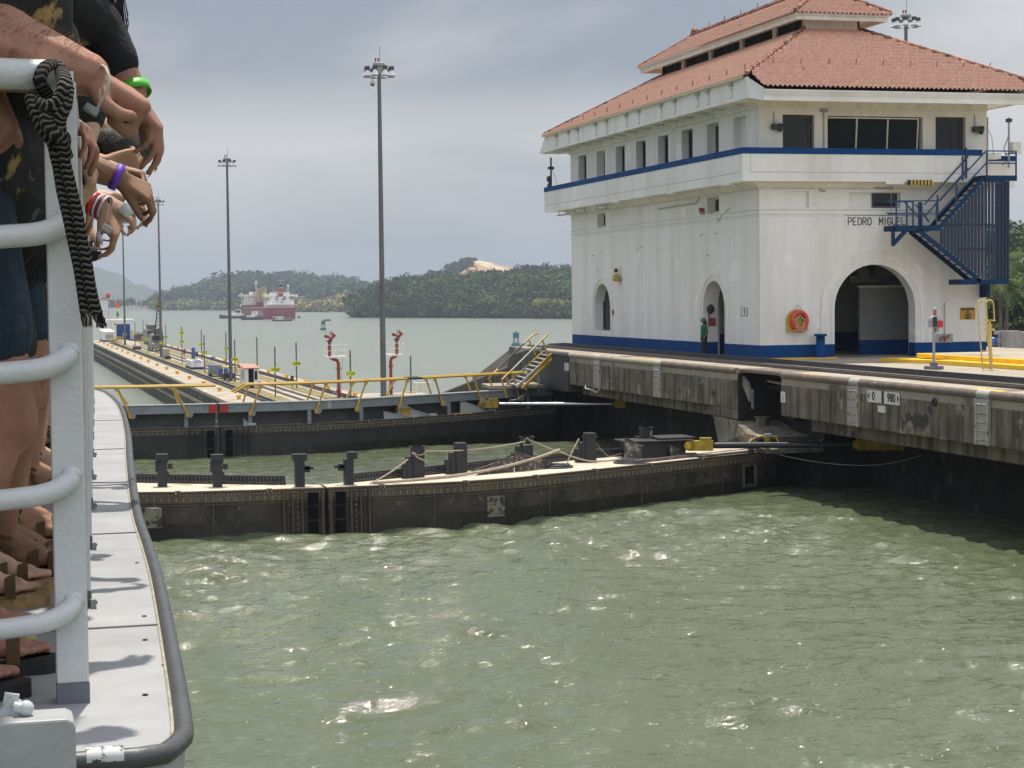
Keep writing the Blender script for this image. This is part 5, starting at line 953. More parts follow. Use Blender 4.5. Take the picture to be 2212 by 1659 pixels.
# light masts
galv = mat('dull_mast_steel', (0.105, 0.11, 0.115), 0.5, var=0.15, scale=0.6, spots=((0.3, 0.3, 0.3), 1.1, 0.72))
lamp_w = mat('lamp_shade_white', (0.80, 0.80, 0.84), 0.25, var=0.03)
def make_mast(x, y, z, label, camera=False):
    t = thing('light_mast', label, 'light mast', (x, y, z), 'tall floodlight masts of the lock'); h = 30.6
    s = MB(); s.tube([(0, 0, 0), (0, 0, h)], [0.27, 0.15], 12); lpart(s, 'pole', galv, t)
    s = MB(); s.lathe([(0, 0.38), (0.45, 0.34), (0.5, 0.26), (0.5, 0.05), (0.4, 0), (0.12, -0.05), (0.45, -0.12), (0.4, -0.4), (0.16, -0.55)], (0, 0, h-0.1), 16); lpart(s, 'housing', steel_grey, t)
    s = MB(); s.cyl((0.08, 0, h+0.3), (0.08, 0, h+1.6), 0.02, n=5); lpart(s, 'spike', dark_steel, t)
    for dx in (-0.28, -0.04): s = MB(); s.cyl((dx, 0, h+0.3), (dx, 0, h+0.6), 0.07, n=8); lpart(s, 'warning_lamp', mat('dark_red_glass', (0.2, 0.01, 0.01), 0.2), t)
    for k in range(8):
        a = 2*math.pi*(k+0.35)/8; cx, cy = 1.08*math.cos(a), 1.08*math.sin(a)
        s = MB(); s.use(lamp_w); s.lathe([(0.06, 0.0), (0.14, -0.1), (0.24, -0.34), (0.28, -0.52), (0.31, -0.56), (0.26, -0.56)], (cx, cy, h-0.35), 10); s.use(steel_grey); s.lathe([(0.31, -0.52), (0.33, -0.58), (0.28, -0.59)], (cx, cy, h-0.35), 10)
        s.use(dark_steel); s.bx(cx-0.18, cx+0.18, cy-0.16, cy+0.16, h-0.42, h-0.12); s.bar((cx*0.2, cy*0.2, h-0.45), (cx, cy, h-0.4), 0.06); lpart(s, 'floodlight', None, t)
    if camera: s = MB(); s.use(white_paint); s.lathe([(0.0, -1.2), (0.08, -1.25), (0.2, -1.5), (0.22, -1.62), (0.2, -1.64)], (-0.68, -0.6, h), 12); s.use(dark_steel); s.lathe([(0.19, -1.62), (0.1, -1.78), (0, -1.8)], (-0.68, -0.6, h), 12); s.bar((-0.68, -0.6, h-1.25), (-0.68, -0.6, h-0.6), 0.04); lpart(s, 'dome_camera', None, t)
    return t
make_mast(31.0, 155, ZI, 'nearest and tallest floodlight mast with a dome camera, rising behind the yellow handrail', True)
make_mast(31.2, 263.6, ZI, 'floodlight mast beside the small white booth on the approach wall')
make_mast(30.9, 374.8, ZI, 'floodlight mast beside the silver locomotive and black crane boom')
make_mast(30.8, 480.5, ZI, 'farthest floodlight mast, in front of the blue roller door house')
make_mast(81.4, 160, -5.5, 'floodlight mast whose head shows above the red roof of the control house')
# house with the blue roller door and arrow signal
t = thing('machinery_house', 'white house with blue roller door at the end of the approach wall', 'house', (34, 545, ZI))
s = MB(); s.bx(31.2, 37.2, 541, 550, ZI, ZI+5.3); s.bx(29.4, 31.2, 543, 550, ZI, ZI+5.3); s.bx(31.0, 37.4, 540.8, 550.2, ZI+5.3, ZI+5.7); s.bx(29.2, 31.0, 542.8, 550.2, ZI+5.3, ZI+5.7); s.build('wall', wall_white, t)
s = MB(); s.bx(32.4, 36.1, 540.85, 541, ZI, ZI+4.4); s.build('roller_door', wall_blue, t)
s = MB()
for x in (29.4, 30.6, 35.0, 36.2): s.bar((x, 542.9, ZI+5.7), (x, 542.9, ZI+7.0), 0.1)
for z in (6.3, 7.0): s.bar((29.4, 542.9, ZI+z), (36.2, 542.9, ZI+z), 0.1)
s.build('roof_railing', mat('cream_railing', (0.6, 0.56, 0.3), 0.6), t)
s = MB(); s.bx(31.8, 32.2, 540.4, 540.8, ZI+4.2, ZI+4.7); s.bx(36.4, 36.7, 540.7, 541, ZI+2.0, ZI+2.5); s.build('door_fitting', red_m, t)
t = thing('arrow_signal', 'red and green arrow signal on the roof of the far white house', 'signal', (32.9, 543, ZI+5.7))
s = MB(); s.bar((32.0, 543, ZI+5.7), (32.8, 543, ZI+9.2), 0.2); s.bar((33.8, 543, ZI+5.7), (33.0, 543, ZI+9.2), 0.2); s.bar((32.4, 543, ZI+7.4), (33.4, 543, ZI+7.4), 0.15); s.build('frame', trim_white, t)
s = MB(); s.extr([(32.9, 8.6+ZI), (33.5, 9.6+ZI), (33.5, 10.6+ZI), (33.15, 10.2+ZI), (32.9, 10.6+ZI), (32.65, 10.2+ZI), (32.3, 10.6+ZI), (32.3, 9.6+ZI)], 'y', 542.8, 542.9); s.build('red_arrow', mat('signal_red', (0.75, 0.10, 0.03), 0.5), t, auto=True)
s = MB(); s.extr([(32.9, 6.1+ZI), (33.5, 7.2+ZI), (33.15, 7.2+ZI), (33.1, 8.0+ZI), (32.7, 8.0+ZI), (32.65, 7.2+ZI), (32.3, 7.2+ZI)], 'y', 542.5, 542.6); s.build('green_arrow', mat('signal_green', (0.02, 0.22, 0.09), 0.5), t, auto=True)
t = thing('white_shed', 'low white shed with sloping roof and louvred side left of the blue door house', 'shed', (29, 530, ZI))
s = MB(); s.extr([(519, ZI), (538, ZI), (538, ZI+3.0), (519, ZI+2.5)], 'x', 27.6, 30.4); s.build('wall', wall_white, t, auto=True)
s = MB(); s.extr([(518.5, ZI+2.5), (538.5, ZI+3.05), (538.5, ZI+3.2), (518.5, ZI+2.65)], 'x', 27.4, 30.6); s.build('roof', mat('cream_roof', (0.62, 0.6, 0.52), 0.6), t, auto=True)
s = MB(); s.bx(27.59, 30.41, 518.9, 538, ZI, ZI+0.45); s.build('base_band', wall_blue, t)
s = MB()
for k in range(6): s.bx(28.2+k*0.34, 28.42+k*0.34, 518.9, 519, ZI+0.8, ZI+1.9)
s.build('louvre', mat('grey_louvre', (0.25, 0.25, 0.24), 0.7), t)
def barrier(x, y, lab, w=2.4):
    t = thing('yellow_barrier', lab, 'barrier', (x, y, ZI), 'yellow barriers near the far white house'); s = MB()
    for k in range(5): s.bar((x+k*w/4, y, ZI), (x+k*w/4, y, ZI+1.5), 0.14)
    for z in (0.3, 0.9, 1.5): s.bar((x, y, ZI+z), (x+w, y, ZI+z), 0.14)
    s.build('rails', mat('barrier_yellow', (0.75, 0.52, 0.12), 0.6), t)
barrier(28.0, 500, 'yellow barrier in front of the low white shed'); barrier(30.2, 506, 'yellow barrier just left of the blue roller door', 2.0); barrier(36.6, 505, 'yellow barrier just right of the blue roller door house', 1.6)
s = MB(); s.bx(37.4, 40.0, 520, 560, ZI, ZI+1.8); s.build('dark_crib', mat('dark_timber', (0.06, 0.055, 0.05), 0.9, var=0.4)); tag(COL.objects['dark_crib'], 'dark low timber wall right of the far white house', 'wall')
# towing locomotives
silver = mat('dull_silver_loco', (0.23, 0.235, 0.24), 0.4, metal=0.3, var=0.25, scale=1.2)
def loco(x, y, lab):
    t = thing('towing_locomotive', lab, 'locomotive', (x, y, ZI), 'silver towing locomotives on the approach wall')
    s = MB(); s.extr([(y, 0.7+ZI), (y+10, 0.7+ZI), (y+10, 1.9+ZI), (y+9.6, 3.6+ZI), (y+7.2, 3.8+ZI), (y+7.0, 2.6+ZI), (y+3.0, 2.6+ZI), (y+2.8, 3.8+ZI), (y+0.4, 3.6+ZI), (y, 1.9+ZI)], 'x', x-1.3, x+1.3); s.build('body', silver, t, auto=True, bevel=0.08)
    s = MB(); s.bx(x-1.15, x+1.15, y-0.02, y+0.1, 2.6+ZI, 3.1+ZI) ; s.bx(x-1.0, x+1.0, y+0.14, y+0.3, 3.0+ZI, 3.5+ZI); s.build('windscreen', glass_dark, t)
    for z, sx in ((3.75, 1.0), (1.75, 1.0)):
        for k in (-1, 1): s = MB(); s.bx(x+k*sx-0.25, x+k*sx+0.25, y-0.12, y, z+ZI-0.1, z+ZI+0.12); s.build('headlamp', lamp_w, t)
    s = MB(); s.bx(x-0.9, x+0.9, y-0.1, y, 0.55+ZI, 1.0+ZI); s.build('coupler_beam', mat('coupler_yellow', (0.3, 0.22, 0.05), 0.6), t)
    for k in (1.5, 8.5):
        for sx in (-1.1, 1.1): s = MB(); s.cyl((x+sx-0.15, y+k, ZI+0.55), (x+sx+0.15, y+k, ZI+0.55), 0.55, n=14); s.build('wheel', dark_steel, t)
    s = MB()
    for k in range(5): s.bx(x-0.8, x+0.8, y-0.04, y, ZI+2.0+k*0.12, ZI+2.05+k*0.12)
    s.bar((x-1.1, y+1.5, ZI+3.8), (x-1.1, y+1.5, ZI+5.4), 0.1); s.bx(x-1.4, x-0.6, y+1.4, y+1.7, ZI+4.7, ZI+4.9); s.bx(x-1.1, x+1.1, y+0.9, y+2.4, ZI+3.8, ZI+4.9); s.build('roof_gear', mat('dark_loco_gear', (0.1, 0.1, 0.1), 0.5), t)
loco(33.6, 416, 'nearer silver towing locomotive with bright headlamps beside the black crane boom'); loco(37.2, 478, 'farther silver towing locomotive partly hidden behind the nearer one')
# black lattice crane boom with yellow head
t = thing('derrick_crane', 'black lattice crane boom with yellow pulley head beside the silver locomotive', 'crane', (32.4, 404, ZI))
def cp(x, y, Y=404): s_ = 2212/400; return P((300+x/s_)*.60636, (1050+y/s_)*.60636, y=Y)
a, b = cp(1385, 905), cp(1440, 290); a2, b2 = cp(1560, 905), cp(1480, 290)
s = MB()
for p, q in ((a, b), (a2, b2), (a+Vector((0, 2, 0)), b+Vector((0, 0.5, 0))), (a2+Vector((0, 2, 0)), b2+Vector((0, 0.5, 0)))): s.bar(p, q, 0.14)
for k in range(9):
    p, q = a.lerp(b, k/9), a2.lerp(b2, (k+1)/9); s.bar(p, q, 0.07); p, q = a2.lerp(b2, k/9), a.lerp(b, (k+1)/9); s.bar(p, q, 0.07)
s.build('boom', sign_black, t)
s = MB(); c_ = cp(1455, 240); s.bx(c_.x-0.7, c_.x+0.9, 403.6, 404.6, c_.z-0.3, c_.z+0.3); s.bx(c_.x-0.25, c_.x+0.3, 403.6, 404.4, c_.z, c_.z+1.5); s.bx(c_.x-0.1, c_.x+0.15, 403.7, 404.3, c_.z+1.5, c_.z+2.2); s.build('pulley_head', mat('dirty_crane_yellow', (0.25, 0.17, 0.02), 0.6), t)
s = MB(); s.bar(cp(1400, 300), cp(1330, 500), 0.03); s.bar(cp(1520, 300), cp(1555, 500), 0.03); s.build('stay', dark_steel, t)
# cabinets, boxes, planter, generator, cart, booth
def boxthing(name, lab, cat, x0, x1, y0, y1, h, m, z=ZI, bevel=0.04): s = MB(); s.bx(x0, x1, y0, y1, z, z+h); return tag(s.build(name, m, bevel=bevel), lab, cat)
t = thing('litter_crate', 'small brown slatted crate standing left of the locomotives', 'crate', (30.4, 433, ZI)); s = MB(); s.bx(29.6, 31.3, 433, 436, ZI, ZI+0.7); s.build('box', mat('brown_crate', (0.10, 0.06, 0.04), 0.8, var=0.3), t); s = MB(); s.bx(29.5, 31.4, 432.9, 436.1, ZI+0.7, ZI+0.8); s.build('rim', mat('tan_rim', (0.25, 0.18, 0.11), 0.8), t)
t = thing('switch_cabinet', 'white switch cabinet with a small grate at its foot beside the middle mast', 'cabinet', (30.6, 362, ZI)); s = MB(); s.bx(30.2, 31.4, 362, 363.2, ZI, ZI+1.95); s.build('body', white_paint, t, bevel=0.03); s = MB(); s.bx(30.15, 31.45, 361.9, 363.3, ZI+1.95, ZI+2.05); s.build('lid', trim_white, t); s = MB(); s.bx(30.6, 31.6, 361.2, 361.9, ZI, ZI+0.65); s.build('grate', mat('dark_grate', (0.04, 0.035, 0.03), 0.8), t)
t = thing('blue_cabinet', 'tall narrow blue cabinet on the grass strip', 'cabinet', (36, 363, ZI)); s = MB(); s.bx(35.66, 36.3, 363, 363.7, ZI, ZI+2.1); s.build('body', mat('bright_blue_cabinet', (0.03, 0.10, 0.33), 0.5), t, bevel=0.03); s = MB(); s.bx(35.7, 36.26, 362.97, 363, ZI+0.15, ZI+1.95); s.build('door', MATS['bright_blue_cabinet'], t)
for x, y, lab in ((35.1, 372, 'dark red fire box beside the tall blue cabinet'), (35.6, 352.8, 'dark red fire box at the foot of the pole numbered 640'), (35.9, 238, 'dark red fire box at the foot of the pole numbered 1000')):
    t = thing('fire_box', lab, 'fire box', (x, y, ZI), 'dark red fire boxes'); s = MB(); s.bx(x-0.2, x+0.2, y, y+0.3, ZI+0.7, ZI+1.6); s.build('box', mat('dark_red_box', (0.12, 0.012, 0.012), 0.5), t); s = MB(); s.cyl((x, y+0.15, ZI), (x, y+0.15, ZI+0.7), 0.05); s.build('leg', red_m, t)
t = thing('concrete_planter', 'low white walled enclosure with blue base on the grass strip', 'enclosure', (31, 310, ZI))
s = MB(); s.bx(30.1, 32.1, 307.5, 307.8, ZI, ZI+1.0); s.bx(30.1, 30.4, 307.8, 317, ZI, ZI+1.45); s.bx(31.8, 32.1, 307.8, 317, ZI, ZI+1.45); s.bx(30.4, 31.8, 316.7, 317, ZI, ZI+1.2); s.build('wall', wall_white, t); s = MB(); s.bx(30.08, 32.12, 307.45, 317.05, ZI, ZI+0.4); s.build('base_band', wall_blue, t)
t = thing('generator', 'blue grey generator set on a low trailer beside the mast', 'generator', (30.5, 280, ZI))
s = MB(); s.bx(30.0, 31.5, 277, 281.5, ZI+0.35, ZI+1.75); s.build('body', mat('blue_grey_generator', (0.13, 0.17, 0.23), 0.5, var=0.2), t, bevel=0.05)
s = MB()
for k in range(6): s.bx(30.15+k*0.22, 30.28+k*0.22, 276.97, 277, ZI+0.5, ZI+1.6)
s.build('vent', mat('vent_grey', (0.25, 0.27, 0.29), 0.5), t)
for y in (278, 280.6): s = MB(); s.cyl((29.95, y, ZI+0.3), (30.2, y, ZI+0.3), 0.3); s.build('wheel', rubber, t)
t = thing('welding_cart', 'small cart with two blue cylinders next to the generator', 'cart', (30.9, 271, ZI))
s = MB(); s.bx(30.3, 31.8, 270, 273, ZI+0.3, ZI+0.5); s.build('bed', dark_steel, t)
for x in (30.6, 31.4): s = MB(); s.cyl((x, 270.8, ZI+0.5), (x, 270.8, ZI+1.5), 0.3); s.build('cylinder', MATS['bright_blue_cabinet'], t)
t = thing('forklift', 'small dark forklift with yellow roof at the foot of the mast by the booth', 'forklift', (31.2, 266, ZI))
s = MB(); s.bx(30.2, 31.9, 263.5, 267, ZI+0.3, ZI+1.0); s.build('body', sign_black, t, bevel=0.05); s = MB(); s.bx(30.3, 32.3, 263.8, 266.6, ZI+1.85, ZI+1.97); s.build('roof', mat('cab_yellow', (0.6, 0.5, 0.12), 0.5), t)
s = MB()
for x in (30.4, 32.1):
    for y in (264, 266.4): s.bar((x, y, ZI+1), (x, y, ZI+1.85), 0.08)
s.build('cab_frame', sign_black, t)
for x in (30.4, 31.8): s = MB(); s.cyl((x-0.12, 263.9, ZI+0.3), (x+0.12, 263.9, ZI+0.3), 0.32); s.build('wheel', rubber, t)
s = MB(); s.bx(30.3, 30.45, 261.5, 263.5, ZI+0.15, ZI+0.25); s.bx(31.2, 31.35, 261.5, 263.5, ZI+0.15, ZI+0.25); s.build('fork', dark_steel, t)
t = thing('pipe_rack', 'grey metal frame with pipes and a small blue sign behind the generator', 'rack', (31, 287, ZI))
s = MB()
for x, y, h in ((30.2, 285, 3.6), (30.9, 286, 2.2), (31.6, 288, 1.7), (30.4, 289, 1.9)): s.bar((x, y, ZI), (x, y, ZI+h), 0.09)
for z in (0.4, 1.0, 1.6): s.bar((30.2, 285, ZI+z), (31.6, 288, ZI+z), 0.07)
s.build('frame', steel_grey, t); s = MB(); s.bx(30.9, 31.35, 285.95, 286.0, ZI+2.2, ZI+2.7); s.build('small_sign', MATS['bright_blue_cabinet'], t)
t = thing('booth', 'small white wooden booth with open dark doorway and reddish sloping roof', 'booth', (31, 242, ZI))
s = MB(); bz = ZI
s.bx(30.3, 30.7, 240.6, 240.75, bz, bz+2.55); s.bx(31.4, 32.0, 240.6, 240.75, bz, bz+2.55); s.bx(30.3, 30.42, 240.75, 246, bz, bz+2.6); s.bx(31.9, 32.0, 240.75, 246, bz, bz+2.55); s.bx(30.3, 32, 245.9, 246, bz, bz+2.7); s.build('wall', wall_white, t)
s = MB(); s.extr([(240.3, bz+2.5), (246.3, bz+2.85), (246.3, bz+2.95), (240.3, bz+2.62)], 'x', 30.1, 32.2); s.build('roof', mat('faded_red_roof', (0.40, 0.22, 0.16), 0.8), t, auto=True)
s = MB(); s.bx(31.48, 31.85, 240.56, 240.6, bz+1.1, bz+2.2); s.build('window', glass_dark, t); s = MB(); s.bx(30.27, 30.3, 241.6, 244.8, bz+1.1, bz+2.3); s.build('window', mat('hazy_pane', (0.25, 0.24, 0.22), 0.3), t)
s = MB(); s.bx(30.42, 31.9, 240.9, 241.0, bz+0.1, bz+2.5); s.build('doorway', MATS['black_void'], t); s = MB(); s.bx(30.2, 32.1, 240.4, 246.1, bz-0.01, bz+0.12); s.build('floor', red_m, t)
# fire monitors: red standpipes with white basket platforms
def monitor(bx, by, ux, lab):
    t = thing('fire_monitor', lab, 'fire monitor', (bx, by, ZI), 'red fire monitors with white platforms')
    s = MB(); X = bx+ux; s.tube([(bx, by, ZI), (bx, by, ZI+3.9), (bx+ux*0.15, by, ZI+4.25), (bx+ux*0.7, by, ZI+4.45), (X, by, ZI+4.6), (X, by, ZI+6.6)], 0.19, 10); 
    for z in (0.8, 3.35): s.cyl((bx, by, ZI+z-0.07), (bx, by, ZI+z+0.07), 0.33)
    s.build('standpipe', red_m, t)
    s = MB(); x0, x1 = (X-0.6, X+1.9) if ux < 0 else (X-2.0, X+0.7); zz = ZI+4.55
    s.bx(x0, x1, by-0.8, by+0.8, zz, zz+0.22)
    for z in (0.85, 1.5):
        s.bar((x0, by-0.8, zz+z), (x1, by-0.8, zz+z), 0.06); s.bar((x0, by+0.8, zz+z), (x1, by+0.8, zz+z), 0.06); s.bar((x0, by-0.8, zz+z), (x0, by+0.8, zz+z), 0.06); s.bar((x1, by-0.8, zz+z), (x1, by+0.8, zz+z), 0.06)
    for x in (x0, (x0+x1)/2, x1):
        for y in (by-0.8, by+0.8): s.bar((x, y, zz), (x, y, zz+1.5), 0.06)
    pc = s.build('platform', trim_white, t)
    s = MB(); xl = bx-0.45; s.bar((xl-0.15, by, ZI), (xl-0.15, by, zz), 0.035); s.bar((xl+0.15, by, ZI), (xl+0.15, by, zz), 0.035)
    for k in range(13): s.bar((xl-0.15, by, ZI+0.3+k*0.33), (xl+0.15, by, ZI+0.3+k*0.33), 0.03)
    s.build('ladder', trim_white, t)
    s = MB(); s.use(red_m); s.tube([(X, by, ZI+6.5), (X+0.3, by, ZI+6.8), (X+0.55, by, ZI+7.1), (X+0.3, by, ZI+7.4)], [0.2, 0.16, 0.22, 0.14], 8); s.cyl((X, by-0.1, ZI+6.9), (X-0.55, by-0.7, ZI+7.05), 0.13, 0.2); s.use(steel_grey); s.bx(X+0.05, X+0.35, by-0.1, by+0.2, ZI+7.1, ZI+7.6); s.bar((X+0.5, by, ZI+7.0), (X+0.9, by, ZI+7.05), 0.1); s.use(dark_steel); s.lathe([(0.1, 6.35), (0.35, 6.4), (0.38, 6.5), (0.1, 6.6)], (X, by, ZI), 10)
    s.build('nozzle', None, t)
    s = MB(); s.bar((X+1.5 if ux < 0 else X-1.8, by, zz), (X+1.2 if ux < 0 else X-1.4, by, ZI), 0.03); s.build('stay_wire', dark_steel, t)
monitor(37.6, 214, -1.0, 'red fire monitor with white basket, left of the nearest light mast'); monitor(44.4, 217.5, 0.75, 'red fire monitor with white basket, right of the nearest light mast')
t = thing('white_crate', 'white slatted frame at the right end of the approach wall', 'crate', (48, 221, ZI)); s = MB()
for k in range(6): s.bx(47.9+k*0.35, 48.08+k*0.35, 221, 221.1, ZI, ZI+1.0)
s.bx(47.8, 50.0, 220.9, 221.4, ZI+1.0, ZI+1.2); s.build('slats', trim_white, t)
# ------------------------------------------------------------------ lake: ships, tugs, buoys
def c3(x, y, Y): s_ = 2212/400; return P((750+x/s_)*.60636, (950+y/s_)*.60636, y=Y)
ship_red = mat('dull_red_hull', (0.24, 0.02, 0.028), 0.5, var=0.15, scale=0.15, streak=((0.10, 0.02, 0.02), 0.4, 0.3, 0.08))
ship_dark = mat('dark_hull', (0.06, 0.045, 0.05), 0.5, var=0.3, scale=0.15)
ship_white = mat('ship_white', (0.85, 0.84, 0.82), 0.5, var=0.06, scale=0.3, streak=((0.5, 0.36, 0.28), 0.2, 0.5, 0.1))
tan_m = mat('tan_crane_paint', (0.50, 0.36, 0.2), 0.6, var=0.15, scale=0.4)
tug_dark = mat('tug_hull', (0.018, 0.02, 0.03), 0.5)
# red ship, stern towards us
Y = 1341; A = c3(1060, 1040, Y); B = c3(1705, 1040, Y); D = c3(1060, 815, Y); xl, xr, zw, zd = A.x, B.x, ZL-1, D.z; w = xr-xl; cx = (xl+xr)/2
t = thing('cargo_ship', 'red hulled cargo ship seen from the stern with white superstructure and red funnel', 'ship', (cx, Y, ZL))
s = MB(); secs = [(0, 0.93, 0.86), (3, 0.98, 0.92), (10, 1, 1), (120, 1, 1), (150, 0.8, 0.7), (172, 0.05, 0.03)]
vs = []
for dy, wt, wb in secs: vs += [(cx-w/2*wb, Y+dy, zw), (cx+w/2*wb, Y+dy, zw), (cx+w/2*wt, Y+dy, zd), (cx-w/2*wt, Y+dy, zd)]
fs = [(0, 1, 2, 3)]+[(4*i+k, 4*i+(k+1) % 4, 4*i+4+(k+1) % 4, 4*i+4+k) for i in range(5) for k in range(4)]; s.add(vs, fs, False); s.build('hull', ship_red, t, auto=True)
s = MB()
def cbox(mb, x0, y0, x1, y1, Y0_, Y1_):
    a, b = c3(x0, y1, Y0_), c3(x1, y0, Y0_); mb.bx(a.x, b.x, Y0_, Y1_, a.z, b.z)
cbox(s, 1130, 670, 1650, 830, Y+8, Y+30); cbox(s, 1220, 590, 1560, 675, Y+8.5, Y+26); cbox(s, 1215, 505, 1555, 592, Y+12, Y+24); cbox(s, 1060, 545, 1725, 590, Y+16, Y+24); cbox(s, 1060, 520, 1110, 600, Y+15, Y+24.5); cbox(s, 1670, 545, 1725, 600, Y+15, Y+24.5); cbox(s, 1060, 740, 1700, 755, Y+6, Y+8)
s.build('superstructure', ship_white, t)
s = MB()
for x0, y0 in ((1300, 630), (1410, 635), (1450, 615), (1300, 580), (1450, 580), (1400, 690)): cbox(s, x0, y0, x0+26, y0+32, Y+7.9, Y+8.6)
for k in range(9): cbox(s, 1160+k*52, 700, 1172+k*52, 715, Y+7.95, Y+8.1)
s.build('opening', sign_black, t)
s = MB(); cbox(s, 1335, 425, 1430, 600, Y+9, Y+16); fn_ = s.build('funnel', mat('funnel_red', (0.40, 0.03, 0.035), 0.5), t)
s = MB(); cbox(s, 1330, 405, 1435, 425, Y+8.8, Y+16.2); cbox(s, 1350, 375, 1420, 405, Y+10, Y+15); cbox(s, 1370, 350, 1395, 380, Y+11, Y+13); s.build('funnel_top', sign_black, fn_)
s = MB(); cbox(s, 1335, 508, 1430, 520, Y+8.9, Y+9); cbox(s, 1332, 410, 1434, 422, Y+8.6, Y+8.8); s.build('funnel_band', ship_white, fn_)
s = MB(); p = c3(1527, 540, Y+12); q = c3(1527, 395, Y+12); s.cyl(p, q, 0.3, n=8); s.ball(q+Vector((0, 0, 0.4)), 0.85, 8); s.build('radar_dome', ship_white, t)
s = MB()
for x, y0, y1 in ((1380, 350, 260), (1225, 505, 420), (1255, 505, 440), (1500, 505, 430), (1290, 505, 455)): s.bar(c3(x, y0, Y+13), c3(x, y1, Y+13), 0.14)
s.bar(c3(1285, 278, Y+13), c3(1470, 278, Y+13), 0.15); s.bar(c3(1330, 262, Y+13), c3(1420, 262, Y+13), 0.12); s.build('mast', ship_white, t)
s = MB(); 
for k in range(18): cbox(s, 1075+k*35, 805+rnd.random()*10, 1083+k*35, 830, Y+1, Y+2)
s.bar(c3(1060, 800, Y+0.3), c3(1700, 800, Y+0.3), 0.12); cbox(s, 1650, 660, 1700, 740, Y+9, Y+16); s.bar(c3(1560, 600, Y+8), c3(1690, 690, Y+8), 0.2); s.build('stern_gear', mat('rusty_gear', (0.16, 0.07, 0.06), 0.7, var=0.4), t)
text_mesh('OCEAN DAWN', 1.0, lambda x, y, d: (c3(1408, 880, Y).x+x, Y-0.12, c3(1408, 880, Y).z+y), m=mat('hull_lettering', (0.45, 0.3, 0.3), 0.6), parent=t, bold=0.03) if False else None
def hull_marks(x0, x1, y, h, m, parent):       # faint unreadable stern name as short strokes
    s = MB(); x = x0; r2 = random.Random(3)
    while x < x1:
        a = c3(x, y+h, Y-0.05); b = c3(x+9, y, Y-0.05); k = r2.choice((0, 1, 2))
        s.bx(a.x, a.x+0.1, Y-0.06, Y, a.z, b.z); s.bx(b.x-0.1, b.x, Y-0.06, Y, a.z, b.z)
        if k: s.bx(a.x, b.x, Y-0.06, Y, b.z-0.1, b.z)
        if k == 2: s.bx(a.x, b.x, Y-0.06, Y, a.z, a.z+0.1)
        x += 19 if not (x0+80 < x < x0+100) else 40
    s.build('stern_name', m, parent)
hlm = mat('pale_hull_lettering', (0.5, 0.36, 0.36), 0.6); hull_marks(1310, 1500, 865, 26, hlm, t); hull_marks(1350, 1460, 915, 14, hlm, t)
# second ship: bow quarter, dark hull, white house, tan cranes
Y = 1480; t = thing('cargo_ship', 'dark hulled cargo ship with white bridge block and tan deck cranes behind the red ship', 'ship', tuple(c3(800, 1000, Y)))
s = MB(); a = c3(610, 960, Y); b = c3(1075, 960, Y); top = c3(800, 725, Y).z; s.prism([(a.x, Y), (b.x, Y-4), (b.x+26, Y+120), (a.x+30, Y+130)], ZL-1, top-1.2); s.build('hull', ship_dark, t, auto=True)
s = MB(); a2 = c3(905, 720, Y-5); s.prism([(a2.x, Y-4.2), (b.x, Y-4.5), (b.x+20, Y+60), (a2.x+8, Y+60)], ZL+2, top+1.0); s.build('bow_flare', mat('maroon_hull', (0.10, 0.02, 0.025), 0.6, var=0.2, scale=0.2), t, auto=True)
s = MB(); cbox(s, 720, 560, 930, 760, Y+4, Y+24); cbox(s, 595, 545, 930, 590, Y+3, Y+18); cbox(s, 795, 500, 925, 550, Y+5, Y+15); cbox(s, 610, 740, 730, 790, Y+2, Y+10); s.bar(c3(610, 600, Y+3), c3(640, 740, Y+3), 0.5); s.bar(c3(720, 600, Y+3), c3(640, 730, Y+3), 0.3); cbox(s, 1090, 540, 1200, 600, Y+6, Y+16)
s.build('bridge_block', ship_white, t)
s = MB(); cbox(s, 830, 528, 915, 540, Y+4.8, Y+5)
for k in range(5): cbox(s, 745+k*35, 600, 756+k*35, 612, Y+3.9, Y+4); cbox(s, 745+k*35, 660, 756+k*35, 672, Y+3.9, Y+4)
s.build('window', sign_black, t)
for x0, x1, y0 in ((925, 965, 430), (985, 1025, 425), (1040, 1105, 415)): s = MB(); cbox(s, x0, y0, x1, 700, Y-2, Y+8); cbox(s, x0-5, y0-6, x1+5, y0+25, Y-2.5, Y+8.5); s.build('deck_crane', tan_m, t)
s = MB(); cbox(s, 920, 560, 1110, 700, Y+1, Y+7); s.build('crane_house', tan_m, t)
s = MB(); p, q = c3(895, 500, Y+6), c3(895, 330, Y+6); s.bar(p, q, 0.5); s.bar(c3(860, 335, Y+6), c3(938, 335, Y+6), 0.4); s.ball(c3(897, 308, Y+6), 0.7, 8); s.build('mast', ship_white, t)
s = MB(); cbox(s, 850, 430, 885, 500, Y+7, Y+10); s.build('funnel', tug_dark, t)
s = MB(); s.ball(c3(610, 530, Y+4), 0.6, 8); s.build('searchlight', ship_white, t)
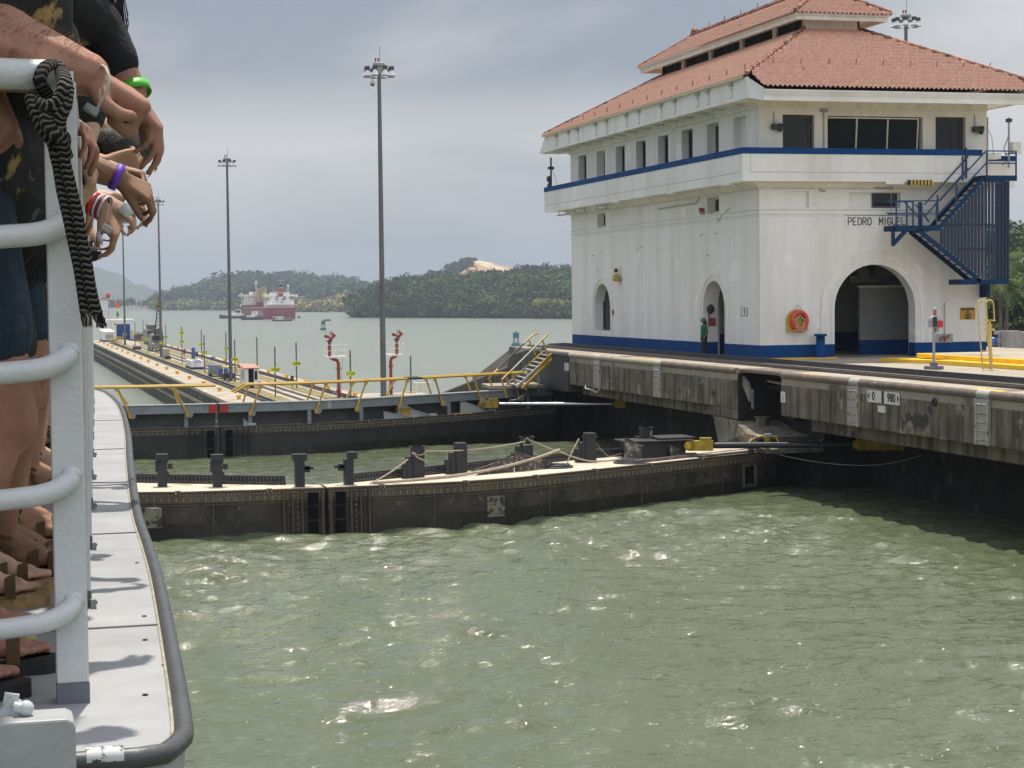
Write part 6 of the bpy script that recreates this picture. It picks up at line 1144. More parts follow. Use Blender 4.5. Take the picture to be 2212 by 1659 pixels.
def boat(name, label, cat, Y, x0, x1, yw, hd, parts, hull=tug_dark, rise=0.35, flip=False):
    A, B = c3(x0, yw, Y), c3(x1, yw, Y); t = thing(name, label, cat, ((A.x+B.x)/2, Y, ZL), None); ln = B.x-A.x; dz = ZL-(A.z+B.z)/2
    n = 12; vs = []; hw = ln*0.13
    for k in range(n+1):
        u = k/n; uu = 1-u if flip else u; wd = hw*(1-(max(0, 0.45-uu)/0.45)**2.2)*(1 if uu < 0.9 else 0.92); x = A.x+ln*u; zz = hd*(1+rise*max(0, 0.5-uu)*2)
        vs += [(x+(0 if 0 < k < n else 0), Y-wd*0.8, ZL-0.5), (x, Y-wd-0.02, ZL+zz), (x, Y+wd+0.02, ZL+zz), (x, Y+wd*0.8, ZL-0.5)]
    s = MB(); s.add(vs, [(4*i+k, 4*i+(k+1) % 4, 4*i+4+(k+1) % 4, 4*i+4+k) for i in range(n) for k in range(4)]+[(0, 1, 2, 3), (4*n, 4*n+3, 4*n+2, 4*n+1)], False); s.build('hull', hull, t, auto=True)
    for nm, m, bs in parts:
        s = MB()
        for x0_, y0_, x1_, y1_, d in bs: a, b = c3(x0_, y1_, Y), c3(x1_, y0_, Y); s.bx(a.x, b.x, Y-d, Y+d, a.z+dz, b.z+dz)
        s.build(nm, m, t)
    return t
boat('tugboat', 'black tug with long white deckhouse on the far left of the ships', 'tug', 1437, 175, 650, 1022, 1.7, [('deckhouse', ship_white, [(410, 930, 645, 965, 3), (490, 910, 600, 935, 2.5)]), ('wheelhouse', mat('dark_wheelhouse', (0.03, 0.035, 0.05), 0.3), [(490, 860, 575, 912, 2)]), ('roof', ship_white, [(505, 842, 590, 862, 2.3), (405, 925, 440, 945, 2)]), ('mast', dark_steel, [(445, 800, 452, 900, 0.2), (530, 800, 536, 850, 0.2), (560, 815, 640, 820, 0.2)])], rise=0.8)
boat('tugboat', 'dark tug with white and grey wheelhouse between the two ships', 'tug', 1330, 600, 1035, 1038, 1.6, [('deckhouse', ship_white, [(715, 950, 870, 990, 2.5), (820, 870, 925, 950, 2)]), ('window', sign_black, [(835, 895, 850, 915, 2.05), (865, 895, 880, 915, 2.05), (745, 965, 760, 985, 2.55), (800, 965, 815, 985, 2.55)]), ('fender', rubber, [(650, 1000, 1030, 1012, 4.2)]), ('stack', mat('pale_red_stack', (0.4, 0.22, 0.2), 0.6), [(930, 860, 1000, 900, 1), (940, 900, 1030, 960, 1)])], rise=0.2)
boat('pilot_launch', 'small white roofed launch with dark hull in front of the red ship', 'boat', 1237, 1215, 1612, 1072, 0.85, [('cabin', ship_white, [(1285, 985, 1440, 1042, 1.2)]), ('canopy', trim_white, [(1220, 982, 1440, 998, 1.4)]), ('window', sign_black, [(1300, 1005, 1325, 1030, 1.25), (1400, 1000, 1420, 1035, 1.25)]), ('mast', dark_steel, [(1350, 945, 1356, 985, 0.1), (1255, 1000, 1260, 1042, 1.3)]), ('rail', ship_white, [(1460, 1008, 1600, 1012, 1), (1215, 1040, 1290, 1046, 1)])], rise=0.3, flip=True)
boat('small_boat', 'tiny dark boat just right of the red ship', 'boat', 1400, 1715, 1768, 980, 1.0, [('cabin', tug_dark, [(1735, 940, 1755, 970, 1)])])
def buoy(x, y, lab, m, h, flag=False):
    t = thing('buoy', lab, 'buoy', (x, y, ZL), 'navigation buoys'); s = MB(); s.lathe([(0, -0.4), (1.35, -0.4), (1.5, 0.2), (1.4, 0.9), (0, 1.0)], (x, y, ZL), 14); s.build('float', m, t)
    s = MB()
    for dx, dy in ((-0.7, -0.5), (0.7, -0.5), (-0.7, 0.5), (0.7, 0.5)): s.bar((x+dx, y+dy, ZL+0.8), (x+dx*0.8, y+dy*0.8, ZL+h), 0.16)
    for z in (1.8, 2.5): s.bar((x-0.7, y-0.5, ZL+z), (x+0.7, y-0.5, ZL+z), 0.1)
    s.build('frame', m, t); s = MB(); s.bx(x-0.85, x+0.85, y-0.6, y+0.6, ZL+h*0.58, ZL+h); s.build('day_mark', m, t)
    s = MB(); s.cyl((x, y, ZL+h), (x, y, ZL+h+0.6), 0.2); s.build('lantern', m, t)
    if flag: s = MB(); s.bx(x+0.4, x+3.6, y-0.1, y+0.1, ZL+h-0.0, ZL+h+0.8); s.build('radar_reflector', mat('brown_reflector', (0.15, 0.1, 0.09), 0.7, var=0.4, scale=1), t)
buoy(149.5, 890.7, 'green buoy with a dark box on top in the middle of the lake', mat('buoy_green', (0.015, 0.13, 0.07), 0.5), 4.2, True)
buoy(155.3, 566.5, 'teal buoy with lattice frame nearest the lock wall', mat('buoy_teal', (0.05, 0.17, 0.19), 0.5), 4.1)
# ------------------------------------------------------------------ hills, woods, trees
RS = np.random.RandomState(11)
def vnoise(x, y, seed=0):
    r = 0
    for k, (f, a) in enumerate(((1, 1), (2.1, .5), (4.3, .25), (8.7, .12))):
        r = r+a*np.sin(x*f+seed*1.7+k)*np.cos(y*f*1.1+seed*0.9+2*k)+a*0.5*np.sin((x+y)*f*0.7+seed+k*3)
    return r
def hill(name, prof, Yr, shore, m, drop, depth=400, bump=1.0, rows=14):
    """prof: [(u, v)] outline of the ridge as seen; Yr ridge distance; shore(u) distance of the foot"""
    us = np.arange(prof[0][0], prof[-1][0]+1, 6.0); vs_ = np.interp(us, [p[0] for p in prof], [p[1] for p in prof]); V = []; top = {}
    for u, v in zip(us, vs_):
        R_ = P(u, v, y=Yr); z1 = R_.z-drop; Ys = shore(u); 
        for k in range(rows+4):
            if k <= rows: t_ = k/rows; y = Ys+(Yr-Ys)*t_; z = ZL-1+(z1-ZL+1)*(1-(1-t_)**1.7) if z1 > ZL else z1
            else: t_ = (k-rows)/4; y = Yr+depth*t_; z = z1-(z1-ZL+1)*t_**1.3
            x = R_.x*y/Yr; V.append((x, y, z+bump*(vnoise(x/60, y/60, 3) if 0 < k < rows+4 else 0)))
    n = rows+4; nx = len(us); F = [(i*n+k, (i+1)*n+k, (i+1)*n+k+1, i*n+k+1) for i in range(nx-1) for k in range(n-1)]
    me = bpy.data.meshes.new(name); me.from_pydata(V, [], F); me.materials.append(m); me.polygons.foreach_set('use_smooth', [True]*len(F)); o = bpy.data.objects.new(name, me); COL.objects.link(o); structure(o)
    return np.array(V).reshape(nx, n, 3), rows
def leaf_mat(name, col, var):
    m = bpy.data.materials.new(name); m.use_nodes = True; t = m.node_tree; n = t.nodes; l = t.links; b = n['Principled BSDF']; b.inputs['Roughness'].default_value = 0.9; b.inputs['Specular IOR Level'].default_value = 0.08
    a = n.new('ShaderNodeAttribute'); a.attribute_name = 'tone'; r = n.new('ShaderNodeValToRGB'); l.new(a.outputs['Fac'], r.inputs[0]); e = r.color_ramp.elements
    e[0].color = tuple(c*(1-var) for c in col)+(1,); e[1].color = (col[0]*(1+var*1.7), col[1]*(1+var*1.15), col[2]*(1+var*0.5), 1); mm = e.new(0.5) if False else r.color_ramp.elements.new(0.5); mm.color = tuple(col)+(1,)
    l.new(r.outputs[0], b.inputs['Base Color']); return m
def leaf_cloud(n, seed, up=0.55):
    """unit crown: n small quads over a lumpy shell, facing mostly outwards"""
    r = np.random.RandomState(seed); lob = r.randn(9, 3); lob /= np.linalg.norm(lob, axis=1)[:, None]; lob[:, 2] = np.abs(lob[:, 2])*0.9-0.15; lob *= 0.55; lr = 0.34+0.2*r.rand(9)
    k = r.randint(0, 9, n); d = r.randn(n, 3); d /= np.linalg.norm(d, axis=1)[:, None]; d[:, 2] = np.where(d[:, 2] < -0.2, -d[:, 2], d[:, 2])
    c = lob[k]+d*(lr[k]*(0.72+0.32*r.rand(n)))[:, None]; nrm = d+0.5*r.randn(n, 3); nrm[:, 2] += 0.35; nrm /= np.linalg.norm(nrm, axis=1)[:, None]
    return c, nrm
def quads(c, nrm, size, r):
    a = np.cross(nrm, r.randn(len(c), 3)); a /= np.linalg.norm(a, axis=1)[:, None]; b = np.cross(nrm, a); s = np.asarray(size)[:, None] if np.ndim(size) else size
    a = a*s; b = b*s*0.75; return np.stack([c-a, c-b*0.8, c+a, c+b*0.8], 1)
def mesh_from_quads(name, Q, tone, m):
    n = len(Q); me = bpy.data.meshes.new(name); me.vertices.add(n*4); me.vertices.foreach_set('co', Q.reshape(-1).astype('f')); me.loops.add(n*4); me.loops.foreach_set('vertex_index', np.arange(n*4, dtype='i')); me.polygons.add(n); me.polygons.foreach_set('loop_start', np.arange(0, n*4, 4, dtype='i')); me.update(calc_edges=True)
    at = me.attributes.new('tone', 'FLOAT', 'POINT'); at.data.foreach_set('value', np.repeat(tone, 4).astype('f')); me.materials.append(m); return me
def wood(name, pts, rads, nleaf, leaf, m, label, zsq=0.85, seed=1, tone0=None):
    r = np.random.RandomState(seed); Qs = []; T = []
    protos = [leaf_cloud(nleaf, 50+i) for i in range(6)]
    for i, (p, R_) in enumerate(zip(pts, rads)):
        c, nn = protos[r.randint(6)]; a = r.rand()*6.28; M = np.array([[math.cos(a), -math.sin(a), 0], [math.sin(a), math.cos(a), 0], [0, 0, 1]]); cc = (c@M.T)*np.array([R_*(0.9+0.3*r.rand()), R_, R_*zsq*(0.8+0.4*r.rand())])+np.array(p)
        Qs.append(quads(cc, nn@M.T, leaf*(0.6+0.8*r.rand(nleaf)), r)); tb = (tone0[i] if tone0 is not None else 0.5)+0.3*r.randn(); T.append(np.clip(tb+0.06*r.randn(nleaf), 0, 1))
    me = mesh_from_quads(name, np.concatenate(Qs), np.concatenate(T), m); o = bpy.data.objects.new(name, me); COL.objects.link(o); return tag(o, label, 'woodland', kind='stuff')
def scatter(grid, rows, n, r, lo=0.0, hi=1.0, lift=0.6, rad=(4, 8)):
    nx = grid.shape[0]; P_ = []; Rr = []
    for _ in range(n):
        i = r.rand()*(nx-1.001); k = (lo+(hi-lo)*r.rand())*rows; i0, k0 = int(i), int(min(k, rows-0.001)); fi, fk = i-i0, k-k0
        p = (grid[i0, k0]*(1-fi)+grid[i0+1, k0]*fi)*(1-fk)+(grid[i0, k0+1]*(1-fi)+grid[i0+1, k0+1]*fi)*fk; R_ = rad[0]+(rad[1]-rad[0])*r.rand()**1.5; P_.append(p+np.array([0, 0, R_*lift])); Rr.append(R_)
    return P_, Rr
soil_dark = mat('forest_floor', (0.045, 0.05, 0.025), 0.95, var=0.3, scale=0.05)
leaf_near = leaf_mat('broadleaf_green', (0.05, 0.078, 0.024), 0.62); leaf_far = leaf_mat('hill_wood_green', (0.05, 0.075, 0.03), 0.55); leaf_dry = leaf_mat('dry_scrub', (0.24, 0.22, 0.085), 0.45)
shn = lambda u: 1380-(u-770)*0.5
g, rw = hill('hill', [(766, 655), (800, 640), (835, 622), (870, 613), (900, 612), (950, 614), (990, 612), (1030, 611), (1060, 607), (1100, 604), (1150, 597), (1175, 593), (1200, 598), (1300, 590), (1500, 600)], 1530, shn, soil_dark, 6, 300, 2)
p_, r_ = scatter(g, rw, 1050, RS, 0.0, 1.0, 0.5, (4.5, 15)); q_, s_ = scatter(g, rw, 300, RS, 0.0, 0.05, 0.4, (4, 8.5)); w_, v_ = scatter(g, rw, 160, RS, 0.94, 1.0, 0.95, (5, 9))
wood('forest', p_+q_+w_, r_+s_+v_, 240, 1.2, leaf_near, 'dense green broadleaf wood on the low hill right behind the lake', seed=2)
g, rw = hill('hill', [(600, 668), (650, 662), (690, 655), (730, 648), (770, 640), (830, 640)], 2050, lambda u: 1960-(u-640)*0.9, mat('dry_bank', (0.22, 0.19, 0.09), 0.95, var=0.4, scale=0.03), 5, 150, 1)
p_, r_ = scatter(g, rw, 240, RS, 0, 1, 0.4, (5, 11)); wood('scrub', p_, r_, 90, 1.8, leaf_dry, 'sunlit dry golden scrub along the shore right of the red ship', seed=3)
g, rw = hill('hill', [(330, 655), (385, 645), (418, 636), (456, 625), (480, 614), (500, 612), (530, 610), (563, 606), (607, 608), (631, 606), (660, 608), (689, 612), (744, 620), (788, 630), (830, 640), (900, 650)], 3150, lambda u: 2420-(u-400)*0.7, mat('hill_floor', (0.09, 0.10, 0.045), 0.95, var=0.3, scale=0.01, spots=((0.24, 0.17, 0.10), 0.006, 0.56)), 9, 600, 6)
p_, r_ = scatter(g, rw, 640, RS, 0.03, 0.97, 0.5, (8, 24)); q_, s_ = scatter(g, rw, 90, RS, 0.96, 1.0, 0.5, (7, 14)); wood('forest', p_+q_, r_+s_, 80, 3.0, leaf_far, 'bluish wooded hill behind the ships with a long roofed building on top', seed=4)
p_, r_ = scatter(g, rw, 260, RS, 0.0, 0.03, 0.4, (8, 14)); wood('forest', p_, r_, 80, 2.6, leaf_mat('pale_shore_green', (0.14, 0.16, 0.06), 0.5), 'pale green shore wood behind and left of the ships', seed=5)
g, rw = hill('hill', [(925, 640), (938, 598), (955, 590), (985, 583), (1003, 570), (1015, 562), (1034, 563), (1060, 568), (1075, 572), (1100, 577), (1115, 586), (1130, 592), (1160, 610)], 2300, lambda u: 2100, mat('bare_red_earth', (0.40, 0.24, 0.15), 0.95, var=0.3, scale=0.03, spots=[((0.52, 0.44, 0.30), 0.018, 0.5), ((0.38, 0.17, 0.10), 0.03, 0.6)]), 0, 200, 1)
r = RS; P2, R2 = [], []
for u, v, n in ((955, 597, 12), (975, 590, 16), (995, 583, 16), (1005, 570, 8), (985, 597, 16), (940, 603, 8), (1020, 560, 3)):
    for _ in range(n): q = P(u+r.randn()*7, v+r.randn()*4, y=2240); P2.append(np.array(q)); R2.append(5+5*r.rand())
wood('forest', P2, R2, 90, 2.0, leaf_far, 'scattered trees on the left slope of the bare red earth hill', seed=6)
hill('mountain', [(-700, 620), (-300, 600), (0, 560), (120, 565), (190, 578), (215, 590), (240, 602), (262, 611), (290, 622), (330, 632), (385, 637), (470, 645), (600, 655)], 5600, lambda u: 4300, mat('far_wooded_slope', (0.06, 0.08, 0.05), 0.95, var=0.35, scale=0.008, bump=6, bscale=0.02), 0, 1500, 14)
structure(hill('shore', [(-900, 664), (100, 664), (260, 662), (340, 658), (400, 664), (470, 668)], 2700, lambda u: 2480, mat('shore_ground', (0.16, 0.16, 0.11), 0.95, var=0.3, scale=0.02), 0, 300, 0)[0] if False else COL.objects[-1]) if False else hill('shore', [(-900, 664), (100, 664), (260, 662), (340, 658), (400, 664), (470, 668)], 2700, lambda u: 2480, mat('shore_ground', (0.16, 0.16, 0.11), 0.95, var=0.3, scale=0.02), 0, 300, 0)
P2, R2 = [], []
for _ in range(150): u = 150+300*r.rand(); q = P(u, 662+3*r.randn(), y=2620+60*r.rand()); P2.append(np.array(q)); R2.append(5+6*r.rand())
for _ in range(50): u = 360+90*r.rand(); q = P(u, 656+4*r.randn(), y=2700); P2.append(np.array(q)); R2.append(9+6*r.rand())
wood('forest', P2, R2, 60, 2.6, leaf_far, 'trees along the far left shore behind the low buildings', seed=7)
# buildings on the far shore
def fb(u0, u1, v0, v1, Y, wallm, roofm, lab, grp=None, name='far_building'):
    a, b = P(u0, v1, y=Y), P(u1, v0, y=Y); t = thing(name, lab, 'building', ((a.x+b.x)/2, Y, a.z), grp)
    s = MB(); s.bx(a.x, b.x, Y, Y+12, a.z-3, b.z-0.6); s.build('wall', wallm, t); s = MB(); s.extr([(a.x-0.6, b.z-0.6), (b.x+0.6, b.z-0.6), ((a.x+b.x)/2, b.z+1.2)], 'y', Y-0.6, Y+12.6); s.build('roof', roofm, t); return t
rr_ = mat('far_red_roof', (0.42, 0.16, 0.12), 0.8); wr = mat('far_pale_roof', (0.5, 0.48, 0.45), 0.8)
gl = 'low pale building with light roof in the row along the far left shore'; gr = 'low pale building with red roof in the row along the far left shore'
for k in range(16): u = 262+k*8.2+2*rnd.random(); red = k in (5, 6, 9, 10); fb(u, u+5.5+2*rnd.random(), 663-2.5*rnd.random(), 668, 2540, wall_white, rr_ if red else wr, gr if red else gl, 'low buildings in a row along the far left shore')
fb(389, 401, 653, 665, 2560, wall_white, wr, 'tall white block among the trees right of the row of low buildings'); fb(402, 424, 658, 664, 2600, mat('blue_grey_building', (0.2, 0.25, 0.3), 0.7), wr, 'long blue grey building among trees, right of the tall white block'); fb(371, 379, 659, 666, 2600, wall_white, wr, 'small white building left of the tall white block')
Yt = 2300; t = thing('far_control_tower', 'far white lock house with red roof on the left shore beside the rope end', 'control house', tuple(P(222, 672, y=Yt)))
s = MB(); a, b = P(216, 672, y=Yt), P(233, 648, y=Yt); s.bx(a.x, b.x, Yt, Yt+12, a.z-3, b.z); s.bx(a.x-1.5, b.x+1.5, Yt-1.5, Yt+13, b.z-3.5, b.z-2.5); s.build('wall', ship_white, t)
s = MB(); c, d = P(213, 648, y=Yt), P(236, 641, y=Yt); s.extr([(c.x, c.z), (d.x, c.z), (d.x-4, d.z), (c.x+4, d.z)], 'y', Yt-2, Yt+14); s.build('roof', rr_, t)
Yt = 900; t = thing('red_ball_signal', 'thin pale pole with a red ball signal far out in the lake on the left', 'signal', tuple(P(234, 671, y=Yt)))
s = MB(); p = P(233.5, 640, y=Yt); s.bar((p.x, Yt, ZL-1), p, 0.22); s.build('pole', white_paint, t); s = MB(); s.ball(p+Vector((0, 0, 0.4)), 1.05, 8, (1, 1, 1.3)); s.build('ball', mat('signal_ball_red', (0.5, 0.03, 0.02), 0.5), t)
for u, v in ((303, 620), (294, 630), (250, 610), (268, 616)):
    s = MB(); p = P(u, v, y=2500); s.bar((p.x, 2500, ZL), p, 0.9); s.bx(p.x-3.5, p.x+3.5, 2499, 2501, p.z-0.6, p.z+0.8); tag(s.build('far_light_mast', mat('pale_mast', (0.5, 0.5, 0.5), 0.5)), 'pale distant light mast in front of the blue mountain', 'light mast', 'pale distant light masts in front of the blue mountain')
# roofed building, lone tree and antenna on the wooded hill
Yh = 3140; a, b = P(628, 607, y=Yh), P(660, 598, y=Yh); t = thing('hilltop_pavilion', 'long open building with pale red roof on top of the wooded hill', 'building', (a.x, Yh, a.z))
s = MB(); s.extr([(a.x-1, b.z-2.2), (b.x+1, b.z-2.2), (b.x-3, b.z), (a.x+3, b.z)], 'y', Yh, Yh+14); s.build('roof', mat('pale_red_roof', (0.5, 0.32, 0.28), 0.8), t)
s = MB()
for k in range(6): x = a.x+(b.x-a.x)*k/5; s.bx(x-0.5, x+0.5, Yh+1, Yh+2, a.z-4, b.z-2.2)
s.build('post', wall_white, t); s = MB(); s.bx(a.x, b.x, Yh+8, Yh+9, a.z-6, b.z-2.2); s.build('wall', mat('grey_wall', (0.3, 0.3, 0.3), 0.8), t)
s = MB(); p = P(563, 588, y=3150); s.bar((p.x-1.5, 3150, p.z-22), p, 0.7); s.bar((p.x+1.5, 3150, p.z-22), p, 0.7); s.bx(p.x-2.5, p.x+2.5, 3149, 3151, p.z-2, p.z-1); s.bx(p.x-1.8, p.x+1.8, 3149, 3151, p.z+1, p.z+2); tag(s.build('antenna_tower', mat('grey_tower', (0.3, 0.3, 0.32), 0.6)), 'small lattice antenna tower on the ridge above the red ship', 'tower')

# individual trees
bark = mat('grey_bark', (0.13, 0.11, 0.085), 0.95, var=0.3, scale=2, bump=0.03)
def tree(x, y, z, h, rc, lab, leafm, n=2600, leaf=0.28, seed=1, cat='tree', group=None, trunk_r=0.28, squash=0.75):
    r = np.random.RandomState(seed); t = thing('broadleaf_tree', lab, cat, (x, y, z), group)
    s = MB(); top = Vector((0.3*r.randn(), 0.3*r.randn(), h-rc*squash*0.7)); s.tube([(0, 0, -0.4), (0.1, 0, h*0.3), top], [trunk_r, trunk_r*0.75, trunk_r*0.4], 8)
    for k in range(7):
        a = r.rand()*6.28; st = Vector((0.1, 0, h*0.3)).lerp(top, 0.2+0.7*r.rand()); en = Vector((math.cos(a)*rc*0.7, math.sin(a)*rc*0.7, h-rc*squash*(0.3+0.9*r.rand()))); s.tube([st, st.lerp(en, 0.5)+Vector((0, 0, 0.4)), en], [trunk_r*0.35, trunk_r*0.22, 0.04], 6)
    lpart(s, 'trunk', bark, t)
    Qs, T = [], []
    nl = 14; 
    for k in range(nl):
        a = r.rand()*6.28; rad = rc*(0.15+0.65*math.sqrt(r.rand())); cz = h-rc*squash*(1.0+0.75*r.rand()*(1 if k % 3 else -0.3)); c0 = np.array([math.cos(a)*rad, math.sin(a)*rad, cz]); R_ = rc*(0.3+0.2*r.rand()); c, nn = leaf_cloud(n//nl, seed*31+k)
        Qs.append(quads(c*np.array([R_*1.4, R_*1.4, R_])+c0, nn, leaf*(0.6+0.8*r.rand(len(c))), r)); T.append(np.clip(0.5+0.2*r.randn()+0.14*r.randn(len(c)), 0, 1))
    me = mesh_from_quads('crown', np.concatenate(Qs), np.concatenate(T), leafm); o = bpy.data.objects.new('crown', me); COL.objects.link(o); o.parent = t; return t
lm1 = leaf_mat('fresh_green_leaves', (0.085, 0.13, 0.03), 0.55); lm2 = leaf_mat('dark_green_leaves', (0.04, 0.065, 0.022), 0.55); lm3 = leaf_mat('yellow_green_leaves', (0.20, 0.22, 0.035), 0.45)
ZT = -5.6
def T_(u, vb, vt, Y, rc, lab, m, **k): b = P(u, vb, y=Y); tp = P(u, vt, y=Y); z = min(b.z, ZT+1); tree(b.x, Y, z, tp.z-z, rc, lab, m, **k)
T_(2160, 765, 600, 185, 4.0, 'dark green tree right behind the corner of the control house', lm2, seed=1, n=4500)
T_(2200, 765, 560, 195, 4.4, 'bright green leafy tree above the grey cabinet at the right edge', lm1, seed=2, n=4500)
T_(2235, 765, 520, 220, 5.5, 'tall fresh green tree at the right edge of the photo', lm1, seed=3, n=4500)
T_(2150, 765, 690, 178, 2.6, 'low dark shrub tree beside the blue telephone', lm2, seed=4, n=3000)
T_(2190, 765, 670, 180, 3.0, 'low dark tree behind the grey cabinet', lm2, seed=5, n=3500)
T_(2190, 765, 478, 330, 8.5, 'large pale spreading tree rising farthest back at the right edge', leaf_mat('hazy_green_leaves', (0.12, 0.16, 0.07), 0.4), seed=6, n=5000, leaf=0.5, squash=0.5)
T_(2150, 765, 640, 200, 4.0, 'mid green tree between the staircase and the palm', lm1, seed=7, n=4000)
T_(2245, 765, 640, 186, 4.0, 'dark twiggy tree cut by the right edge of the photo', lm2, seed=8, n=3500)
def palm(u, vb, vt, Y, lab, seed, fl=3.6, sc_=1.0):
    r = np.random.RandomState(seed); b = P(u, vb, y=Y); tp = P(u, vt, y=Y); t = thing('palm_tree', lab, 'palm', tuple(b)); h = tp.z-b.z-fl*0.3
    s = MB(); s.tube([(0, 0, -0.5), (0.15*sc_, 0, h*0.5), (0, 0, h)], [0.22*sc_, 0.17*sc_, 0.15*sc_], 8); lpart(s, 'trunk', bark, t)
    Qs = []; T = []
    for k in range(20):
        a = k*2.4+r.rand()*0.3; el = 0.9-1.5*(k/20); d = np.array([math.cos(a), math.sin(a), 0]); prev = np.array([0, 0, h])
        for i in range(14):
            u_ = (i+1)/14; p = np.array([0, 0, h])+d*fl*u_*math.cos(el*0.6)+np.array([0, 0, fl*(math.sin(el)*u_-0.75*u_*u_)])
            side = np.cross(d, [0, 0, 1]); L_ = fl*0.26*math.sin(math.pi*(0.12+0.85*u_))
            for sg in (-1, 1): tipp = p+side*sg*L_+np.array([0, 0, -L_*0.45])+d*L_*0.35; w_ = (p-prev)*0.42; Qs.append(np.stack([prev, tipp, tipp+w_*0.3, prev+w_*1.6])); T.append(0.3+0.5*r.rand())
            prev = p
    me = mesh_from_quads('frond', np.array(Qs), np.array(T), leaf_mat('palm_green', (0.07, 0.10, 0.04), 0.5)); o = bpy.data.objects.new('frond', me); COL.objects.link(o); o.parent = t
palm(2172, 765, 535, 172, 'grey green palm with drooping fronds beside the blue staircase', 3, 4.2); palm(2158, 765, 590, 170, 'smaller drooping palm just behind the blue slatted staircase', 5, 3.2)
palm(1164, 689, 625, 1240, 'tall palm with pale straight trunk at the foot of the green hill', 7, 9, 3.0)
q = P(1193, 688, y=1175); tree(q.x, 1175, ZL-0.3, P(1193, 637, y=1175).z-ZL, 9, 'yellow green tree on the lake shore beside the control house wall', lm3, n=2200, leaf=1.2, seed=9, trunk_r=0.6)
q = P(616, 600, y=3150); tree(q.x, 3150, q.z-12, 22, 12, 'lone dark tree on the ridge left of the hilltop pavilion', leaf_far, n=1200, leaf=2.6, seed=10, trunk_r=0.8, squash=0.35)
# hazy air over the lake
s = MB(); s.bx(-7600, 7600, -400, 9000, ZL-5.5, 150); hz_ = s.build('haze', None); hz_['kind'] = 'stuff'; hz_['label'] = 'pale humid haze over the lake'
hm = bpy.data.materials.new('humid_haze'); hm.use_nodes = True; n = hm.node_tree.nodes; n.remove(n['Principled BSDF']); pv = n.new('ShaderNodeVolumePrincipled'); hm.node_tree.links.new(pv.outputs[0], n['Material Output'].inputs['Volume'])
pv.inputs['Color'].default_value = (0.56, 0.655, 0.79, 1); pv.inputs['Density'].default_value = 0.00018; pv.inputs['Anisotropy'].default_value = 0.3
hz_.data.materials.clear(); hz_.data.materials.append(hm)
# ------------------------------------------------------------------ tour boat (the camera looks along its rail)
ZD = -0.69
boat_grey = mat('painted_boat_deck', (0.33, 0.335, 0.34), 0.5, var=0.14, scale=4, bump=0.0015, bscale=60, spots=[((0.39, 0.375, 0.32), 3.2, 0.66), ((0.25, 0.26, 0.27), 1.7, 0.64), ((0.2, 0.15, 0.10), 9, 0.74)])
boat_white = mat('thick_white_boat_paint', (0.54, 0.555, 0.56), 0.38, var=0.04, scale=14, bump=0.0022, bscale=85, spots=((0.50, 0.46, 0.38), 23, 0.74), coat=0.15)
tube_grey = mat('rubbing_strake_grey', (0.06, 0.062, 0.068), 0.45, var=0.2, scale=9, bump=0.0012, bscale=70, spots=((0.45, 0.46, 0.47), 22, 0.755))
def XR(y): return 0.112+0.05*(y-3.34)
BT = thing('tour_boat', 'grey decked tour boat with white tube railing and dark rounded edge, left foreground', 'boat', (-1.5, 6, ZD))
edge = [(0.235, 2.90), (0.262, 2.97), (0.28, 3.09), (0.32, 3.76), (0.37, 4.7), (0.395, 5.33), (0.43, 6.28), (0.53, 8.07), (0.65, 10.06), (0.75, 12.22), (0.77, 13.71), (0.735, 14.58), (0.55, 15.5), (0.1, 16.5), (-0.8, 17.6), (-2.4, 18.5), (-4, 18.8)]
def smooth_path(pts, n=6):
    P_ = [Vector((p[0], p[1], p[2] if len(p) > 2 else 0)) for p in pts]; o = []
    for i in range(len(P_)-1):
        a, b, c, d = P_[max(i-1, 0)], P_[i], P_[i+1], P_[min(i+2, len(P_)-1)]
        for k in range(n): t = k/n; o.append(0.5*((2*b)+(c-a)*t+(2*a-5*b+4*c-d)*t*t+(-a+3*b-3*c+d)*t**3))
    return o+[P_[-1]]
ep = smooth_path(edge, 5); port = [(-7.8-(p.x), p.y) for p in reversed(ep)]
plan = [(p.x, p.y) for p in ep]+port
s = MB(); s.prism([(-8.0, 2.9)]+[(-0.05, 2.9)]+plan[:-1]+[(-8.03, 2.91)], ZD-0.05, ZD); dk = s.build('deck', boat_grey, BT, auto=True)
s = MB(); hp = [(x, y) for x, y in plan]; n = len(hp); V = [(x, y, ZD-0.05) for x, y in hp]+[((x+3.9)*0.965-3.9, y*0.99-0.02, -3.5) for x, y in hp]+[((x+3.9)*0.9-3.9, y*0.93+0.2, -8) for x, y in hp]
s.add(V, [(i, i+1, n+i+1, n+i) for i in range(n-1)]+[(n+i, n+i+1, 2*n+i+1, 2*n+i) for i in range(n-1)], False)
s.quad((-8.1, 2.9, ZD-0.05), (0.2, 2.9, ZD-0.05), (0.1, 2.9, -8), (-7.9, 2.9, -8)); s.build('hull', boat_white, BT)
s = MB(); s.tube([(-8, 2.885, ZD-0.004), (0.0, 2.885, ZD-0.004), (0.19, 2.885, ZD-0.004)]+[(p.x-0.002, p.y, ZD-0.004) for p in ep], 0.0165, 12); s.build('edge_strake', tube_grey, BT)
s = MB(); s.tube([(p.x-0.019, p.y, ZD-0.001) for p in ep], 0.0045, 6); s.build('weld_bead', mat('cream_caulk', (0.34, 0.31, 0.24), 0.7, var=0.3, scale=30, bump=0.002, bscale=80, spots=((0.36, 0.27, 0.17), 18, 0.7)), BT)
for y in (4.0, 5.62, 7.1, 8.8, 10.9): s = MB(); s.bar((-4, y-0.02, ZD+0.0015), (XR(y)+0.185, y+0.03, ZD+0.0015), 0.008, 0.004); s.build('deck_seam', mat('deck_seam', (0.2, 0.21, 0.22), 0.6), dk)
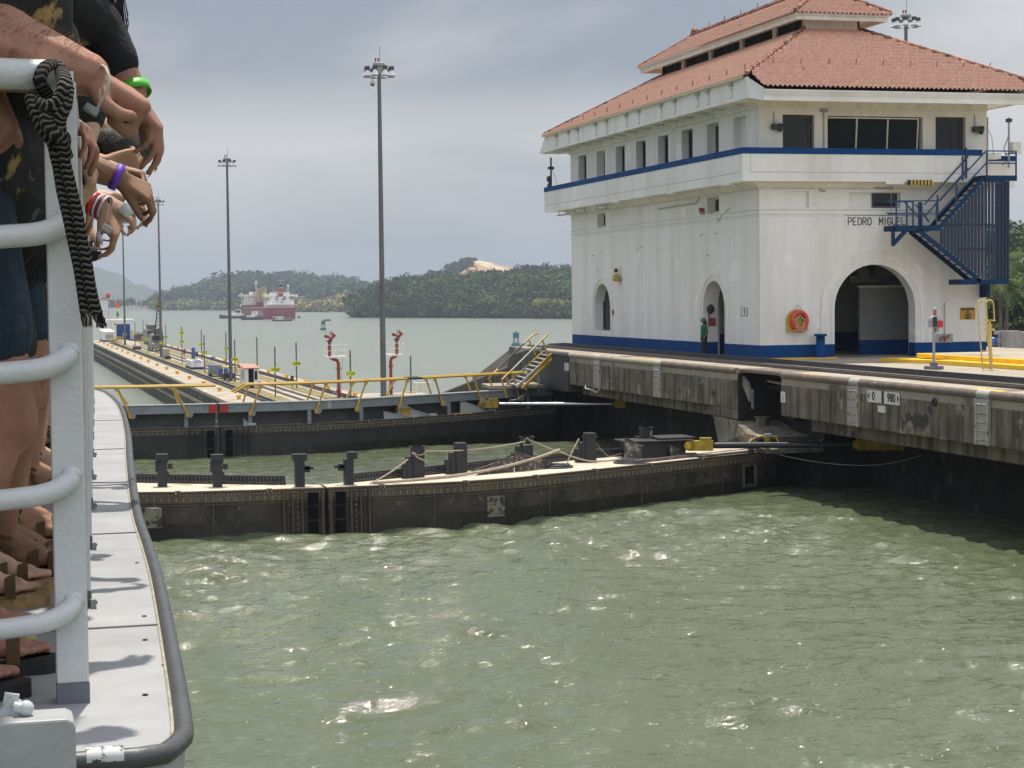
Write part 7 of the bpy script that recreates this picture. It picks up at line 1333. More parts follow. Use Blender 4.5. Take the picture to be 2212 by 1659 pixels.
for x, y in ((0.235, 3.32), (0.275, 3.86), (0.295, 4.15), (0.29, 3.58), (0.28, 3.1), (0.34, 5.0)):
    s = MB(); s.lathe([(0, 0.001), (0.006, 0.001)], (x, y, ZD+0.001), 10); s.build('drain_hole', mat('black_void', (0, 0, 0)), dk)
# chipped white paint on the strake at the corner
s = MB(); s.tube([(0.115, 2.8845, ZD+0.0005), (0.15, 2.8845, ZD+0.0005), (0.17, 2.8845, ZD+0.0)], [0.0166, 0.0168, 0.0166], 10); s.build('paint_chip', mat('flaking_white_paint', (0.6, 0.6, 0.6), 0.5, spots=((0.06, 0.062, 0.068), 55, 0.5)), BT)
s = MB(); s.bx(-8.2, 0.14, 2.95, 15.0, 1.62, 1.70); s.bx(0.08, 0.14, 2.95, 15.0, 1.50, 1.62); s.build('canopy', boat_white, BT)
for y in (6.35, 12.7): s = MB(); s.cyl((-0.9, y, ZD), (-0.9, y, 1.62), 0.03); s.build('canopy_post', boat_white, BT)
# corner post, bent cross rails, side posts and rails
RZ = (0.372, 0.11, -0.115, -0.325, -0.54)
def post_(x, y, w, d, top, par, sk=True):
    s = MB(); s.bx(x-w, x, y, y+d, ZD+0.035, top); o = s.build('rail_post', boat_white, par, bevel=0.003)
    s = MB(); s.bx(x-w-0.0, x+0.001, y-0.001, y+d+0.001, ZD, ZD+0.035); s.build('post_foot', mat('dark_grey_foot_paint', (0.13, 0.14, 0.16), 0.6, var=0.15, scale=10), o); return o
pc = post_(0.139, 3.29, 0.054, 0.05, 0.365, BT)
s = MB(); s.extr([(3.29, 0.365), (3.34, 0.365), (3.33, 0.385), (3.30, 0.385)], 'x', 0.09, 0.135); s.build('post_cap', boat_white, pc)
for k, z in enumerate(RZ):
    r_ = (0.026, 0.0195, 0.0187, 0.018, 0.0174)[k]; y0 = 3.262
    if k == 0: pts = [(-3.2, 2.75, z-0.0), (-0.4, 3.20, z), (-0.1, 3.235, z), (0.085, 3.262, z), (0.103, 3.266, z), (0.112, 3.268, z)]; rr = [r_]*4+[r_*0.85, r_*0.45]
    else: pts = [(-3.2, 2.85, z-0.012), (-0.35, 3.20, z-0.010), (-0.05, 3.235, z-0.008), (0.03, 3.245, z-0.005), (0.075, 3.258, z+0.0), (0.105, 3.274, z+0.012), (0.117, 3.29, z+0.022)]; rr = [r_]*5+[r_*0.95, r_*0.8]
    sp = smooth_path(pts, 5); s = MB(); s.tube(sp, [rr[min(int(i/5), len(rr)-1)] for i in range(len(sp))], 16); s.build('cross_rail', boat_white, BT)
    if k: s = MB(); s.ball((0.118, 3.288, z+0.028), 0.018, 8, (1, 0.45, 0.8)); s.build('weld', boat_white, BT)
for y in (4.32, 5.33, 6.35, 7.4, 8.45, 9.5, 10.5, 11.6, 12.7): post_(XR(y)+0.03, y, 0.05, 0.05, 0.36, BT)
for k, z in enumerate(RZ):
    s = MB(); s.tube([(XR(y)+0.004, y, z) for y in (3.34, 5, 8, 11, 12.7)]+[(0.45, 14.2, z), (-0.6, 16.2, z), (-2.5, 17.6, z)], 0.019 if k else 0.024, 10); s.build('side_rail', boat_white, BT)
for y in (4.27, 5.28, 6.3, 7.35, 8.4):
    s = MB(); s.bx(XR(y)+0.03, XR(y)+0.042, y+0.02, y+0.04, ZD, ZD+0.02); s.cyl((XR(y)+0.036, y+0.03, ZD+0.014), (XR(y)+0.045, y+0.03, ZD+0.014), 0.005, n=6); s.build('foot_bolt', mat('dark_bolt', (0.2, 0.2, 0.2), 0.5, var=0.3, scale=40), BT)
# painted locker corner with hinge in the very foreground
LK = thing('deck_locker', 'grey painted locker corner with clamp hinge in the bottom left foreground', 'locker', (-0.4, 2.7, ZD-0.4))
lx = P(164, 1600, y=2.78).x; lz = P(100, 1556, y=2.78).z
s = MB(); pl2 = [(-1.2, -1.4), (lx, -1.4), (lx, lz-0.012), (lx-0.003, lz-0.005), (lx-0.012, lz), (-1.2, lz)]; s.extr(pl2, 'y', 2.78, 2.86); s.build('panel', boat_grey, LK, bevel=0.004, auto=True)
hx = P(28, 1530, y=2.86); s = MB(); s.bar(P(2, 1552, y=2.84), P(36, 1508, y=2.84), 0.02, 0.018); s.bar(P(8, 1508, y=2.84), P(40, 1512, y=2.84), 0.012, 0.016); s.cyl(P(30, 1528, y=2.82), P(58, 1530, y=2.82), 0.009); s.cyl(P(38, 1520, y=2.83), P(38, 1545, y=2.83), 0.01); s.ball(P(56, 1530, y=2.82), 0.012, 8); s.build('hinge_clamp', mat('painted_hinge', (0.46, 0.5, 0.5), 0.3, var=0.1, scale=20, bump=0.002, bscale=60), LK)

# ------------------------------------------------------------------ braided rope on the rail end
def rope_mat():
    m = bpy.data.materials.new('chevron_rope'); m.use_nodes = True; t = m.node_tree; n = t.nodes; l = t.links; b = n['Principled BSDF']; b.inputs['Roughness'].default_value = 0.95; b.inputs['Specular IOR Level'].default_value = 0.2
    a = n.new('ShaderNodeUVMap'); sp = n.new('ShaderNodeSeparateXYZ'); l.new(a.outputs[0], sp.inputs[0])
    def M(op, x, y=None, z=None):
        q = n.new('ShaderNodeMath'); q.operation = op
        for i, v in enumerate((x, y, z)):
            if v is None: continue
            if isinstance(v, (int, float)): q.inputs[i].default_value = v
            else: l.new(v, q.inputs[i])
        return q.outputs[0]
    zig = M('ABSOLUTE', M('SUBTRACT', M('FRACT', M('MULTIPLY', sp.outputs[0], 3.0)), 0.5)); v = M('FRACT', M('ADD', M('MULTIPLY', sp.outputs[1], 1.0), M('MULTIPLY', zig, 0.9)))
    nz_ = n.new('ShaderNodeTexNoise'); nz_.inputs['Scale'].default_value = 300; g = n.new('ShaderNodeNewGeometry'); l.new(g.outputs['Position'], nz_.inputs[0])
    f = M('GREATER_THAN', M('ADD', v, M('MULTIPLY', M('SUBTRACT', nz_.outputs[0], 0.5), 0.25)), 0.64); mx_ = n.new('ShaderNodeMix'); mx_.data_type = 'RGBA'; l.new(f, mx_.inputs[0]); mx_.inputs[6].default_value = (0.012, 0.012, 0.012, 1); mx_.inputs[7].default_value = (0.12, 0.108, 0.088, 1); l.new(mx_.outputs[2], b.inputs['Base Color'])
    bn = n.new('ShaderNodeBump'); bn.inputs['Distance'].default_value = 0.002; l.new(M('ADD', M('SINE', M('MULTIPLY', v, 6.28)), M('MULTIPLY', nz_.outputs[0], 0.7)), bn.inputs['Height']); l.new(bn.outputs[0], b.inputs['Normal']); return m
RM = rope_mat()
def rope_tube(pts, r, parent, flat=0.75, n=14, rep=0.0098):
    sp = smooth_path(pts, 7); me = bpy.data.meshes.new('strand'); V = []; UV = []; prev = None; ln = 0
    for i, p in enumerate(sp):
        t = (sp[min(i+1, len(sp)-1)]-sp[max(i-1, 0)]).normalized(); ln += (p-sp[i-1]).length if i else 0
        nx = Vector((1, 0, 0)) if prev is None else prev; nx = (nx-t*nx.dot(t)).normalized(); prev = nx; ny = t.cross(nx)
        rr = r if not isinstance(r, list) else r[0]+(r[1]-r[0])*i/len(sp)
        for k in range(n+1): a = 2*math.pi*k/n; V.append(p+nx*math.cos(a)*rr+ny*math.sin(a)*rr*flat); UV.append((k/n, ln/rep))
    q = n+1; F = [(i*q+k, i*q+k+1, (i+1)*q+k+1, (i+1)*q+k) for i in range(len(sp)-1) for k in range(n)]; me.from_pydata(V, [], F); uv = me.uv_layers.new(name='UVMap'); uv.data.foreach_set('uv', [c for f in me.loops for c in UV[f.vertex_index]])
    me.polygons.foreach_set('use_smooth', [True]*len(F)); me.materials.append(RM); o = bpy.data.objects.new('strand', me); COL.objects.link(o); o.parent = parent; o.matrix_parent_inverse = parent.matrix_basis.inverted(); return o
RP = thing('braided_rope', 'black and tan braided rope knotted round the white top rail, frayed ends hanging', 'rope', (0.12, 3.2, 0.36))
def Q(u, v, d=0): return P(u, v, y=3.215+d)
rope_tube([Q(103, 205, 0.03), Q(86, 175, 0.0), Q(98, 145, 0.01), Q(122, 140, 0.04), Q(142, 165, 0.02), Q(146, 200, 0), Q(142, 232, 0), Q(122, 258, 0.0)], 0.0115, RP)
rope_tube([Q(118, 150, 0.06), Q(132, 152, 0.03), Q(138, 180, -0.02), Q(128, 215, -0.03), Q(105, 232, -0.03), Q(80, 222, -0.01), Q(70, 205, 0.02)], 0.0115, RP)
rope_tube([Q(66, 206, 0.0), Q(76, 238, -0.015), Q(92, 272, -0.02), Q(112, 302, -0.015), Q(126, 322, 0), Q(128, 350, 0)], 0.012, RP)
rope_tube([Q(108, 228, -0.02), Q(100, 262, -0.035), Q(120, 290, -0.04), Q(140, 300, -0.02), Q(136, 325, 0), Q(120, 320, 0.01), Q(112, 300, 0.01)], 0.012, RP)
rope_tube([Q(146, 190, -0.01), Q(138, 232, -0.03), Q(128, 262, -0.03), Q(132, 300, -0.03), Q(144, 340, -0.01)], 0.0115, RP)
rope_tube([Q(115, 296, -0.012), Q(118, 329, -0.01), Q(126, 362), Q(134, 411), Q(149, 477), Q(159, 526), Q(171, 581), Q(181, 647), Q(185, 676)], 0.0096, RP)
rope_tube([Q(131, 296, -0.02), Q(139, 345, -0.015), Q(151, 395, -0.012), Q(163, 444, -0.01), Q(176, 510, -0.01), Q(187, 570, -0.01), Q(195, 620, -0.01), Q(203, 656, -0.01), Q(210, 678, -0.01)], 0.0098, RP)
s = MB(); r7 = random.Random(5); tan_f, blk_f = mat('rope_fibre_tan', (0.26, 0.24, 0.21), 0.95), mat('rope_fibre_black', (0.012, 0.012, 0.012), 0.95)
for cu, cv, n_, dx in ((185, 672, 55, 5), (209, 674, 60, 13)):
    for k in range(n_):
        s.use(tan_f if r7.random() < 0.45 else blk_f); u0 = cu+r7.uniform(-10, 10); s.tube([Q(u0, cv+r7.uniform(-6, 6), r7.uniform(-.006, .006)), Q(u0+dx*0.5+r7.uniform(-3, 3), cv+16, r7.uniform(-.008, .008)), Q(u0+dx*(0.6+r7.random()*0.5), cv+24+r7.uniform(0, 12), r7.uniform(-.008, .008))], [0.0016, 0.0014, 0.0006], 4)
s.build('frayed_end', None, RP)
# ------------------------------------------------------------------ people
def skin(name, c): 
    return mat(name, c, 0.55, var=0.14, scale=14, bump=0.0009, bscale=260, sss=0.12, spots=[((c[0]*0.8, c[1]*0.62, c[2]*0.58), 26, 0.63)], spec=0.4)
sk_ruddy = skin('ruddy_skin', (0.33, 0.165, 0.11)); sk_pale = skin('pale_skin', (0.50, 0.31, 0.22)); sk_brown = skin('brown_skin', (0.24, 0.125, 0.07)); sk_tan = skin('tan_skin', (0.33, 0.18, 0.105))
nail_m = mat('finger_nail', (0.36, 0.21, 0.165), 0.4)
def capsules(caps, seg=10):
    mb = MB()
    for a, b, r0, r1 in caps:
        a, b = Vector(a), Vector(b); d = b-a; L_ = d.length
        if L_ < 1e-5: mb.ball(a, r0, 8); continue
        t = d/L_; pts = []; rr = []
        for k in range(4): an = math.pi/2*(k+0.15)/4; pts.append(a-t*r0*math.cos(an)); rr.append(r0*math.sin(an))
        pts += [a, b]; rr += [r0, r1]
        for k in range(3, -1, -1): an = math.pi/2*(k+0.15)/4; pts.append(b+t*r1*math.cos(an)); rr.append(r1*math.sin(an))
        mb.tube(pts, rr, seg)
    return mb
def remesh(caps, name, m, parent, vox, smooth=4, fac=0.5, extra=None):
    mb = capsules(caps)
    if extra: extra(mb)
    o = mb.build(name+'_raw', m); md = o.modifiers.new('r', 'REMESH'); md.mode = 'VOXEL'; md.voxel_size = vox; md.use_smooth_shade = True
    sm = o.modifiers.new('s', 'SMOOTH'); sm.iterations = smooth; sm.factor = fac
    dg = bpy.context.evaluated_depsgraph_get(); me = bpy.data.meshes.new_from_object(o.evaluated_get(dg)); bpy.data.objects.remove(o); me.name = name; me.materials.clear(); me.materials.append(m)
    me.polygons.foreach_set('use_smooth', [True]*len(me.polygons)); ob = bpy.data.objects.new(name, me); COL.objects.link(ob)
    if parent: ob.parent = parent; ob.matrix_parent_inverse = parent.matrix_basis.inverted()
    return ob
def hand(W_, d, nrm, sc=1.0, curl=(30, 30, 30, 30), spread=6, thumb=(45, 20), side=1, bend=(1, 0.9, 0.6), tv=None):
    """W_: wrist; d: towards the fingers; nrm: out of the palm; side: which side the thumb is on. Returns capsules and the nail sites."""
    W_ = Vector(W_); d = Vector(d).normalized(); nrm = Vector(nrm); nrm = (nrm-d*nrm.dot(d)).normalized(); sd = d.cross(nrm).normalized()*side; c = []; nails = []
    w = [0.031, 0.0105, -0.0105, -0.030]; Ls = [(0.043, 0.026, 0.021), (0.048, 0.030, 0.022), (0.044, 0.028, 0.021), (0.034, 0.021, 0.019)]; rs = [0.0093, 0.0097, 0.0092, 0.0082]; ml = [0.088, 0.092, 0.087, 0.079]
    for i in range(4):
        base = W_+d*0.012*sc+sd*w[i]*0.55*sc; kn = W_+d*ml[i]*sc+sd*w[i]*sc-nrm*0.003*sc
        c.append((base, kn, 0.0155*sc, 0.0125*sc))
        c.append((base+nrm*0.006*sc, kn+nrm*0.008*sc-d*0.012*sc, 0.0155*sc, 0.010*sc))
        if i < 3: c.append((base.lerp(W_+d*0.012*sc+sd*w[i+1]*0.55*sc, 0.5), kn.lerp(W_+d*ml[i+1]*sc+sd*w[i+1]*sc, 0.5)-d*0.008*sc, 0.014*sc, 0.0105*sc))
        fd = (d+sd*math.tan(R(spread*(1.5-i)*0.6))).normalized(); ax = fd.cross(nrm).normalized(); p = kn; ang = 0
        for j, L_ in enumerate(Ls[i]):
            ang += curl[i]*bend[j]; dd = fd*math.cos(R(ang))+nrm*math.sin(R(ang)); q = p+dd*L_*sc; r0 = rs[i]*(1-0.10*j)*sc; c.append((p, q, r0*1.04, r0*0.92)); 
            if j == 2: nails.append((q, dd, (-fd*math.sin(R(ang))*-1*0+(fd*math.sin(R(ang))-nrm*math.cos(R(ang)))), r0))
            p = q
    tb = W_+d*0.02*sc+sd*0.020*sc+nrm*0.006*sc; a1, a2 = thumb; t1 = (d*math.cos(R(a1))+sd*math.sin(R(a1))+nrm*0.35).normalized(); m1 = tb+t1*0.042*sc; t2 = (d*math.cos(R(a1-a2))+sd*math.sin(R(a1-a2))+nrm*0.5).normalized(); m2 = m1+t2*0.032*sc; t3 = (d*math.cos(R(a1-1.7*a2))+sd*math.sin(R(a1-1.7*a2))+nrm*0.55).normalized(); m3 = m2+t3*0.024*sc
    if tv: t1, t2, t3 = [Vector(v).normalized() for v in tv]; m1 = tb+t1*0.034*sc; m2 = m1+t2*0.028*sc; m3 = m2+t3*0.018*sc
    c += [(tb, m1, 0.017*sc, 0.0125*sc), (m1, m2, 0.0118*sc, 0.0106*sc), (m2, m3, 0.0106*sc, 0.009*sc), (W_+d*0.01*sc, tb+t1*0.02*sc, 0.018*sc, 0.015*sc)]
    nails.append((m3, t3, -nrm, 0.009*sc))
    c += [(W_-d*0.02*sc+sd*0.010*sc, W_+d*0.02*sc+sd*0.012*sc, 0.021*sc, 0.018*sc), (W_-d*0.02*sc-sd*0.010*sc, W_+d*0.02*sc-sd*0.012*sc, 0.021*sc, 0.018*sc)]
    return c, nails
def nails_mesh(ns, parent, m=None):
    s = MB()
    for q, dd, up, r in ns:
        dd = dd.normalized(); up = (up-dd*up.dot(dd)).normalized(); sx = dd.cross(up); M = Matrix((sx, dd, up)).transposed().to_4x4(); M.translation = q+dd*r*0.25+up*r*0.72
        s.ball((0, 0, 0), 1, 6) if False else s.add([M@Vector(v) for v in ((-r*.6, -r*.8, 0), (-r*.35, -r*.85, r*.24), (r*.35, -r*.85, r*.24), (r*.6, -r*.8, 0), (-r*.55, r*.5, -r*.05), (-r*.3, r*.75, r*.12), (r*.3, r*.75, r*.12), (r*.55, r*.5, -r*.05))], [(0, 4, 5, 1), (1, 5, 6, 2), (2, 6, 7, 3)], True)
    o = s.build('finger_nails', m or nail_m); o.parent = parent; o.matrix_parent_inverse = parent.matrix_basis.inverted(); return o
def band(name, c, axis, r, w, m, parent, th=0.0025, ell=1.0, tilt=None):
    axis = Vector(axis).normalized(); q = axis.to_track_quat('Z', 'Y').to_matrix().to_4x4(); q.translation = Vector(c); s = MB(); n = 28
    prof = [(r, -w/2), (r+th, -w/2), (r+th, w/2), (r, w/2), (r, -w/2)]; vs = [q@Vector((a*math.cos(2*math.pi*k/n), a*ell*math.sin(2*math.pi*k/n), z)) for a, z in prof for k in range(n)]
    s.add(vs, [(i*n+k, i*n+(k+1) % n, (i+1)*n+(k+1) % n, (i+1)*n+k) for i in range(4) for k in range(n)], True); o = s.build(name, m); o.parent = parent; o.matrix_parent_inverse = parent.matrix_basis.inverted(); return o
def ribbon(mb, pts, w, th=0.003):
    pts = [Vector(p) for p in pts]; c = Vector((pts[0].x, sum(p.y for p in pts)/len(pts), ZD+0.03)); V = []
    for p in pts:
        o_ = (p-c); o_.x = 0; o_ = o_.normalized()*th if o_.length else Vector((0, 0, th)); V += [p+Vector((-w/2, 0, 0)), p+Vector((w/2, 0, 0)), p+Vector((w/2, 0, 0))+o_, p+Vector((-w/2, 0, 0))+o_]
    n = len(pts); mb.add(V, [(4*i+k, 4*i+(k+1) % 4, 4*i+4+(k+1) % 4, 4*i+4+k) for i in range(n-1) for k in range(4)]+[(0, 1, 2, 3), (4*n-4, 4*n-1, 4*n-2, 4*n-3)], False)
def sandal(x, y, parent, m_sole, m_strap, ln=0.27, st=2, h=0.028, toe=0.0):
    """x: heel; foot points to +X"""
    s = MB(); s.use(m_sole); pts = []; z = ZD
    prof = [(0, .0), (.02, .034), (.10, .033), (.19, .046), (.24, .040), (.268, .02), (.27, 0)]
    up = [(x+a*ln/.27, y+b) for a, b in prof]; dn = [(x+a*ln/.27, y-b*0.9) for a, b in reversed(prof[1:-1])]; pl_ = [up[0]]+dn[::-1]+[up[-1]]+up[1:-1][::-1]
    s.prism(pl_[::1], z, z+h)
    s.use(m_strap)
    for k in range(st):
        cx_ = x+ln*(0.50+0.17*k); hh = 0.046-0.012*k; ribbon(s, [(cx_, y-0.048, z+h-0.004), (cx_, y-0.043, z+h+hh*0.6), (cx_, y-0.022, z+h+hh), (cx_, y+0.018, z+h+hh+0.004), (cx_, y+0.042, z+h+hh*0.6), (cx_, y+0.047, z+h-0.004)], 0.024)
    for zz_, rr_ in ((0.062, 0.0385), (0.078, 0.0375)):
        n = 20; V = [(x+0.055+0.35*(zz_-0.06)+rr_*math.cos(2*math.pi*k/n), y+rr_*math.sin(2*math.pi*k/n), z+h+zz_+dz-0.012*math.cos(2*math.pi*k/n)) for dz in (0, 0.012) for k in range(n)]
        s.add(V, [(k, (k+1) % n, n+(k+1) % n, n+k) for k in range(n)], True)
    ribbon(s, [(x+0.10, y-0.040, z+h), (x+0.075, y-0.036, z+h+0.035), (x+0.06, y-0.036, z+h+0.065)], 0.014); ribbon(s, [(x+0.10, y+0.040, z+h), (x+0.075, y+0.036, z+h+0.035), (x+0.06, y+0.036, z+h+0.065)], 0.014)
    o = s.build('sandal', None); o.parent = parent; o.matrix_parent_inverse = parent.matrix_basis.inverted(); return o
def foot(x, y, kx, ky, kz):
    z = ZD+0.028; a = Vector((x+0.055, y, z+0.075)); c = [(a, (kx, ky, kz), 0.034, 0.052), ((x+0.03, y, z+0.028), a, 0.03, 0.033), ((x+0.03, y, z+0.025), (x+0.10, y, z+0.03), 0.028, 0.026), (a, (x+0.14, y, z+0.035), 0.034, 0.026), ((x+0.10, y+0.01, z+0.035), (x+0.19, y+0.018, z+0.02), 0.026, 0.018), ((x+0.10, y-0.01, z+0.03), (x+0.18, y-0.022, z+0.016), 0.024, 0.015)]
    for k, (dy, L_, r) in enumerate(((0.026, 0.05, 0.0115), (0.008, 0.042, 0.0088), (-0.006, 0.036, 0.0082), (-0.019, 0.028, 0.0078), (-0.031, 0.02, 0.0075))): c.append(((x+0.185-0.006*k, y+dy*0.9, z+0.016), (x+0.185+L_-0.006*k, y+dy, z+0.011), r*1.1, r))
    ex = a.lerp(Vector((kx, ky, kz)), 0.62); c.append((ex+Vector((-0.012, 0, 0)), ex.lerp(Vector((kx, ky, kz)), 0.6)+Vector((-0.015, 0, 0)), 0.05, 0.052)); return c
def person(lab, Y, sk, shirt, pants, hair, hands, fx=None, shorts=True, lean=0.0, vox=0.006, feet=(0.1, -0.1), headpose=None, hair_len=0.0, sleeve=0.45, build_=1.0, height=1.0, sandals=None, heelx=None, loc=None):
    fx = XR(Y)-0.215 if fx is None else fx; t = thing('person', lab, 'person', (fx, Y, ZD), 'passengers leaning over the white rail'); b = build_; H_ = height
    hz = ZD+0.90*H_; sh = Vector((fx+0.12+lean, Y, ZD+1.30*H_)); nk = sh+Vector((0.02, 0, 0.08)); hd = headpose or (nk+Vector((0.02, 0, 0.15)))
    hips = [Vector((fx-0.03, Y+k*0.09, hz)) for k in (1, -1)]; knees = [Vector((fx+0.06, Y+k*0.1, ZD+0.47*H_)) for k in (1, -1)]; c = []
    for i, k in enumerate((1, -1)):
        hx_ = fx if heelx is None else heelx[i]; c += foot(hx_-0.03, Y+feet[i], knees[i].x, knees[i].y, knees[i].z); c.append((knees[i], hips[i], 0.056*b, 0.085*b))
    tors = [(hips[0], hips[1], 0.11*b, 0.11*b), ((fx+0.02, Y, hz+0.1), (fx+0.06+lean*0.6, Y, ZD+1.12*H_), 0.125*b, 0.13*b), ((fx+0.06+lean*0.6, Y+0.07, ZD+1.12*H_), (sh.x-0.03, Y+0.10, sh.z-0.05), 0.11*b, 0.085*b), ((fx+0.06+lean*0.6, Y-0.07, ZD+1.12*H_), (sh.x-0.03, Y-0.10, sh.z-0.05), 0.11*b, 0.085*b), (sh+Vector((0, 0.17*b, 0)), sh+Vector((0, -0.17*b, 0)), 0.058*b, 0.058*b)]
    c += tors+[(nk-Vector((0.03, 0, 0.08)), nk+Vector((0.04, 0, 0.05)), 0.058, 0.055)]
    hdir = (hd-nk).normalized(); fwd = Vector((1, 0, 0)); fwd = (fwd-hdir*fwd.dot(hdir)*0.9).normalized(); lat = Vector((0, 1, 0))
    c += [(hd+Vector((0, 0, 0.01)), hd+hdir*0.035-fwd*0.015, 0.078, 0.088), (hd-hdir*0.03+fwd*0.02, hd-hdir*0.085+fwd*0.045, 0.062, 0.036), (hd-hdir*0.01+fwd*0.085, hd-hdir*0.035+fwd*0.10, 0.011, 0.013), (hd-hdir*0.058+fwd*0.075, hd-hdir*0.066+fwd*0.078, 0.018, 0.018), (hd+hdir*0.02+fwd*0.068+lat*0.03, hd+hdir*0.02+fwd*0.068-lat*0.03, 0.016, 0.016)]
    for k in (1, -1): c += [(hd+lat*k*0.078-hdir*0.01, hd+lat*k*0.084-hdir*0.035, 0.014, 0.009), (hd+lat*k*0.085+hdir*0.008-fwd*0.01, hd+lat*k*0.085-hdir*0.01-fwd*0.012, 0.012, 0.01)]
    nl = []; slv = []
    for hdsp in hands:
        k = hdsp.get('arm', 1); S = sh+Vector((0, k*0.17*b, 0)); E_ = Vector(hdsp['elbow']); W_ = Vector(hdsp['wrist']); sc = hdsp.get('sc', 1.0); rw = hdsp.get('rw', 0.024)*sc; re = hdsp.get('re', 0.042)*sc
        c += [(S, S.lerp(E_, 0.5), 0.055*b, 0.05*b), (S.lerp(E_, 0.5), E_, 0.05*b, re), (E_, E_.lerp(W_, 0.35), re, re*1.04), (E_.lerp(W_, 0.35), W_, re*1.04, rw)]
        hc, ns = hand(W_, hdsp['d'], hdsp['n'], sc, hdsp.get('curl', (30,)*4), hdsp.get('spread', 6), hdsp.get('thumb', (45, 20)), hdsp.get('side', 1), hdsp.get('bend', (1, 0.9, 0.6)), hdsp.get('tv')); c += hc; nl += ns
        q = S.lerp(E_, sleeve) if sleeve <= 1 else E_.lerp(W_, sleeve-1); 
        if sleeve <= 1: slv.append((S, q, 0.066*b, 0.064*b))
        else: slv += [(S, E_, 0.066*b, re+0.016), (E_, q, re+0.016, re*0.9+0.014)]
    body = remesh(c, 'body', sk, t, vox, 3); nm_ = nails_mesh([q for q in nl if not (hands[0].get('tv') and q is nl[4])], t)
    up_ = [(a, bb, r0+0.019, r1+0.019) for a, bb, r0, r1 in tors[1:]]+[((fx+0.02, Y, hz+0.03), (fx+0.02, Y, hz+0.12), 0.148*b, 0.146*b), ((fx-0.03, Y+0.09, hz+0.06), (fx-0.03, Y-0.09, hz+0.06), 0.142*b, 0.142*b)]+slv; remesh(up_, 'shirt', shirt, t, 0.011, 5)
    pz = [(hips[0], hips[1], 0.122*b, 0.122*b), ((fx+0.02, Y, hz+0.06), (fx+0.03, Y, hz+0.12), 0.137*b, 0.136*b)]
    for i in (0, 1): pz.append((hips[i], hips[i].lerp(knees[i], 0.62 if shorts else 1), 0.105*b, 0.083*b)); 
    if not shorts:
        for i in (0, 1): pz.append((knees[i], (fx+0.02, Y+feet[i], ZD+0.13), 0.076*b, 0.062))
    remesh(pz, 'shorts' if shorts else 'trousers', pants, t, 0.011, 4)
    if sandals:
        for i in (0, 1): sandal((fx if heelx is None else heelx[i])-0.035, Y+feet[i], t, *sandals)
    hr_ = [(hd+hdir*0.045-fwd*0.02, hd+hdir*0.05+fwd*0.02, 0.093, 0.078), (hd-fwd*0.035, hd-fwd*0.04-hdir*0.04, 0.086, 0.065)]
    if hair_len: hr_ += [(hd-fwd*0.05, hd-fwd*0.02-hdir*0.06, 0.075, 0.06), (hd-fwd*0.03-hdir*0.05+lat*0.03, hd+Vector((0.10, -0.05, -hair_len)), 0.055, 0.02), (hd-hdir*0.05-lat*0.03, hd+Vector((0.06, 0.05, -hair_len*0.9)), 0.05, 0.02)]
    remesh(hr_, 'hair', hair, t, 0.008, 3)
    s = MB(); s.use(mat('eye_white', (0.7, 0.68, 0.65), 0.2)); 
    for k in (1, -1): s.ball(hd+fwd*0.074+lat*k*0.031+hdir*0.002, 0.0115, 8)
    s.use(sign_black)
    for k in (1, -1): s.ball(hd+fwd*0.082+lat*k*0.031, 0.0055, 6)
    o = s.build('eyes', None); o.parent = t; o.matrix_parent_inverse = t.matrix_basis.inverted()
    s = MB(); s.tube([hd-hdir*0.056+fwd*0.084+lat*0.024, hd-hdir*0.058+fwd*0.093, hd-hdir*0.056+fwd*0.084-lat*0.024], 0.0045, 6); o = s.build('lips', mat('lips', (0.35, 0.13, 0.11), 0.5)); o.parent = t; o.matrix_parent_inverse = t.matrix_basis.inverted()
    return t
cloth_black = mat('black_cotton', (0.010, 0.010, 0.012), 0.95, var=0.2, scale=20, bump=0.015, bscale=9)
cloth_print = mat('black_gold_print', (0.013, 0.014, 0.015), 0.85, var=0.2, scale=8, bump=0.02, bscale=9, spots=[((0.34, 0.24, 0.08), 11, 0.60), ((0.08, 0.12, 0.11), 17, 0.64)])
cloth_navy = mat('navy_cotton', (0.012, 0.018, 0.03), 0.9, var=0.2, scale=12, bump=0.004, bscale=14); cloth_plaid = mat('pale_blue_shirt', (0.25, 0.42, 0.6), 0.85, var=0.4, scale=25)
denim = mat('shaded_denim', (0.014, 0.030, 0.052), 0.9, var=0.3, scale=60, bump=0.003, bscale=90, spots=((0.026, 0.05, 0.082), 7, 0.6)); cloth_pink = mat('pink_print_cotton', (0.35, 0.10, 0.22), 0.9, var=0.4, scale=30, spots=((0.5, 0.35, 0.42), 36, 0.58)); khaki = mat('dark_khaki_cotton', (0.045, 0.042, 0.035), 0.9, var=0.15)  # denim base darkened to carry the shade it stands in
hair_dk = mat('dark_brown_hair', (0.018, 0.012, 0.009), 0.6, var=0.3, scale=60, bump=0.004, bscale=120); hair_gr = mat('grey_hair', (0.2, 0.19, 0.18), 0.7, var=0.3, scale=60, bump=0.004, bscale=120)
leather_br = mat('brown_suede', (0.085, 0.05, 0.022), 0.9, var=0.2, scale=30); cork = mat('cork_sole', (0.33, 0.22, 0.10), 0.9, var=0.35, scale=70); leather_wh = mat('white_leather', (0.55, 0.54, 0.52), 0.5, var=0.05, scale=20); sole_y = mat('cream_sole', (0.5, 0.4, 0.18), 0.7); sole_k = mat('black_sole', (0.015, 0.015, 0.016), 0.7)
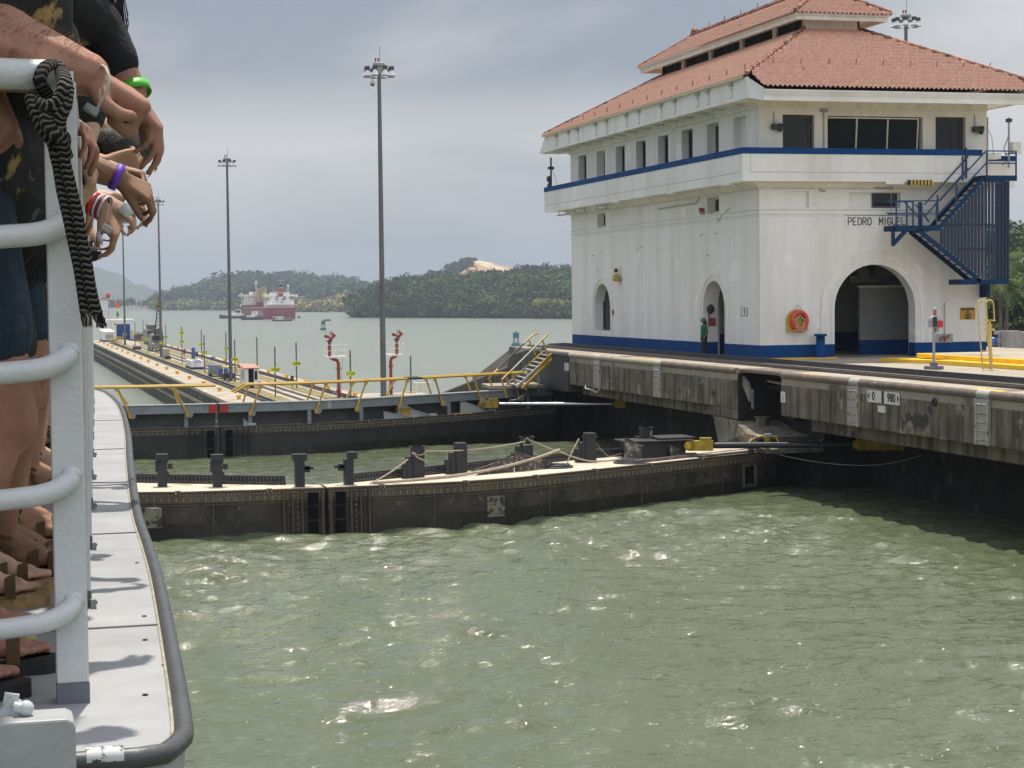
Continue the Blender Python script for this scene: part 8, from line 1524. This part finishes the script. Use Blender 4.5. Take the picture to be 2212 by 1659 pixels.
# 1: man whose forearm lies across the corner, fist round a small camera
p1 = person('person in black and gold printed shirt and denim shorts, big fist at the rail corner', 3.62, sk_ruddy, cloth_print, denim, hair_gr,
    [dict(arm=-1, elbow=P(-105, 74, y=3.36), wrist=P(188, 160, y=3.34), d=(0.84, 0.22, -0.46), n=(-0.45, 0.22, -0.87), curl=(86, 88, 90, 92), bend=(1, 1.12, 0.8), spread=0, tv=((0.15, -0.6, -0.75), (0.72, -0.1, -0.5), (0.92, 0.25, -0.1)), side=-1, sc=1.16, rw=0.034, re=0.064),
     dict(arm=1, elbow=(-0.45, 3.62, 0.46), wrist=P(-24, 175, y=3.44), d=(0.35, -0.1, -0.93), n=(-0.9, 0, -0.4), curl=(60, 64, 66, 66), sc=1.2, rw=0.03, re=0.05, thumb=(35, 15))],
    fx=-0.05, lean=0.0, vox=0.0042, feet=(-0.02, -0.235), heelx=(-0.13, -0.19), build_=1.12, sandals=(sole_k, leather_br), sleeve=0.9)
s = MB(); rh = random.Random(8); e_, w_ = P(-105, 74, y=3.36), P(188, 160, y=3.34); ax_ = (w_-e_).normalized(); u1 = ax_.cross(Vector((0, 1, 0))).normalized(); u2 = ax_.cross(u1)
for k in range(520):
    t_ = 0.25+0.68*rh.random(); an = rh.uniform(-2.6, 2.6); rr_h = (0.064*1.16)*(1-0.42*max(0, (t_-0.35)/0.65))+0.001; dr = (u1*math.cos(an)*(1 if u1.z > 0 else -1)+u2*math.sin(an)).normalized(); p0 = e_.lerp(w_, t_)+dr*(rr_h-0.004); p1_ = p0+dr*rh.uniform(0.008, 0.014)+ax_*rh.uniform(0.004, 0.014); s.tube([p0, p0.lerp(p1_, 0.5)+dr*0.002, p1_], [0.00042, 0.0003, 0.00012], 3, cap=False)
o = s.build('arm_hair', mat('fair_arm_hair', (0.16, 0.09, 0.05), 0.6)); o.parent = p1; o.matrix_parent_inverse = p1.matrix_basis.inverted()
C1_ = P(196, 235, y=3.30); s = MB(); a, b = P(183, 229, y=3.295), P(212, 246, y=3.295); s.bar(a, b, 0.018, 0.014); s.cyl(P(190, 232, y=3.29), P(191, 232, y=3.283), 0.004); tag(s.build('pocket_camera', mat('grey_plastic', (0.22, 0.24, 0.25), 0.4), bevel=0.002), 'small grey gadget held in the fist over the rail corner', 'camera')
s = MB(); s.tube([P(213, 137, y=3.33), P(228, 146, y=3.30), P(237, 168, y=3.285), P(232, 196, y=3.28), P(217, 222, y=3.29), P(208, 240, y=3.295)], 0.0026, 8); o = tag(s.build('wrist_cord', mat('cream_cord', (0.48, 0.45, 0.36), 0.8)), 'cream wrist cord looped over the big hand at the rail corner', 'cord')
# 2: person in long dark sleeve with dark hair, green wristband hand hanging
Wp = P(287, 200, y=3.95)
p2 = person('person with long dark hair and black sleeves, green wristband on a limp hand', 4.02, sk_ruddy, cloth_black, khaki, hair_dk,
    [dict(arm=-1, elbow=P(212, 55, y=3.98), wrist=Wp, d=(0.50, -0.05, -0.86), n=(-0.86, 0.25, -0.45), curl=(24, 28, 32, 38), spread=2, thumb=(30, 12), side=1, sc=0.96, rw=0.031, re=0.039),
     dict(arm=1, elbow=(0.02, 4.28, 0.45), wrist=(0.12, 4.25, 0.41), d=(0.8, -0.2, -0.5), n=(-0.4, 0, -0.8), curl=(35,)*4, sc=1.0)],
    fx=-0.07, lean=0.06, vox=0.005, build_=1.05, sandals=(sole_y, leather_wh), sleeve=1.55, hair_len=0.33, feet=(-0.05, -0.39), heelx=(-0.17, -0.15), headpose=Vector((0.15, 4.02, 0.80)))
band('wristband', P(288, 197, y=3.95), P(293, 215, y=3.94)-P(280, 180, y=3.955), 0.0335, 0.02, mat('green_wristband', (0.08, 0.45, 0.03), 0.5), p2, ell=1.0)
s = MB(); r9 = random.Random(2)
for k in range(70): u0 = 235+r9.uniform(0, 32); s.tube([P(u0, -20, y=3.98), P(u0+r9.uniform(-6, 12), 50+r9.uniform(-20, 20), y=3.97), P(u0+r9.uniform(-10, 14), 100+r9.uniform(-20, 60), y=3.97)], 0.0009, 4)
o = s.build('loose_hair', hair_dk); o.parent = p2; o.matrix_parent_inverse = p2.matrix_basis.inverted()
# 3: pale hand hanging, dark sleeve
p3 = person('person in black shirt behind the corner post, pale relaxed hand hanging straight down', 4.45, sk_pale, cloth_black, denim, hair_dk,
    [dict(arm=-1, elbow=P(178, 240, y=4.5), wrist=P(182, 318, y=4.45), d=(0.12, 0, -0.99), n=(-0.95, 0, -0.1), curl=(38, 42, 46, 50), spread=3, thumb=(35, 15), side=1, sc=1.05, re=0.04), dict(arm=1, elbow=(0.03, 4.72, 0.42), wrist=(0.14, 4.7, 0.39), d=(0.8, -0.2, -0.5), n=(-0.4, 0, -0.8), curl=(35,)*4)],
    fx=-0.05, vox=0.007, sandals=(cork, leather_br), feet=(0.14, -0.06), sleeve=1.2, heelx=(-0.1, -0.13), height=0.94)
# 4: brown arm with purple band, clasped hands
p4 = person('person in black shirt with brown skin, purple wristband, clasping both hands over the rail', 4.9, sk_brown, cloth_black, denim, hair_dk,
    [dict(arm=-1, elbow=P(165, 352, y=4.85), wrist=P(258, 385, y=4.85), d=(0.80, 0.1, -0.45), n=(-0.35, 0.6, -0.7), curl=(40, 44, 46, 48), spread=3, thumb=(30, 12), side=-1, sc=0.92, rw=0.031, re=0.037),
     dict(arm=1, elbow=P(165, 352, y=5.12), wrist=P(250, 372, y=5.03), d=(0.85, -0.35, -0.40), n=(-0.4, -0.7, -0.6), curl=(50, 52, 55, 55), spread=3, thumb=(30, 12), side=1, sc=0.9, re=0.036)],
    vox=0.0055, sleeve=0.6, height=0.93, sandals=(sole_k, leather_br))
band('wristband', P(252, 382, y=4.85), P(262, 388, y=4.85)-P(240, 378, y=4.85), 0.0325, 0.019, mat('purple_wristband', (0.14, 0.05, 0.45), 0.5), p4)
# 5: arm with bracelets holding a small camera
p5 = person('person with red wristband and charm bracelets on a tan wrist, holding a silver gadget', 5.5, sk_tan, cloth_navy, khaki, hair_dk,
    [dict(arm=-1, elbow=P(160, 425, y=5.45), wrist=P(222, 452, y=5.42), d=(0.42, 0.05, -0.88), n=(-0.75, 0.4, -0.4), curl=(38, 40, 46, 50), spread=5, thumb=(38, 10), side=-1, sc=0.88, rw=0.029, re=0.036), dict(arm=1, elbow=(0.05, 5.75, 0.36), wrist=(0.18, 5.73, 0.33), d=(0.8, -0.2, -0.5), n=(-0.4, 0, -0.8), curl=(35,)*4)],
    vox=0.0065, sleeve=0.7, height=0.9, sandals=(cork, leather_br))
for k, (u, v, nm, c) in enumerate(((203, 441, 'red_wristband', (0.55, 0.02, 0.03)), (214, 446, 'bead_bracelet', (0.6, 0.5, 0.5)), (220, 449, 'bead_bracelet', (0.2, 0.02, 0.06)), (226, 451, 'charm_bracelet', (0.5, 0.48, 0.46)))):
    band(nm, P(u, v, y=5.42), P(222, 452, y=5.42)-P(190, 438, y=5.44), 0.0325+0.001*k, 0.014 if k == 0 else 0.007, mat(nm+str(k) if False else nm+'_m%d' % k, c, 0.4), p5)
s = MB(); s.bar(P(222, 488, y=5.36), P(240, 500, y=5.36), 0.03, 0.018); tag(s.build('pocket_camera', mat('silver_plastic', (0.4, 0.42, 0.43), 0.35), bevel=0.003), 'silver gadget held under the bracelets', 'camera')
t = thing('pendant', 'pale crystal pendant dangling from a loop below the bracelets', 'pendant', tuple(P(220, 520, y=5.36))); s = MB(); s.tube([P(212, 500, y=5.36), P(214, 511, y=5.36), P(218, 520, y=5.36), P(221, 530, y=5.36)], [0.004, 0.008, 0.008, 0.001], 6, smooth=False); s.build('crystal', mat('pale_crystal', (0.4, 0.42, 0.5), 0.1, spec=0.8), t)
s = MB(); s.tube([P(235, 448, y=5.37), P(231, 475, y=5.35), P(222, 495, y=5.35), P(215, 500, y=5.35), P(212, 494, y=5.35)], 0.0018, 6); s.build('loop', mat('grey_cord', (0.3, 0.28, 0.27), 0.7), t)
# 6: bent head with phone
hp6 = P(247, 306, y=6.75)
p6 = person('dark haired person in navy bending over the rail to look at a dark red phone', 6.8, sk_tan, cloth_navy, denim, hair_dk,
    [dict(arm=-1, elbow=P(180, 345, y=6.65), wrist=P(236, 352, y=6.6), d=(0.9, 0.1, 0.15), n=(0.2, 0.8, 0.3), curl=(55, 58, 60, 62), spread=3, thumb=(40, 15), side=-1, sc=1.0, re=0.034), dict(arm=1, elbow=P(190, 352, y=6.95), wrist=P(272, 365, y=6.85), d=(0.5, -0.5, 0.55), n=(-0.5, -0.7, 0.1), curl=(60,)*4, side=1, re=0.034)],
    vox=0.0065, lean=0.08, headpose=hp6, height=0.93, sleeve=0.9, sandals=(sole_k, leather_br))
s = MB(); s.bar(P(252, 347, y=6.62), P(274, 347, y=6.62), 0.012, 0.035); tag(s.build('phone', mat('dark_red_phone', (0.10, 0.008, 0.015), 0.25), bevel=0.002), 'dark red phone held by the bent-over person', 'phone')
# 7: pale hands round a clear bottle
p7 = person('person in pale blue shirt whose pale hands hold a clear plastic bottle over the rail', 7.5, sk_pale, cloth_plaid, khaki, hair_dk,
    [dict(arm=-1, elbow=P(190, 425, y=7.4), wrist=P(245, 442, y=7.35), d=(0.8, 0.1, -0.5), n=(-0.3, 0.7, -0.5), curl=(45, 48, 50, 52), spread=5, side=-1, sc=0.95, re=0.036), dict(arm=1, elbow=P(190, 425, y=7.6), wrist=P(262, 432, y=7.55), d=(0.8, -0.3, -0.35), n=(-0.3, -0.7, -0.5), curl=(45,)*4, side=1, re=0.034)],
    vox=0.0075, sleeve=0.8, height=0.9, sandals=(cork, leather_br))
t = thing('water_bottle', 'clear plastic bottle held in pale hands over the rail', 'bottle', tuple(P(278, 452, y=7.3))); a, b = P(265, 440, y=7.3), P(290, 460, y=7.3); s = MB(); s.tube([a, a.lerp(b, 0.1), a.lerp(b, 0.8), a.lerp(b, 0.9), b], [0.028, 0.033, 0.033, 0.018, 0.014], 14); s.build('bottle', mat('clear_plastic', (0.75, 0.78, 0.8), 0.12, spec=0.8), t); s = MB(); s.cyl(b, b+(b-a).normalized()*0.012, 0.016); s.build('cap', white_paint, t)
# 8: farthest hands with a dark cap and a purple phone
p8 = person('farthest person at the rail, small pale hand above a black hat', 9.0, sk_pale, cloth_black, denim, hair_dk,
    [dict(arm=-1, elbow=P(170, 470, y=8.9), wrist=P(188, 482, y=8.85), d=(0.45, 0, -0.9), n=(-0.8, 0.2, -0.4), curl=(35, 38, 40, 44), side=-1, sc=1.05, re=0.036)], vox=0.009, sleeve=1.3, height=0.86, sandals=(sole_k, leather_br))
t = thing('baseball_hat', 'black hat held out over the rail below the farthest hand', 'cap', tuple(P(200, 552, y=8.8))); s = MB(); s.ball(P(196, 549, y=8.8), 0.05, 10, (1, 0.8, 0.7)); s.build('crown', cloth_black, t); s = MB(); s.bar(P(196, 556, y=8.8), P(214, 544, y=8.8), 0.08, 0.02); s.build('peak', cloth_black, t)
s = MB(); s.bar(P(188, 520, y=8.85), P(190, 545, y=8.85), 0.05, 0.012); tag(s.build('purple_phone', mat('purple_case', (0.2, 0.08, 0.22), 0.4), bevel=0.002), 'purple phone next to the black hat', 'phone')
# worker in green at the doorway of the control house
gx, gy = 29.75, 77.5
t = thing('person', 'worker in green helmet, green shirt and dark trousers standing beside the arched doorway', 'person', (gx, gy, ZC)); z = ZC; sc = 0.93
c = [((gx, gy+0.09, z+0.06), (gx, gy+0.09, z+0.45), .05, .06), ((gx, gy+0.09, z+.45), (gx, gy+.08, z+.85), .06, .09), ((gx+.05, gy-0.1, z+0.06), (gx, gy-0.1, z+0.45), .05, .06), ((gx, gy-0.1, z+.45), (gx, gy-.08, z+.85), .06, .09), ((gx-.12, gy+.09, z+.04), (gx+.02, gy+.09, z+.05), .035, .045), ((gx-.08, gy-.1, z+.04), (gx+.06, gy-.1, z+.05), .035, .045),
     ((gx, gy, z+.88), (gx, gy, z+1.2), .13, .13), ((gx, gy+.15, z+1.28), (gx, gy-.15, z+1.28), .07, .07), ((gx, gy, z+1.3), (gx-.02, gy, z+1.42), .055, .05), ((gx-.03, gy, z+1.5), (gx-.03, gy, z+1.54), .085, .09), ((gx-.1, gy, z+1.5), (gx-.12, gy, z+1.49), .015, .012),
     ((gx, gy-.2, z+1.25), (gx+.06, gy-.25, z+1.0), .05, .045), ((gx+.06, gy-.25, z+1.0), (gx-.08, gy-.2, z+.82), .042, .032), ((gx, gy+.2, z+1.25), (gx+.02, gy+.24, z+1.0), .05, .045), ((gx+.02, gy+.24, z+1.0), (gx-.06, gy+.2, z+.8), .042, .03)]
for hx_, hy_, hz_2 in ((gx-.08, gy-.2, z+.82), (gx-.06, gy+.2, z+.8)): c += hand((hx_, hy_, hz_2), (-0.2, 0, -1), (1, 0, -0.1), 1.0)[0]
remesh(c, 'body', sk_brown, t, 0.012, 3)
remesh([((gx, gy, z+.9), (gx, gy, z+1.2), .15, .15), ((gx, gy+.16, z+1.27), (gx, gy-.16, z+1.27), .085, .085), ((gx, gy-.2, z+1.25), (gx+.04, gy-.23, z+1.08), .07, .065), ((gx, gy+.2, z+1.25), (gx+.02, gy+.23, z+1.08), .07, .065)], 'shirt', mat('green_work_shirt', (0.01, 0.14, 0.06), 0.9, var=0.15, scale=9), t, 0.02, 3)
remesh([((gx, gy+0.09, z+0.1), (gx, gy+0.09, z+0.45), .075, .078), ((gx, gy+0.09, z+.45), (gx, gy+.08, z+.87), .08, .12), ((gx+.04, gy-0.1, z+0.1), (gx, gy-0.1, z+0.45), .075, .078), ((gx, gy-0.1, z+.45), (gx, gy-.08, z+.87), .08, .12)], 'trousers', mat('dark_work_trousers', (0.015, 0.016, 0.018), 0.9), t, 0.02, 3)
s = MB(); s.lathe([(0.135, 0), (0.125, 0.02), (0.12, 0.07), (0.07, 0.13), (0, 0.145)], (gx-0.03, gy, z+1.52), 14); s.bx(gx-0.2, gx-0.1, gy-0.07, gy+0.07, z+1.515, z+1.535); s.build('helmet', mat('green_helmet', (0.01, 0.2, 0.09), 0.35), t)
remesh([((gx+0.04, gy, z+1.5), (gx+0.08, gy, z+1.25), 0.08, 0.05)], 'hair', hair_dk, t, 0.015, 2)
# ------------------------------------------------------------------ parts that are several pieces become one object per piece
def split_pieces(o, gap=0.03):
    me = o.data; n = len(me.vertices); par = list(range(n))
    def find(i):
        while par[i] != i: par[i] = par[par[i]]; i = par[i]
        return i
    for p in me.polygons:
        v = p.vertices; a = find(v[0])
        for k in v[1:]: par[find(k)] = a
    isl = {}
    for i in range(n): isl.setdefault(find(i), []).append(i)
    ks = list(isl); bb = [(np.min([me.vertices[i].co for i in isl[k]], 0)-gap/2, np.max([me.vertices[i].co for i in isl[k]], 0)+gap/2) for k in ks]; g = list(range(len(ks)))
    def f2(i):
        while g[i] != i: i = g[i]
        return i
    for i in range(len(ks)):
        for j in range(i):
            if (bb[i][0] <= bb[j][1]).all() and (bb[j][0] <= bb[i][1]).all(): g[f2(i)] = f2(j)
    lab = {k: f2(i) for i, k in enumerate(ks)}; groups = sorted(set(lab.values()))
    if len(groups) < 2: return
    for gi in groups:
        fs = [p for p in me.polygons if lab[find(p.vertices[0])] == gi]; vs = sorted({v for p in fs for v in p.vertices}); mp_ = {v: k for k, v in enumerate(vs)}
        m2_ = bpy.data.meshes.new(me.name); m2_.from_pydata([me.vertices[v].co[:] for v in vs], [], [[mp_[v] for v in p.vertices] for p in fs])
        for q in me.materials: m2_.materials.append(q)
        m2_.polygons.foreach_set('material_index', [p.material_index for p in fs]); m2_.polygons.foreach_set('use_smooth', [p.use_smooth for p in fs])
        c = o.copy(); c.data = m2_; COL.objects.link(c)
    bpy.data.objects.remove(o)
for o in [o for o in COL.objects if o.type == 'MESH' and o.parent and o.name.split('.')[0] in ('conduit', 'machinery', 'beam_leg', 'hip_ridge', 'beacon', 'fascia_bracket', 'balcony_light', 'edge_bracket', 'bracket', 'paint_patch', 'snow_hook', 'deck_debris', 'rail', 'window_mullion', 'door', 'opening', 'vent', 'roof_gear', 'mast', 'finger_nails', 'eyes')]: split_pieces(o, 0.012 if o.name.split('.')[0] in ('finger_nails', 'eyes') else 0.03)
